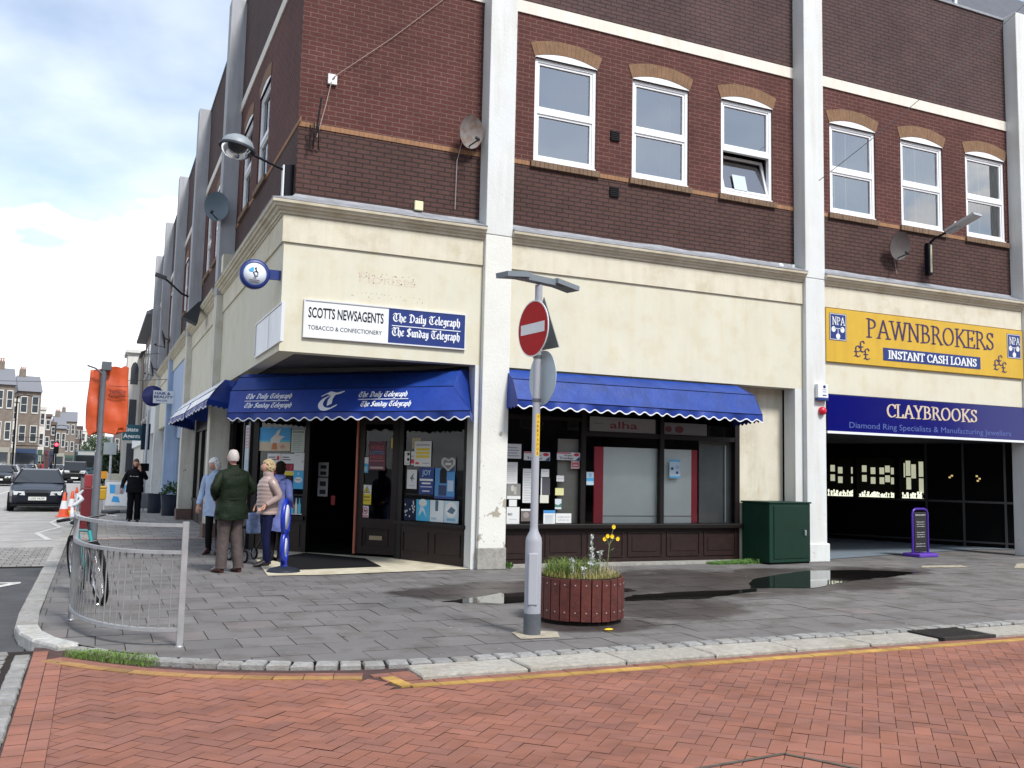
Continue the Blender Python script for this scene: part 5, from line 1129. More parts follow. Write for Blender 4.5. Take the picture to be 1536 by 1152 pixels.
nb_('small white card on the beige panel edge', 4.56,4.70,1.38,1.48, (.56,.56,.55), [(0,.1,.4,.9,.5,GY)])
nb_('small yellow card on the beige panel edge', 4.54,4.70,1.15,1.27, (.56,.55,.26))
nb_('small picture postcard with a green hill', 4.54,4.66,.92,1.09, (.5,.55,.58), [(1,[(0,.2),(1,.2),(1,.6),(.5,.4),(0,.5)],(.05,.16,.12))])
nb_('white flyer with a blue header at the window foot', 4.33,4.55,.68,.90, WH, [(0,.0,.78,1,1,(.04,.22,.5))]+lines(.1,.7,7,(.42,.5,.55)))
nb_('wide white landscape notice at the window foot', 4.56,4.85,.69,.85, WH, [('COME BACK',.1,.55,.8,.16,GY),('SUPPORT YOU',.15,.25,.7,.12,GY)])
nb_('blue and white hygiene sticker left of the red edged white panel', 5.13,5.27,1.33,1.55, (.45,.55,.62), [(0,0,.3,1,.55,CY),(0,.3,.6,.7,.9,(.2,.4,.55))])
nb_('blue bordered flyer hanging on the narrow white panel', 6.80,7.03,1.48,1.80, (.42,.52,.58), [(0,0,.9,1,1,CY),(0,0,0,1,.1,CY),(2,.25,.52,.14,.08,NV),(2,.7,.3,.12,.08,NV),(0,.55,.5,.9,.7,(.3,.4,.5))])
nb_('long faded banner behind the glass above the white panels', 5.18,6.50,2.25,2.50, (.28,.28,.27), [('alha',.30,.25,.42,.5,(.22,.04,.05)),(0,.05,.5,.2,.6,(.2,.2,.2))])
nb_('faded banner end behind the glass above the narrow panel', 6.68,7.60,2.25,2.46, (.20,.20,.20), [(2,.35,.45,.1,.3,(.15,.04,.05)),(2,.1,.45,.08,.25,(.15,.04,.05))])
# ================================================================== STREET FURNITURE
galv = mat('galvanised', (.40,.405,.41), .45, metal=.35, noise=.2, nscale=9)
postg = mat('post_grey', (.33,.345,.38), .5, noise=.1, nscale=3); postd = mat('post_darkband', (.09,.10,.115), .6, noise=.2)
# no entry post with twin lamp
T = thing('sign_post', 'grey tapered lamp post with no entry sign and twin lamp heads beside the planter', 'sign post', (1.33,-5.54,0))
MB().lathe([(.082,0),(.082,.20)], 20).build('base_band', postd, T)
MB().lathe([(.078,.20),(.078,.86),(.072,.90),(.042,.96),(.037,1.0),(.036,3.32)], 24).build('post', postg, T)
dr_ = MB().bbox(-.045,.045,-.012,.006,.28,.76,.01); q = Matrix.Rotation(R(-25), 4, 'Z'); dr_.v = [tuple(q @ Vector((v[0], v[1]-.073, v[2]))) for v in dr_.v]; dr_.build('access_door', mat('post_door', (.36,.375,.41), .5), T)
arm = Vector((.93,.3,0)).normalized(); an_ = Vector((-arm.y, arm.x, 0))
lm = mat('lamp_head_grey', (.16,.19,.21), .5)
m = MB(); m.obox((0,0,3.37), arm, an_, Z, .30, .05, .03); m.build('cross_arm', lm, T)
for s in (-1, 1):
    m = MB(); c = arm*s*.33+Z*3.365; ax = (arm*s-Z*.12).normalized(); m.obox(c, ax, an_, ax.cross(an_), .15, .085, .024); m.obox(c+Z*.02-arm*s*.06, ax, an_, ax.cross(an_), .08, .06, .02); m.build('lamp_head', lm, T)
nd = Vector((-.993,-.11,0)); ud = Vector((.11,-.993,0))
def disc(mb, c, n_, r, th, mi=0, seg=40):
    u = n_.cross(Z).normalized(); a = []
    for t in (0, th): a.append([tuple(Vector(c)+n_*t+u*r*cos(2*pi*k/seg)+Z*r*sin(2*pi*k/seg)) for k in range(seg)])
    mb.ring(a, sm=False, mi=mi)
sr = mat('sign_red', (.46,.010,.012), .6, spec=.15, noise=.12, nscale=14); sb_ = mat('sign_back', (.30,.34,.36), .5, noise=.1); dk_ = mat('sign_back_dark', (.13,.15,.155), .5)
m = MB(); disc(m, nd*.05+Z*2.89, nd, .275, .008); m.build('no_entry_disc', signw, T)
m = MB(); disc(m, nd*.0585+Z*2.89, nd, .262, .002); m.build('red_face', sr, T)
m = MB(); m.obox(nd*.062+Z*2.89, ud, nd, Z, .215, .0012, .05); m.build('white_bar', signw, T)
m = MB(); disc(m, -nd*.06+Z*2.42, (-nd+ud*.06).normalized(), .265, .006); m.build('sign_back', mat('pale_back', (.42,.50,.54), .5, noise=.1), T)
for z in (2.2, 2.62, 2.75, 3.05): MB().lathe([(.042,-.015),(.042,.015)], 16, (0,0,z)).build('clamp', postd, T)
m = MB(); c = -nd*.06+Z*2.93; u = ud; tri = [c-u*.28-Z*.24, c+u*.28-Z*.24, c+Z*.28]; m.ring([[p for p in tri],[p-nd*.008 for p in tri]], sm=False); m.build('triangle_back', dk_, T)
m = MB(); w0 = Vector((-.35,-.93,0)).normalized(); 
for k in range(7):
    a0 = R(-100+k*12-180*0)-R(15); a1 = a0+R(12); r = .0368; m.add([(r*cos(a0), r*sin(a0), 1.67),(r*cos(a1), r*sin(a1), 1.67),(r*cos(a1), r*sin(a1), 2.07),(r*cos(a0), r*sin(a0), 2.07)], [(0,1,2,3)])
m.build('yellow_label', mat('label_yellow', (.65,.42,.03), .6), T)
m = MB()
for k, ch in enumerate('TAREVADUS'): text_mb(m, ch, (-.006,-.0385,2.025-k*.043), X, Z, .026, w=.018, th=.0)
m.build('label_text', dkt, T)
# round timber planter
T = thing('planter', 'round dark red slatted timber planter full of dry grass beside the lamp post', 'planter', (2.2,-4.87,0))
slat = mat('slat_red', (.13,.025,.017), .6, noise=.4, nscale=11, bump=.3, bscale=30, dirt=.15)
N_ = 26
for k in range(N_):
    a = 2*pi*k/N_; r = .44; wd = 2*pi*r/N_/2-.0045; u = Vector((-sin(a), cos(a), 0)); nq = Vector((cos(a), sin(a), 0)); m = MB(); h = .235+random.uniform(-.003,.003)
    m.obox(nq*r+Z*(.035+h-.02), u, nq, Z, wd, .012, .205); m.build('slat', slat, T)
m = MB()
for k in range(N_):
    a = 2*pi*k/N_; nq = Vector((cos(a), sin(a), 0)); u = Vector((-sin(a), cos(a), 0))
    for z in (.13, .40): m.obox(nq*.4535+Z*z, u, nq, Z, .006, .003, .006)
m.build('nails', mat('nail', (.35,.30,.28), .5), T)
MB().lathe([(.40,0),(.40,.46),(.42,.46),(.425,.05),(.425,0)], 40).build('liner', mat('liner_dark', (.02,.015,.013), .9), T)
MB().lathe([(.0,.435),(.41,.43),(.41,.40),(.0,.40)], 40, cap=False).build('soil', mat('dry_soil', (.20,.15,.06), .95, noise=.5, nscale=30, bump=.6, bscale=60), T)
random.seed(11)
def blades(n_, c, rx, h, spread, wd, rr=.40):
    m = MB()
    for k in range(n_):
        a = random.uniform(0, 2*pi); q = random.random()**.5*rx; x, y = c[0]+q*cos(a), c[1]+q*sin(a)
        if x*x+y*y > rr*rr: continue
        hh = h*random.uniform(.4, 1.15); b = random.uniform(0, 2*pi); sp_ = random.uniform(.1, 1)*spread; dx, dy = cos(b)*sp_, sin(b)*sp_; px, py = -sin(b)*wd, cos(b)*wd; z = c[2]
        p = [(x-px, y-py, z), (x+px, y+py, z), (x+dx*.4+px*.7, y+dy*.4+py*.7, z+hh*.7), (x+dx*.4-px*.7, y+dy*.4-py*.7, z+hh*.7), (x+dx, y+dy, z+hh*(.95 if random.random() < .5 else .7))]
        m.add(p, [(0,1,2,3),(3,2,4)])
    return m
g1 = mat('grass_yellow', (.34,.30,.08), .8, noise=.5, nscale=20, c2=(.20,.20,.05)); g2 = mat('grass_green', (.16,.22,.04), .8, noise=.5, nscale=20, c2=(.08,.14,.02)); g3 = mat('straw', (.42,.36,.20), .85)
tag(blades(1500, (0,0,.43), .40, .10, .10, .0025).build('grass', g1, T), kind='stuff'); tag(blades(1500, (-.06,.08,.43), .28, .20, .22, .003).build('grass', g2, T), kind='stuff'); tag(blades(500, (.05,0,.43), .36, .17, .2, .002).build('straw', g3, T), kind='stuff')
sil = mat('silver_leaf', (.50,.54,.50), .8, noise=.2, nscale=30)
for k, (x, y, h) in enumerate(((-.20,-.18,.20),(.0,-.20,.16),(.12,.0,.42),(-.12,-.28,.13),(.19,-.05,.26),(.06,-.12,.30))):
    m = MB(); m.tube([(x,y,.43),(x+.02,y,.43+h*.5),(x+.01,y+.01,.43+h)], [.006,.005,.003], 5)
    for q in range(int(h*150)):
        z = .44+h*random.random(); a = random.uniform(0, 2*pi); ln = random.uniform(.03,.065); d = Vector((cos(a), sin(a), random.uniform(.2,.9))).normalized(); s_ = d.cross(Z).normalized()*.008; p = Vector((x+.01,y,z)); m.add([p-s_*.4, p+d*ln*.5-s_, p+d*ln, p+d*ln*.5+s_], [(0,1,2,3)])
    for q in range(14):
        d = Vector((random.gauss(0,1), random.gauss(0,1), random.gauss(0,1))).normalized(); p = Vector((x+.01,y+.01,.43+h)); s_ = d.orthogonal().normalized()*.009; m.add([p, p+d*.018-s_, p+d*.034, p+d*.018+s_], [(0,1,2,3)])
    tag(m.build('silver_plant', sil, T))
m = MB(); tip = (.37,.0,.94)
m.tube([(.27,-.05,.43),(.31,-.03,.62),(.33,-.02,.75),(.36,-.01,.86)], [.006,.005,.004,.003], 6).tube([(.33,-.02,.75),(.30,-.02,.84),(.28,-.02,.85)], .003, 5).tube([(.33,-.02,.77),(.38,-.02,.83),(.42,-.02,.83)], .003, 5).tube([(.36,-.01,.86),(.38,-.01,.93)], .003, 5)
for q in range(16):
    z = .46+q*.02; a = random.uniform(0, 2*pi); d = Vector((cos(a), sin(a), .5)).normalized(); s_ = d.cross(Z).normalized()*.006; p = Vector((.27+(z-.43)*.2,-.04,z)); m.add([p-s_*.3, p+d*.04-s_, p+d*.09, p+d*.04+s_], [(0,1,2,3)])
stem = m.build('flower_stem', mat('stem_green', (.14,.18,.08), .8), T)
for p in ((.385,-.01,.955),(.43,-.02,.83),(.355,-.03,.855),(.30,-.03,.86),(.27,-.02,.83)):
    m = MB()
    for q in range(12):
        a = 2*pi*q/12; d = Vector((cos(a), -.3, sin(a))).normalized(); s_ = d.cross(Y).normalized()*.010; P0 = Vector(p); m.add([P0-s_*.3, P0+d*.016-s_, P0+d*.026, P0+d*.016+s_], [(0,1,2,3)])
    m.sphere(p, .009, seg=8, rings=6); m.build('flower', mat('flower_yellow', (.75,.52,.01), .6), T)
tag(MB().sphere((2.15,-5.55,.012), .05, .025, .010, 10, 6).build('fallen_flower', mat('flower_yellow', (.75,.52,.01), .6)), 'fallen yellow flower head lying in front of the planter', 'flower')
# curved guard railing
T = thing('guard_railing', 'curved galvanised pedestrian guard railing at the kerb corner', 'railing', (-1.76,-3.5,0))
def rc_(a): return Vector((-.86*cos(R(a)), -1.70*sin(R(a)), 0))
pts = [rc_(a) for a in range(0, 91, 5)]
for z, nm in ((1.0,'top_rail'),(.775,'middle_rail'),(.14,'bottom_rail')):
    m = MB(); rings = []
    for i, p in enumerate(pts):
        d = (pts[min(i+1, len(pts)-1)]-pts[max(i-1, 0)]).normalized(); n_ = d.cross(Z); w2, h2 = (.021, .014)
        rings.append([tuple(p+n_*w2+Z*(z-h2)), tuple(p+n_*w2+Z*(z+h2)), tuple(p-n_*w2+Z*(z+h2)), tuple(p-n_*w2+Z*(z-h2))])
    m.ring(rings, sm=False); m.build(nm, galv, T)
for a in (0, 90):
    p = rc_(a); m = MB(); m.obox(p+Z*.515, X, Y, Z, .024, .024, .515); m.build('post', galv, T)
fine = [rc_(a*.5) for a in range(181)]; acc = [0]
for a, b in zip(fine, fine[1:]): acc.append(acc[-1]+(b-a).length)
for k in range(1, 24):
    s = acc[-1]*k/24; i = max(j for j in range(len(acc)) if acc[j] <= s); p = fine[i]; m = MB(); m.tube([p+Z*.15, p+Z*.77], .0065, 7); m.build('bar', mat('bar_dull', (.30,.295,.285), .55, metal=.2, noise=.3, nscale=12), T)
m = MB()
for a in (0,90): 
    p = rc_(a); m.lathe([(.035,0),(.03,.01)], 12, p)
m.build('base_plate', galv, T)
# bent white railing end beyond
T = thing('bent_rail', 'bent white rail behind the curved guard railing near the traffic cones', 'rail', (-2.75,.5,0))
MB().tube([(0.05,-2.0,.90),(.0,.5,.88),(.02,1.4,.88),(.10,2.6,.92),(.03,3.6,.96),(.08,5,1.0)], [.022,.022,.026,.03,.03,.018], 8).build('top_tube', mat('rail_white', (.60,.62,.64), .4, noise=.1), T)
for y in (3.2,): MB().tube([(.02,y,0),(.02,y,1.0)], .025, 8).build('post', mat('rail_white', (.60,.62,.64), .4, noise=.1), T)
# grey post with orange covered sign
T = thing('sign_post', 'dark grey post with its sign wrapped in an orange bag behind the bicycle', 'sign post', (-2.46,-.3,0))
MB().lathe([(.048,0),(.048,1.6),(.034,1.63),(.034,2.80)], 16).build('post', postd, T); MB().bbox(-.03,.09,-.04,.05,2.72,2.84,.01).build('camera_box', postd, T)
random.seed(5); og = mat('orange_bag', (.50,.075,.018), .42, spec=.5, noise=.15, nscale=5, bump=.3, bscale=6); m = MB(); nx_, nz_ = 22, 26; gr_ = []
for iz in range(nz_+1):
    v = iz/nz_; z = 1.93+.83*v; row = []
    wdt = .245+.012*sin(v*5); 
    for k in range(2*nx_):
        a = 2*pi*k/(2*nx_); cx = cos(a); sx = sin(a); px = .07+wdt*(abs(cx)**.6)*(1 if cx > 0 else -1); py = .055*(abs(sx)**.5)*(1 if sx > 0 else -1)
        w_ = .010*sin(px*30+v*6)+.006*sin(v*15+px*9)+random.uniform(-.002,.002); zz = z
        if iz == 0: zz += .05*sin(px*26+1.2)+.03*sin(px*60)
        if iz == nz_: zz += .035*sin(px*12)+(.05 if px > .25 else 0)-.02*abs(px)
        row.append((px, .11+py*(1.15-.5*v)+w_, zz))
    gr_.append(row)
m.ring(gr_, cap=True); m.build('orange_bag', og, T)
m = MB(); text_mb(m, 'telent', (.08,.020,2.42), X, Z, .06, w=.21, th=.0, bold=.02); m.box(.07,.30,.018,.021,2.39,2.40).box(.07,.30,.018,.021,2.52,2.528); m.build('bag_lettering', mat('bag_ink', (.12,.015,.01), .6), T)
MB().tube([(0,-.02,2.66),(-.10,-.03,2.74),(-.20,-.05,2.77)], .012, 6).build('strap', postd, T)
# green cabinet
T = thing('utility_cabinet', 'dark green street utility cabinet standing between shop window and white pillar', 'cabinet', (8.40,-.38,0)); cg = mat('cabinet_green', (.004,.046,.026), .5, spec=.3, noise=.3, nscale=2.5, dirt=.2, bump=.08)
MB().bbox(0,1.02,0,.68,.03,1.07,.012).build('body', cg, T); MB().bbox(-.02,1.04,-.02,.70,1.07,1.10,.01).build('lid', cg, T); MB().box(.01,1.01,.02,.66,0,.03).build('plinth', black, T)
d = MB().bbox(.10,.97,-.014,.0,.10,1.03,.005).build('door', mat('cabinet_green2', (.003,.037,.020), .5, spec=.3, noise=.3, nscale=2.5, dirt=.15), T); MB().bbox(.84,.87,-.05,-.014,.50,.60,.006).build('handle', galv, d)
T.rotation_euler = (0,0,R(6))
# purple framed pavement board by the jewellers
T = thing('pavement_sign', 'purple framed black pavement board in front of the jewellers lobby', 'pavement sign', (12.93,.45,0), R(8)); pf = mat('purple_frame', (.06,.015,.30), .35)
m = MB(); m.tube([(-.25,0,.03),(-.25,0,.86),(-.22,0,.93),(-.15,0,.96),(.15,0,.96),(.22,0,.93),(.25,0,.86),(.25,0,.03)], .026, 10); m.build('frame', pf, T)
MB().bbox(-.31,.31,-.20,.20,0,.075,.02).build('base', mat('purple_base', (.10,.035,.36), .5), T); MB().box(-.20,.20,-.012,.012,.10,.90).build('panel', mat('panel_black', (.008,.008,.009), .3), T)
m = MB()
text_mb(m, 'Claybrooks Jewellers', (-.17,-.0135,.83), X, Z, .028, w=.34, th=0, bold=.01)
for k, s in enumerate(('All types of jewellery','repairs carried out in','our own workshops')): text_mb(m, s, (-.13,-.0135,.69-k*.045), X, Z, .022, w=.26, th=0)
for k, s in enumerate(('All types of watch','repairs undertaken by','qualified craftsmen')): text_mb(m, s, (-.13,-.0135,.48-k*.045), X, Z, .022, w=.26, th=0)
for k, s in enumerate(('Wheels, batteries, straps','fitted while you wait')): text_mb(m, s, (-.15,-.0135,.25-k*.05), X, Z, .022, w=.30, th=0)
m.build('lettering', mat('board_text', (.6,.6,.62), .6), T)
# blue figure-eight pavement sign seen edge on
T = thing('pavement_sign', 'blue framed pavement sign seen edge on with a round dark base', 'pavement sign', (.08,.20,0), R(68)); bf = mat('blue_frame', (.008,.03,.36), .3)
MB().lathe([(.24,0),(.24,.02),(.20,.055),(.08,.085),(.0,.09)], 28).build('base', mat('base_navy', (.03,.035,.05), .5, noise=.2), T)
for nm, cz, rx, rz_ in (('upper_ring',.79,.20,.24),('lower_ring',.36,.15,.22)):
    MB().tube([(rx*cos(2*pi*k/28), 0, cz+rz_*sin(2*pi*k/28)) for k in range(29)], .036, 10).build(nm, bf, T)
    MB().lathe([(.001,-.02),(rx-.02,-.02),(rx-.02,.02),(.001,.02)], 24, (0,0,0), ax='y').build('face', mat('face_white', (.6,.62,.66), .5), T).location = (0,0,cz)
MB().tube([(0,0,.05),(0,0,.2)], .05, 10).build('stem', bf, T)
# drain grate, grass at the kerb, weeds
m = MB(); m.box(5.15,5.82,-6.86,-6.42,-.05,-.03).box(5.13,5.84,-6.88,-6.85,-.03,.002).box(5.13,5.84,-6.43,-6.40,-.03,.002)
for k in range(15): m.box(5.15+k*.047,5.172+k*.047,-6.85,-6.43,-.03,-.002)
tag(m.build('drain_cover', mat('iron', (.06,.055,.05), .6, noise=.3)), 'dark iron gully grate set in the pale kerb slabs', 'drain cover')
ob = bpy.data.objects[-1] if False else None
random.seed(21)
gk = MB(); gm_ = mat('kerb_grass', (.10,.19,.025), .8, noise=.4, nscale=14, c2=(.07,.10,.02))
for k in range(560):
    t = random.random(); x = -2.60+t*.62+random.gauss(0,.035); y0 = -5.16-.60*(t**.9)+random.gauss(0,.04); h = random.uniform(.010,.05)*(1 if .25 < t < .85 else .5); a = random.uniform(0, 2*pi); dx, dy = cos(a)*.02, sin(a)*.02
    gk.add([(x-.003,y0,-.03),(x+.003,y0,-.03),(x+dx,y0+dy,h)], [(0,1,2)]); gk.add([(x+dx*.5,y0+dy*.5-.006,h*.5),(x+dx+.008,y0+dy,h*.8),(x+dx*.8,y0+dy+.01,h)], [(0,1,2)])
tag(gk.build('grass', gm_), 'tuft of bright green grass growing along the kerb corner', 'grass', kind='stuff')
gk = MB()
for k in range(900):
    x = random.uniform(7.35,8.35); y0 = .02+random.gauss(0,.06)-.12*random.random(); h = random.uniform(.02,.10)*(.5+.5*(x-7.3)); a = random.uniform(0, 2*pi); dx, dy = cos(a)*.04, sin(a)*.04; gk.add([(x-.005,y0,0),(x+.005,y0,0),(x+dx,y0+dy,h)], [(0,1,2)]); gk.add([(x+dx*.6,y0+dy*.6-.012,h*.6),(x+dx+.014,y0+dy,h*.7),(x+dx*.8,y0+dy+.014,h)], [(0,1,2)])
tag(gk.build('weeds', mat('weed_green', (.07,.17,.02), .8, noise=.4, nscale=14)), 'low green weeds at the wall foot beside the green cabinet', 'weeds', kind='stuff')
gk = MB()
for k in range(60):
    x, y0 = 3.52+random.gauss(0,.05), .0+random.gauss(0,.04); a = random.uniform(0, 2*pi); gk.add([(x,y0,.01),(x+.04*cos(a),y0+.04*sin(a),random.uniform(.03,.13)),(x+.04*cos(a+.8),y0+.04*sin(a+.8),random.uniform(.03,.1))], [(0,1,2)])
tag(gk.build('weeds', mat('weed_green', (.07,.17,.02), .8, noise=.4, nscale=14)), 'small weed sprouting right of the peeling pillar base', 'weeds')
# inspection cover in the brick road
m = MB(); q = [(.42,-9.33),(1.12,-9.27),(1.32,-9.62),(.9,-10.2),(.2,-10.1)]
for a, b in zip(q, q[1:]+q[:1]):
    a = Vector((a[0],a[1],-.025)); b = Vector((b[0],b[1],-.025)); d = (b-a).normalized(); n_ = Vector((-d.y,d.x,0)); m.add([a-n_*.014, b-n_*.014, b+n_*.014, a+n_*.014], [(0,1,2,3)])
tag(m.build('inspection_cover', mat('cover_rim', (.12,.10,.075), .7, noise=.5, nscale=20)), 'outline of an inspection cover set in the red brick paving', 'inspection cover')
# bicycle leaning by the railing
def tb(mb, *p, r=.014, n=8): mb.tube(p, r, n)
T = thing('bicycle', 'teal and black mountain bicycle leaning at the curved guard railing', 'bicycle', (-2.58,-1.45,0), R(88))
T.rotation_euler = (R(9), 0, R(-77))
blk = mat('tyre_rubber', (.015,.015,.016), .8); teal = mat('frame_teal', (.0,.23,.22), .35); chrome = mat('chrome_rim', (.6,.6,.6), .25, metal=.9); bbk = mat('bike_black', (.012,.012,.014), .4)
for nm, cx in (('rear_wheel',0.0),('front_wheel',1.06)):
    w_ = MB().tube([(cx+.31*cos(2*pi*k/36), 0, .335+.31*sin(2*pi*k/36)) for k in range(37)], .024, 8, cap=False)
    for k in range(72):                                             # tread blocks
        a = 2*pi*k/72; p = Vector((cx+.333*cos(a), 0, .335+.333*sin(a))); w_.obox(p, (-sin(a),0,cos(a)), Y, (cos(a),0,sin(a)), .008, .022, .006)
    wo = w_.build('wheel', blk, T)
    r_ = MB().lathe([(.285,-.012),(.292,-.012),(.292,.012),(.275,.012),(.275,-.012)], 36, (cx,0,0), ax='y', cap=False); r_.v = [(v[0], v[1], v[2]+.335) for v in r_.v]; r_.build('rim', chrome, wo)
    sp_ = MB()
    for k in range(24): a = 2*pi*k/24; sp_.tube([(cx, .02*(-1)**k, .335), (cx+.28*cos(a), 0, .335+.28*sin(a))], .0014, 4)
    sp_.lathe([(.022,-.05),(.022,.05)], 10, (cx,0,0), ax='y'); 
    sp_.v = [(v[0], v[1], v[2]) for v in sp_.v]; sp_.build('spokes', chrome, wo)
f = MB(); bb = (.44,0,.29); st = (.30,0,.75); hd = (.86,0,.78); hl = (.90,0,.66)
tb(f, bb, st, r=.016); tb(f, bb, hl, r=.02); tb(f, st, hd, r=.017); tb(f, hd, hl, r=.02); tb(f, (0,.05,.335), bb, r=.009); tb(f, (0,-.05,.335), bb, r=.009); tb(f, (0,.05,.335), st, r=.008); tb(f, (0,-.05,.335), st, r=.008); f.build('frame', teal, T)
f = MB(); tb(f, (.90,.05,.66),(1.06,.055,.335), r=.016); tb(f, (.90,-.05,.66),(1.06,-.055,.335), r=.016); tb(f, (.90,.05,.66),(.90,-.05,.66), r=.02); f.build('fork', bbk, T)
f = MB(); tb(f, hd,(.84,0,.88), r=.014); tb(f, (.84,0,.88),(.90,0,.93), r=.015); tb(f, (.90,-.31,.94),(.91,-.1,.93),(.91,.1,.93),(.90,.31,.94), r=.012); h_ = f.build('handlebar', bbk, T)
for s in (-1, 1): MB().tube([(.90,s*.19,.94),(.90,s*.32,.94)], .017, 8).build('grip', blk, h_); MB().tube([(.94,s*.17,.93),(.98,s*.27,.90)], .005, 5).build('brake_lever', chrome, h_)
f = MB(); tb(f, st,(.27,0,.84), r=.013); f.build('seat_post', chrome, T); MB().ring([[(.12,y*.075,.86+.01*abs(y)) for y in (-1,-.5,0,.5,1)],[(.28,y*.05,.87) for y in (-1,-.5,0,.5,1)],[(.42,y*.02,.86) for y in (-1,-.5,0,.5,1)]], closed=False, cap=False).ring([[(.12,y*.075,.82) for y in (-1,-.5,0,.5,1)],[(.28,y*.05,.83) for y in (-1,-.5,0,.5,1)],[(.42,y*.02,.84) for y in (-1,-.5,0,.5,1)]], closed=False, cap=False).tube([(.12,0,.845),(.3,0,.85),(.42,0,.85)], [.045,.03,.018], 8).build('saddle', bbk, T)
f = MB().lathe([(.09,-.006),(.09,.006)], 20, (0,0,0), ax='y'); f.v = [(v[0]+.44, v[1]-.05, v[2]+.29) for v in f.v]; f.tube([(.44,-.07,.29),(.58,-.07,.22)], .01, 6).tube([(.44,.07,.29),(.30,.07,.36)], .01, 6); f.build('crankset', chrome, T)
for p in ((.58,-.12,.22),(.30,.12,.36)): MB().box(p[0]-.045,p[0]+.045,p[1]-.04,p[1]+.04,p[2]-.012,p[2]+.012).build('pedal', mat('pedal_brown', (.15,.07,.04), .6), T)
# traffic cones
tcr = mat('cone_orange', (.62,.075,.02), .5); tcw = mat('cone_white', (.66,.66,.66), .5)
def cone():
    T = thing('traffic_cone', '', 'traffic cone'); 
    MB().bbox(-.21,.21,-.21,.21,0,.035,.01).build('base', tcr, T); MB().lathe([(.155,.035),(.115,.24)], 20).build('cone_body', tcr, T); MB().lathe([(.072,.48),(.03,.72),(.02,.73)], 20).build('cone_tip', tcr, T); MB().lathe([(.116,.24),(.073,.48)], 20).build('white_band', tcw, T); return T
c0 = cone(); spots = [((-3.27,17.4),'nearest red and white traffic cone by the kerb'),((-3.10,19.2),'middle traffic cone of the three standing over a yellow object'),((-3.06,24.5),'farthest traffic cone beside the dark red barrier')]
for i, ((x, y), lb) in enumerate(spots):
    o = c0 if i == 0 else copytree(c0); o.location = (x, y, -.1 if i == 0 else -.1); o['label'] = lb; o['group'] = 'traffic cones by the kerb'
tag(MB().bbox(-3.2,-2.86,18.2,18.5,-.1,.04,.03).build('sandbag', mat('sandbag_yellow', (.65,.38,.02), .6)), 'small yellow weight lying beside the traffic cones', 'weight')
T = thing('litter_bin', 'dark red street box with a pinkish top behind the orange bagged post', 'street box', (-2.70,10.2,0)); MB().bbox(-.05,.18,-.15,.15,0,.95,.02).build('body', mat('box_red', (.16,.012,.018), .5), T); MB().bbox(.0,.17,-.10,.10,.95,1.25,.02).build('top', mat('box_pink', (.30,.03,.04), .5), T)
T = thing('grit_bin', 'yellow salt bin behind the grey post', 'grit bin', (-2.40,10.6,.66)); MB().bbox(-.19,.19,-.15,.15,0,.26,.03).build('body', mat('bin_yellow', (.66,.40,.02), .5), T); MB().bbox(-.2,.2,-.16,.16,.26,.32,.03).build('lid', mat('bin_yellow', (.66,.40,.02), .5), T); MB().box(-.05,.05,-.05,.05,-.66,0).build('stand', postd, T)
T = thing('display_board', 'grey framed board standing beside the dark red street box', 'board', (-2.60,12.0,.0)); MB().box(-.18,.12,-.03,.03,.4,1.15).build('panel', mat('board_grey', (.16,.16,.16), .6), T); MB().tube([(-.18,0,0),(-.18,0,1.17),(.12,0,1.17),(.12,0,0)], .02, 6).build('frame', postd, T)
# white swing board further along
T = thing('pavement_sign', 'white pavement board printed in blue beside the woman in black', 'pavement sign', (-1.83,17.8,0)); MB().bbox(-.32,.32,-.02,.02,.22,.95,.01).build('panel', signw, T)
m = MB(); m.add([(-.2,-.023,.6),(.2,-.023,.6),(.25,-.023,.85),(-.22,-.023,.88)], [(0,1,2,3)]).add([(-.15,-.023,.35),(.1,-.023,.32),(.05,-.023,.5),(-.1,-.023,.52)], [(0,1,2,3)]); m.build('print', mat('light_blue', (.05,.35,.72), .5), T)
MB().bbox(-.42,.42,-.22,.22,0,.1,.03).build('base', postd, T); MB().tube([(-.34,0,.1),(-.34,0,.98),(.34,0,.98),(.34,0,.1)], .02, 6).build('frame', mat('cone_white', (.66,.66,.66), .5), T)
# plant pots
def pot(x, y, r, h, leaves, label):
    T = thing('plant_pot', label, 'plant pot', (x,y,0)); MB().lathe([(r*.8,0),(r,h),(r*.9,h),(r*.88,h-.05),(.01,h-.05)], 20).build('pot', mat('pot_navy', (.02,.025,.04), .5), T)
    if leaves:
        m = MB()
        for k in range(260):
            d = Vector((random.gauss(0,1),random.gauss(0,1),abs(random.gauss(0,1)))).normalized(); p = Vector((0,0,h))+Vector((d.x*r,d.y*r,d.z*.38))*random.uniform(.4,1.1); s_ = Vector((random.gauss(0,1),random.gauss(0,1),random.gauss(0,1))).normalized()*.035; e = d*.07; m.add([p-s_, p+e, p+s_, p-e*.3], [(0,1,2,3)])
        m.build('foliage', mat('pot_leaf', (.05,.12,.03), .7, noise=.3), T)
    return T
pot(-.38,16.3,.27,.62,True,'round dark pot with a bushy green shrub beside the peeling pillar')
pot(-.72,17.9,.24,.60,False,'plain dark pot standing behind the potted shrub')
T = thing('sandwich_frame', 'low grey metal stand at the foot of the sign pole', 'stand', (-.98,18.6,0)); MB().bbox(-.2,.25,-.15,.15,.12,.6,.02).build('box', mat('stand_grey', (.14,.15,.15), .6), T)
for x in (-.17,.22): MB().tube([(x,0,0),(x,0,.14)], .015, 6).build('leg', postd, T)
T = thing('sign_post', 'slim grey pole with a small dark box in front of the pale shopfronts', 'sign post', (-1.0,19.2,0)); MB().tube([(0,0,0),(.0,0,3.3)], .04, 8).build('post', mat('pole_pale', (.4,.42,.45), .5), T); MB().bbox(-.16,.12,-.08,.05,1.3,1.55,.01).build('box', black, T)
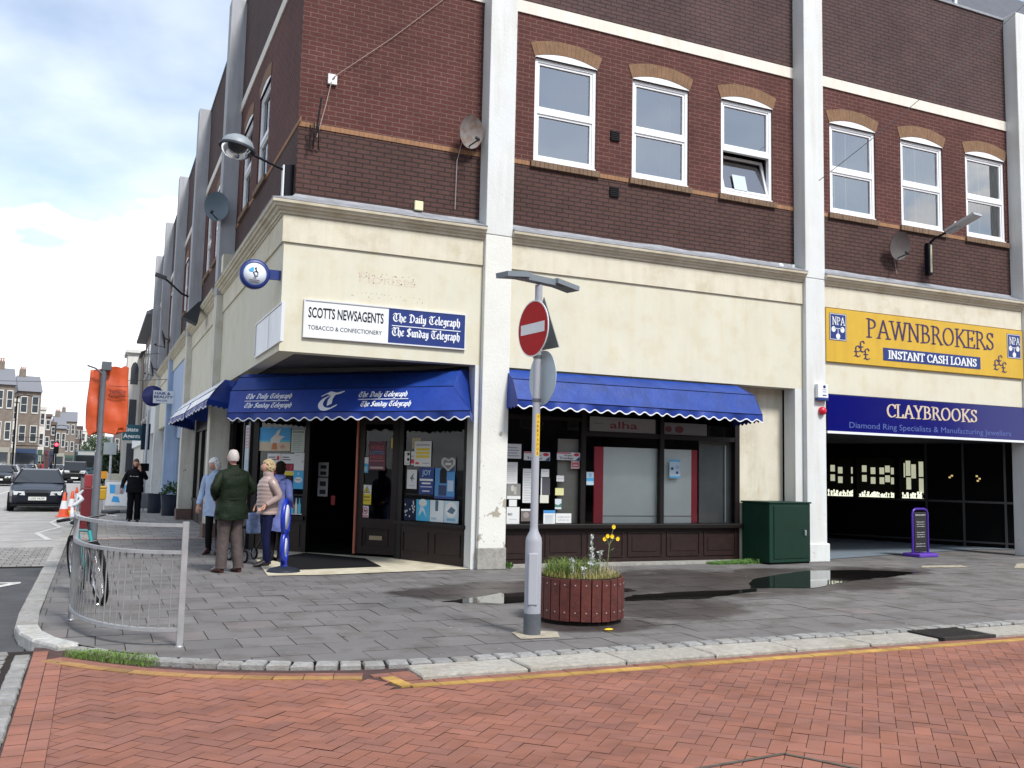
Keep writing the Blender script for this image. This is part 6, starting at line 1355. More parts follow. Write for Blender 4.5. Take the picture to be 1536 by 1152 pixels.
# projecting signs further along the street
T = thing('hanging_sign', 'dark teal estate agents sign projecting over the pavement', 'sign', (-1.2,26.0,2.45)); MB().bbox(-.40,.32,-.03,.03,0,.62,.01).build('panel', mat('sign_teal', (.01,.085,.12), .5), T)
m = MB(); text_mb(m, 'Estate', (-.32,-.032,.36), X, Z, .16, w=.50, th=0, bold=.02); text_mb(m, 'Agents', (-.36,-.032,.10), X, Z, .16, w=.62, th=0, bold=.02); m.build('lettering', signw, T); MB().bbox(.30,.62,-.2,.2,-.35,.68,.02).build('side_box', mat('sign_darkteal', (.01,.03,.05), .5), T)
T = thing('hanging_sign', 'dark blue oval salon sign above the pavement', 'sign', (-.8,21.0,3.9)); MB().lathe([(.001,-.05),(.36,-.05),(.36,.05),(.001,.05)], 28, ax='y').build('disc', mat('oval_navy', (.015,.02,.16), .4), T); MB().tube([(.3,0,0),(.5,0,0)], .02).build('bracket', postd, T)
T = thing('hanging_sign', 'white hair and beauty sign overlapping the dark blue oval', 'sign', (-.72,20.4,3.62)); MB().bbox(-.1,.60,-.03,.03,0,.44,.01).build('panel', signw, T)
m = MB(); text_mb(m, 'HAIR &', (-.05,-.032,.30), X, Z, .09, w=.5, th=0, bold=.03); text_mb(m, 'BEAUTY', (-.08,-.032,.18), X, Z, .09, w=.62, th=0, bold=.03); text_mb(m, 'SALON', (-.0,-.032,.07), X, Z, .06, w=.35, th=0, bold=.02); m.build('lettering', navy, T)
# ================================================================== PEOPLE
def skinmesh(verts, edges, radii, root=0, sub=1):
    bm = bmesh.new(); lay = bm.verts.layers.skin.verify(); vs = []
    for (v, r) in zip(verts, radii):
        q = bm.verts.new(v); q[lay].radius = (r, r) if not isinstance(r, tuple) else r; vs.append(q)
    vs[root][lay].use_root = True
    for a, b in edges: bm.edges.new((vs[a], vs[b]))
    me = bpy.data.meshes.new('s'); bm.to_mesh(me); bm.free()
    ob = bpy.data.objects.new('s', me); col.objects.link(ob); md = ob.modifiers.new('k', 'SKIN'); md.use_smooth_shade = True; m2 = ob.modifiers.new('u', 'SUBSURF'); m2.levels = sub; m2.render_levels = sub
    dg_ = bpy.context.evaluated_depsgraph_get(); me2 = bpy.data.meshes.new_from_object(ob.evaluated_get(dg_))
    V_ = [v.co.copy() for v in me2.vertices]; F__ = [tuple(p.vertices) for p in me2.polygons]
    bpy.data.objects.remove(ob); bpy.data.meshes.remove(me); bpy.data.meshes.remove(me2)
    return V_, F__
def loftrings(mb, rings, seg=22, pw=1.0, fold=.0, ph=0):
    rr = []
    for i, (z, cx, cy, rx, ry) in enumerate(rings):
        r = []
        for k in range(seg):
            a = 2*pi*k/seg; f = 1+fold*(sin(a*5+z*23+ph)*.6+sin(a*3-z*41+ph)*.5)
            c, s = cos(a), sin(a); c = abs(c)**.85*(1 if c > 0 else -1); s = abs(s)**.85*(1 if s > 0 else -1)
            r.append((cx+rx*c*f, cy+ry*s*f, z+fold*.25*sin(a*4+ph)))
        rr.append(r)
    mb.ring(rr)
def dense(keys, n=4):
    out_ = []
    for a, b in zip(keys, keys[1:]):
        for k in range(n): t = k/n; t2 = t*t*(3-2*t); out_.append(tuple(p+(q-p)*(t if i == 0 else t2) for i, (p, q) in enumerate(zip(a, b))))
    return out_+[keys[-1]]
def limb(mb, pts, rs, seg=14, fold=.05, ph=0, n=5, puff=0):
    P = []; Rr = []
    for i in range(len(pts)-1):
        for k in range(n):
            t = k/n; P.append(lerp(pts[i], pts[i+1], t)); Rr.append((rs[i]+(rs[i+1]-rs[i])*t)*(1+fold*sin((i*n+k)*2.1+ph))*(1+puff*abs(sin((i*n+k)*1.3))))
    P.append(Vector(pts[-1])); Rr.append(rs[-1])
    # soften the joint
    for _ in range(2): P = [P[0]]+[(P[i-1]+P[i]*2+P[i+1])/4 for i in range(1, len(P)-1)]+[P[-1]]
    mb.tube(P, Rr, seg)
skinm = mat('skin', (.50,.27,.19), .55, noise=.12, nscale=20)
skinp = mat('skin_pink', (.58,.27,.21), .55, noise=.15, nscale=15)
def person(label, loc, rz, H, coat, trou, hairm, arms, hem=.78, hemr=(.20,.145), waist=(.165,.125), chest=(.195,.135), trr=.085, ankr=.06, stance=(.10,.10), feet=(0,0), headturn=0, headtilt=0, hair='curly', shoem=None, skin=None, lean=0, puff=0, collar=.05, legout=0, hood=None, group=None, stepf=(0,0)):
    """local frame: the person faces -Y"""
    s = H/1.75; T = thing('person', label, 'person', loc, rz, group, s); skin = skin or skinm; shoem = shoem or mat('shoe_dark', (.03,.018,.015), .4)
    sh = 1.43; hy = lean
    V_ = [(0,0,.95),(0,hy*.3,1.10),(0,hy*.7,1.28),(0,hy,1.44),(0,hy-.01,1.52),(0,hy-.02,1.58)]; Rd = [.11,.10,.11,.06,.05,.05]; E_ = [(0,1),(1,2),(2,3),(3,4),(4,5)]
    hands = []
    for sd, (el, wr, hd) in zip((-1, 1), arms):
        i = len(V_); S0 = (sd*.17, hy, sh-.02)
        V_ += [(sd*.15, hy, sh-.06), tuple(Vector(el)), wr]; Rd += [.036,.034,.028]; E_ += [(3,i),(i,i+1),(i+1,i+2)]
        hd = Vector(hd).normalized(); w = Vector(wr); palm = w+hd*.075; side = hd.cross(Vector((0,-1,.15))).normalized(); 
        if side.length < .5: side = X.copy()
        V_.append(tuple(palm)); Rd.append(.034); E_.append((i+2, i+3))
        for q in range(4):
            b0 = palm+hd*.02+side*(q-1.5)*.019; ln = (.07,.08,.075,.06)[q]; curl = hd.cross(side)*(-sd)
            j = len(V_); V_ += [tuple(b0), tuple(b0+hd*ln*.5+curl*.008), tuple(b0+hd*ln*.85+curl*.03)]; Rd += [.0095,.009,.008]; E_ += [(i+3,j),(j,j+1),(j+1,j+2)]
        j = len(V_); b0 = w+hd*.035-side*.03*1; V_ += [tuple(b0), tuple(b0-side*.022+hd*.03), tuple(b0-side*.028+hd*.055)]; Rd += [.011,.010,.008]; E_ += [(i+3,j),(j,j+1),(j+1,j+2)]
    legs = []
    for k, sd in enumerate((-1, 1)):
        i = len(V_); fx = sd*stance[0]+legout*sd; fy = stepf[k]
        hip = (sd*.085,0,.88); kn = (sd*.095+legout*sd*.4, fy*.5-.02, .48); an = (fx, fy+.02, .10); toe = (fx+sd*.02, fy-.10, .045)
        V_ += [hip, kn, an, toe]; Rd += [.07,.045,.028,.018]; E_ += [(0,i),(i,i+1),(i+1,i+2),(i+2,i+3)]; legs.append((hip, kn, an, toe, fx, fy, sd))
    sv, sfc = skinmesh(V_, E_, Rd)
    bd = MB(); bd.add(sv, sfc, 0, True)
    # head with face
    hc = Vector((0, hy-.035, 1.645)); Q = Matrix.Rotation(headturn, 4, 'Z') @ Matrix.Rotation(headtilt, 4, 'X')
    piv = Vector((0, hy-.01, 1.56)); P_ = lambda v: piv+(Q @ (Vector(v)+hc-piv))
    rr = []; ns_, nr_ = 24, 20
    for i in range(nr_+1):
        t = pi*i/nr_; z = -cos(t)*.118; q = sin(t); r = []
        for k in range(ns_):
            a = 2*pi*k/ns_; x = .076*q*cos(a); y = .096*q*sin(a); fr_ = max(0, -sin(a))
            if z < -.02: x *= 1-.28*min(1, (-z-.02)/.09); y = y*(1-.12*min(1, (-z-.02)/.09))
            nose = math.exp(-((z+.012)/.022)**2-((a-1.5*pi)/.16)**2)*.024; brow = math.exp(-((z-.025)/.012)**2)*fr_*.005; sock = -math.exp(-((z-.008)/.012)**2)*(math.exp(-((a-1.5*pi-.36)/.16)**2)+math.exp(-((a-1.5*pi+.36)/.16)**2))*.009
            lip = math.exp(-((z+.055)/.009)**2-((a-1.5*pi)/.28)**2)*.006; chin = math.exp(-((z+.098)/.016)**2-((a-1.5*pi)/.4)**2)*.008
            y -= (nose+brow+sock+lip+chin); r.append(tuple(P_((x, y, z))))
        rr.append(r)
    bd.ring(rr)
    for sd in (-1, 1):
        e = MB().sphere((0,0,0), .010, .018, .030, 8, 6); bd.add([P_(Vector(v)+Vector((sd*.077,.005,-.005))) for v in e.v], e.f, 0, True)
    body = bd.build('body', skin, T)
    ey = MB()
    for sd in (-1, 1): e = MB().sphere((0,0,0), .010, .006, .006, 8, 6); ey.add([P_(Vector(v)+Vector((sd*.029,-.083,.008))) for v in e.v], e.f)
    ey.build('eyes', mat('eye_dark', (.02,.015,.012), .3), body)
    mo = MB(); e = MB().sphere((0,0,0), .022, .006, .005, 8, 6); mo.add([P_(Vector(v)+Vector((0,-.092,-.056))) for v in e.v], e.f); mo.build('mouth', mat('lips', (.32,.10,.09), .5), body)
    # hair
    hm = MB(); rr = []; random.seed(len(label))
    for i in range(15):
        t = pi*(.0+i/14)*.80; z = cos(t)*.128; q = max(sin(t), .02); r = []
        for k in range(30):
            a = 2*pi*k/30; fr_ = max(0, -sin(a)); low = z < .045
            sc_ = 1.12 if hair != 'bald' else 1.015; nz_ = random.uniform(-.006,.012) if hair == 'curly' else random.uniform(-.002,.003)
            x, y = (.078*sc_+nz_)*q*cos(a), (.100*sc_+nz_)*q*sin(a)
            zz = z*(1.06 if hair != 'bald' else 1.0)+nz_*.6
            if fr_ > .25 and low: y *= .62; x *= .80                      # keep the face clear
            if low and fr_ <= .25 and hair == 'long': zz -= .05
            r.append(tuple(P_((x, y+.008, zz))))
        rr.append(r)
    if hair == 'bald':
        rr = [r for i, r in enumerate(rr) if 3 <= i <= 11]
        hm.ring(rr, cap=False)
    else: hm.ring(rr)
    if hair in ('curly', 'short'):
        for _ in range(420 if hair == 'curly' else 220):
            t = random.uniform(0, pi*.62); a = random.uniform(0, 2*pi)
            if -sin(a)*sin(t) > .45 and cos(t) < .55: continue
            c = Vector((.090*sin(t)*cos(a), .112*sin(t)*sin(a)+.010, .132*cos(t))); e = MB().sphere(c, random.uniform(.010,.020), None, random.uniform(.009,.017), 6, 5); hm.add([P_(v) for v in e.v], e.f, 0, True)
    hm.build('hair', hairm, body)
    # trousers
    tm = MB(); loftrings(tm, dense([(1.02,0,.0,.14,.105),(.92,0,.01,.165,.125),(.84,0,.01,.165,.12),(.79,0,.01,.13,.09)]), fold=.02)
    for (hip, kn, an, toe, fx, fy, sd) in legs: limb(tm, [(hip[0],.0,.90),(kn[0],kn[1],kn[2]),(an[0],an[1]+.01,.06)], [trr+.012, trr*.86, ankr], fold=.06, ph=sd*2)
    tm.build('trousers', trou, T)
    for (hip, kn, an, toe, fx, fy, sd) in legs:
        sm_ = MB(); rr = []
        for t, w_, h_ in ((0,.030,.07),(.12,.042,.105),(.38,.044,.12),(.6,.046,.085),(.85,.042,.055),(1,.022,.03)):
            yy = fy+.07-.27*t; rr.append([(fx+sd*.012*t+w_*cos(2*pi*k/14), yy, max(.0, h_/2+h_/2*sin(2*pi*k/14))) for k in range(14)])
        sm_.ring(rr); sm_.build('shoe', shoem, T)
    # coat with sleeves
    cm = MB(); keys = [(hem,0,.005,hemr[0],hemr[1]),(hem+.10,0,.005,hemr[0]*.99,hemr[1]),(1.04,0,hy*.2,waist[0],waist[1]),(1.20,0,hy*.5,(waist[0]+chest[0])/2,(waist[1]+chest[1])/2),(1.33,0,hy*.8,chest[0],chest[1]),(1.415,0,hy,chest[0]*.93,chest[1]*.85),(1.462,0,hy,chest[0]*.62,chest[1]*.66),(1.485,0,hy,.082,.085),(1.49+collar,0,hy-.01,.075,.08)]
    dk2 = dense(keys, 4)
    if puff: dk2 = [(z, cx, cy, rx*(1+puff*abs(sin(z*48))), ry*(1+puff*abs(sin(z*48)))) for z, cx, cy, rx, ry in dense(keys, 8)]
    loftrings(cm, dk2, 26, fold=.038 if not puff else .008, ph=len(label))
    for sd, (el, wr, hd) in zip((-1, 1), arms):
        e2 = Vector(el); limb(cm, [(sd*.13,hy,sh-.015),(sd*.185,hy,sh-.04),e2,lerp(e2, wr, .96)], [.06,.074,.062,.044], fold=.05, ph=sd, puff=puff)
    c_ = cm.build('coat', coat, T)
    if hood:
        hd_ = MB(); hd_.tube([(.10*cos(a), hy+.04+.085*sin(a)*1.1, 1.49-.03*sin(a)) for a in [2*pi*k/14 for k in range(15)]], [.035]*15, 10, cap=False); hd_.sphere((0,hy+.12,1.43), .10, .05, .10, 14, 10); hd_.build('hood', hood, T)
    return T, P_
gj = mat('jacket_green', (.013,.024,.010), .6, noise=.35, nscale=6, bump=1, bscale=9)
T, P_ = person('elderly man in a dark green jacket seen from behind outside the corner shop', (-.67,.35,0), R(202), 1.74, gj, mat('trousers_taupe', (.085,.062,.058), .85, noise=.25, nscale=7, bump=1, bscale=9), mat('hair_white', (.46,.41,.38), .8, noise=.2, nscale=40),
    [((-.33,.07,1.18),(-.16,-.16,1.04),(.6,-.7,-.2)),((.33,.07,1.18),(.16,-.16,1.04),(-.6,-.7,-.2))], hem=.76, hemr=(.245,.17), waist=(.215,.155), chest=(.24,.16), trr=.098, ankr=.075, stance=(.125,.1), headturn=R(-16), hair='bald', shoem=mat('shoe_brown', (.075,.018,.014), .3), skin=skinp, stepf=(.03,-.02))
m = MB(); m.tube([(.215*cos(a), .155*sin(a)*1.0, 1.045) for a in [2*pi*k/28 for k in range(29)]], .012, 6, cap=False); m.build('waist_seam', mat('jacket_green_dark', (.012,.022,.008), .7), T)
person('white haired old woman in a pale blue coat looking down beside the side window', (-.56,3.25,0), R(-28), 1.63, mat('coat_paleblue', (.34,.44,.62), .65, noise=.2, nscale=6, bump=1, bscale=8), mat('trousers_black', (.008,.008,.010), .8, noise=.3), mat('hair_silver', (.85,.84,.80), .85, noise=.2, nscale=60),
    [((-.27,.04,1.14),(-.30,-.06,.90),(-.05,-.15,-1)),((.27,.04,1.14),(.24,-.10,.92),(0,-.3,-1))], hem=.70, hemr=(.215,.155), waist=(.185,.14), chest=(.19,.14), trr=.075, ankr=.055, headturn=R(-30), headtilt=R(16), hair='curly', lean=-.03, shoem=mat('shoe_maroon', (.05,.02,.02), .4))
T, P_ = person('blonde woman in a padded beige jacket and navy trousers standing in profile', (-.03,1.15,0), R(-78), 1.60, mat('puffer_beige', (.34,.25,.225), .38, spec=.6, noise=.15, nscale=6), mat('trousers_navy', (.010,.013,.065), .8, noise=.3, nscale=6), mat('hair_blonde', (.52,.40,.22), .75, noise=.4, nscale=50),
    [((-.24,.12,1.16),(-.20,-.10,1.02),(.3,-.5,-.5)),((.24,.12,1.16),(.20,-.10,1.02),(-.3,-.5,-.5))], hem=.86, hemr=(.175,.165), waist=(.18,.165), chest=(.185,.165), trr=.078, ankr=.055, headturn=R(-8), headtilt=R(-6), hair='short', puff=.045, collar=.085, stepf=(.07,-.04))
person('woman with dark hair in a long lilac blue hooded coat partly behind the blonde woman', (.24,1.75,0), R(140), 1.58, mat('coat_lilac', (.12,.15,.38), .7, noise=.2, nscale=6, bump=1, bscale=8), mat('trousers_black', (.008,.008,.010), .8, noise=.3), mat('hair_darkbrown', (.03,.018,.012), .6, noise=.3, nscale=40),
    [((-.25,.06,1.14),(-.18,-.14,1.0),(.2,-.9,-.2)),((.25,.06,1.14),(.18,-.14,1.0),(-.2,-.9,-.2))], hem=.55, hemr=(.22,.18), waist=(.185,.15), chest=(.19,.15), trr=.08, ankr=.06, hair='short', hood=mat('coat_lilac', (.12,.15,.38), .7))
T, P_ = person('woman dressed all in black walking towards us with her hand at her face', (-1.50,13.0,0), R(-3), 1.64, mat('coat_black', (.006,.007,.012), .75, noise=.3), mat('trousers_blacker', (.005,.006,.009), .8, noise=.3), mat('hair_brown', (.10,.045,.03), .6, noise=.4, nscale=40),
    [((-.30,.06,1.15),(-.34,-.10,.93),(0,-.2,-1)),((.30,.02,1.20),(.12,-.20,1.44),(-.25,.1,1))], hem=.82, hemr=(.235,.17), waist=(.22,.16), chest=(.215,.15), trr=.10, ankr=.085, hair='long', headtilt=R(8))
m = MB(); m.add([(-.15,-.172,1.265),(-.09,-.172,1.27),(-.125,-.172,1.30)], [(0,1,2)])
for k in range(4): m.box(-.07+k*.04,-.045+k*.04,-.174,-.171,1.262,1.282); m.build('chest_lettering', signw, T)
tag(MB().bbox(-1.98,-1.86,12.82,12.88,.72,.98,.01).build('carrier_bag', mat('bag_pale', (.45,.47,.50), .6)), 'pale carrier bag in the hand of the woman in black', 'bag')
# rollator
T = thing('walking_frame', 'black wheeled walking frame behind the man in green', 'walking frame', (-.14,1.95,0), R(20))
for x, y in ((-.22,-.25),(.22,-.25),(-.22,.25),(.22,.25)):
    w_ = MB().lathe([(.085,-.018),(.1,-.012),(.1,.012),(.085,.018),(.085,-.018)], 20, ax='x', cap=False); wo = w_.build('wheel', blk, T); wo.location = (x,y,.1)
    MB().lathe([(.001,-.008),(.085,-.008),(.085,.008),(.001,.008)], 5, ax='x', sm=False).build('spokes', mat('wheel_grey', (.12,.12,.13), .5), wo)
m = MB()
for x in (-.22,.22): m.tube([(x,-.25,.1),(x,-.12,.55),(x,-.05,.88),(x,.15,.9)], .014, 7).tube([(x,.25,.1),(x,-.12,.55)], .014, 7)
m.tube([(-.22,-.12,.55),(.22,-.12,.55)], .014, 7); m.build('frame', bbk, T); MB().bbox(-.2,.2,-.1,.15,.52,.56,.015).build('seat', bbk, T)
MB().bbox(-.17,.17,-.26,-.13,.45,.78,.03).build('basket_bag', mat('bag_bluecheck', (.22,.30,.50), .7, noise=.5, nscale=18), T)
# ================================================================== VEHICLES
carglass = mat('car_glass', (.015,.018,.02), .08, spec=.8); hlm = mat('headlamp', (.45,.47,.47), .15, spec=.8); brk = mat('brake_lamp', (.5,.01,.02), .25, emit=(1,.05,.05), es=1.2)
def car(label, x, y, rz, paint, L_=4.25, Wd=1.72, Hh=1.43, kind='hatch', rear=False, z=-.1, group='cars along the street', plate='LG02 NUW'):
    T = thing('parked_car' if 'parked' in label else 'car', label, 'car', (x,y,z), rz, group); hl = L_/2; hw = Wd/2; k = Hh/1.43
    suv = kind == 'suv'
    st = [(-hl,.36,.60,.70),(-hl+.08,.24,.70,.86),(-hl+.45,.20,.79,.96),(-hl+1.05,.20,.90,1.0),(-hl+1.35,.20,.93,1.0),(hl-1.0,.20,.95,1.0),(hl-.3,.22,.93,.97),(hl-.06,.28,.86,.90),(hl,.36,.72,.80)]
    if suv: st = [(-hl,.42,.78,.86),(-hl+.08,.34,.92,.95),(-hl+.5,.30,.98,1),(-hl+1.1,.30,1.02,1.0),(hl-.5,.30,1.02,1.0),(hl-.06,.34,1.0,.95),(hl,.42,.9,.88)]
    rings = []
    for (yy, zb, zt, wf) in st:
        w_ = hw*wf; zb *= (1 if suv else k); zt *= (1 if suv else k); zm = zb+(zt-zb)*.55
        rings.append([(-w_*.90,yy,zb),(-w_,yy,zb+.10),(-w_*1.0,yy,zm),(-w_*.97,yy,zt-.06),(-w_*.88,yy,zt),(-w_*.4,yy,zt+.02),(w_*.4,yy,zt+.02),(w_*.88,yy,zt),(w_*.97,yy,zt-.06),(w_*1.0,yy,zm),(w_,yy,zb+.10),(w_*.90,yy,zb)])
    MB().ring(rings, sm=False).build('body', paint, T)
    zt0 = (.93 if not suv else 1.01)*(1 if suv else k); y0, y1, y2, y3 = (-hl+1.02, -hl+1.95, hl-1.25, hl-.45) if not suv else (-hl+1.15, -hl+1.65, hl-.35, hl-.08)
    wl, wu = hw*.90, hw*.64 if not suv else hw*.80; zr = Hh-(.04 if not suv else 0)
    def sec(yy, zz, ww): return [(-ww,yy,zz),(ww,yy,zz)]
    A0, A1 = sec(y0, zt0, wl); B0, B1 = sec(y1, zr-.04, wu); Cc0, Cc1 = sec(y2, zr-.03, wu*.98); D0_, D1_ = sec(y3, zt0+.02, wl*.95)
    M0, M1 = sec((y1+y2)/2, zr, wu)
    MB().add([A0,A1,B1,B0], [(0,1,2,3)]).build('windscreen', carglass, T); MB().add([D1_,D0_,Cc0,Cc1], [(0,1,2,3)]).build('rear_window', carglass, T)
    for a, b, c, d, m_ in ((A0,B0,Cc0,D0_,M0),(A1,B1,Cc1,D1_,M1)): MB().add([a,b,m_,c,d], [(0,1,2,3,4)]).build('side_window', carglass, T)
    rf_ = MB().add([B0,B1,M1,Cc1,Cc0,M0]+[tuple(Vector(p)-Z*.05) for p in (B0,B1,M1,Cc1,Cc0,M0)], [(0,1,2,5),(5,2,3,4),(0,6,7,1),(3,9,10,4)])
    for a, b in ((A0,B0),(A1,B1),(Cc0,D0_),(Cc1,D1_)): rf_.tube([a, b], .03, 6)
    for m_, s_ in ((M0,-1),(M1,1)): rf_.tube([m_, (s_*wl, m_[1], zt0)], .03, 6)
    rf_.tube([B0,M0,Cc0], .03, 6).tube([B1,M1,Cc1], .03, 6); rf_.build('roof', paint, T)
    ty = mat('tyre_rubber', (.015,.015,.016), .8); rw = .31 if not suv else .37
    for sx in (-1, 1):
        for yy in (-hl+.80, hl-.80):
            w_ = MB().lathe([(rw*.6,-.10),(rw*.97,-.10),(rw,-.07),(rw,.07),(rw*.97,.10),(rw*.6,.10)], 22, ax='x').build('wheel', ty, T); w_.location = (sx*(hw-.08), yy, rw)
            MB().lathe([(.01,sx*.104),(rw*.35,sx*.106),(rw*.62,sx*.10)], 14, ax='x', cap=False).build('hubcap', mat('hub_silver', (.35,.36,.37), .35, metal=.7), w_)
    for sx in (-1, 1):
        MB().add([(sx*hw*.42,-hl-.005,.53*k+(.22 if suv else 0)),(sx*hw*.78,-hl+.03,.54*k+(.22 if suv else 0)),(sx*hw*.84,-hl+.10,.68*k+(.2 if suv else 0)),(sx*hw*.45,-hl+.03,.66*k+(.22 if suv else 0))], [(0,1,2,3)]).ring([[(sx*hw*.42,-hl-.02,.54*k+(.22 if suv else 0)),(sx*hw*.80,-hl+.02,.55*k+(.22 if suv else 0)),(sx*hw*.82,-hl+.06,.67*k+(.2 if suv else 0)),(sx*hw*.45,-hl+.0,.66*k+(.2 if suv else 0))],[(sx*hw*.42,-hl+.12,.53*k),(sx*hw*.80,-hl+.2,.54*k),(sx*hw*.82,-hl+.2,.67*k),(sx*hw*.45,-hl+.2,.66*k)]], sm=False).build('headlight', hlm, T)
        MB().bbox(min(sx*hw*.68,sx*hw*.92), max(sx*hw*.68,sx*hw*.92), hl-.10, hl+.01, .66*k, .86*k, .02).build('tail_light', brk, T)
        MB().bbox(min(sx*hw*.98,sx*(hw+.18)), max(sx*hw*.98,sx*(hw+.18)), y0+.12, y0+.24, zt0+.0, zt0+.13, .03).build('wing_mirror', mat('mirror_black', (.02,.02,.02), .5), T)
    MB().bbox(-hw*.36, hw*.36, -hl-.015, -hl+.08, .55*k+(.2 if suv else 0), .63*k+(.22 if suv else 0), .01).build('grille', mat('grille_black', (.012,.012,.012), .5), T)
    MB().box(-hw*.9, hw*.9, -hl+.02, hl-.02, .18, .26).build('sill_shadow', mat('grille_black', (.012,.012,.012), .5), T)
    for sy in (-1, 1):
        pl_ = MB().box(-.26,.26, sy*(hl+.02)-.008, sy*(hl+.02)+.008, .38, .49).build('number_plate', mat('plate_white', (.62,.62,.58), .5) if sy < 0 else mat('plate_yellow', (.6,.48,.05), .5), T)
        if sy < 0 and y < 30: m = MB(); text_mb(m, plate, (-.22,-hl-.03,.405), X, Z, .07, w=.44, th=0, bold=.01); m.build('plate_lettering', dkt, pl_)
    return T
pn = lambda n_, c: mat('paint_'+n_, tuple(q*.6 for q in c) if max(c) < .1 else c, .3, spec=.4, coat=.1)
car('dark navy saloon driving towards us in the near lane', -4.22, 22.5, R(2), pn('navy', (.010,.016,.035)), group=None)
car('black four wheel drive car driving behind the navy saloon', -4.0, 71, R(1), pn('black', (.012,.012,.016)), 4.5, 1.88, 1.75, 'suv', group=None, plate='')
car('silver estate car with red rear lights driving away', -5.9, 88, R(181), pn('silver', (.42,.43,.44)), 4.4, 1.74, 1.5, group=None)
PK = [(-8.25,58,'black','dark parked car nearest the left edge of the photo',(.012,.012,.016)),(-8.35,64,'silver','silver parked car behind the nearest dark one on the left',(.42,.43,.44)),(-8.5,71,'navy','navy parked car third in the left kerbside row',(.010,.016,.035)),(-8.7,79,'grey','grey parked car fourth in the left kerbside row',(.12,.125,.13)),
      (-8.8,88,'blue','deep blue parked car midway along the left kerbside row',(.02,.04,.12)),(-8.9,98,'white','white parked car beyond the deep blue one on the left',(.6,.6,.6)),(-9.0,108,'red','red parked car in the distant part of the left row',(.22,.02,.02)),(-9.1,119,'silver','silver parked car past the red one on the left',(.42,.43,.44)),(-9.2,131,'black','black parked car at the far end of the left row',(.012,.012,.016)),
      (-6.2,140,'white','white car queuing far up the street',(.6,.6,.6)),(-4.6,128,'grey','grey car far up the street near the bus',(.12,.125,.13)),(-7.4,165,'silver','silver car farthest up the street in the left lane',(.42,.43,.44)),(-4.8,170,'red','small red car farthest up the street',(.22,.02,.02))]
for x, y, c, lb, rgb in PK: car(lb, x, y, R(random.choice((0, 180))) if 'parked' in lb else R(0), pn(c, rgb), group='cars parked and queuing up the street')
T = thing('bus', 'dark teal single deck bus far up the street behind the grey post', 'bus', (-3.55,112,-.1), 0); MB().bbox(-1.25,1.25,-5.5,5.5,.35,3.1,.12).build('body', mat('bus_teal', (.015,.05,.07), .4), T); MB().box(-1.1,1.1,-5.53,-5.49,1.2,2.5).build('windscreen', carglass, T); MB().box(-.9,.9,-5.54,-5.5,2.6,2.95).build('destination_blind', mat('blind', (.3,.3,.28), .5), T)
for sx in (-1, 1):
    MB().box(min(sx*1.22,sx*1.27), max(sx*1.22,sx*1.27), -5, 5, 1.3, 2.5).build('side_windows', carglass, T)
    for yy in (-3.6, 3.4): MB().lathe([(.3,-.14),(.48,-.12),(.48,.12),(.3,.14)], 18, ax='x').build('wheel', blk, T).location = (sx*1.1, yy, .48)
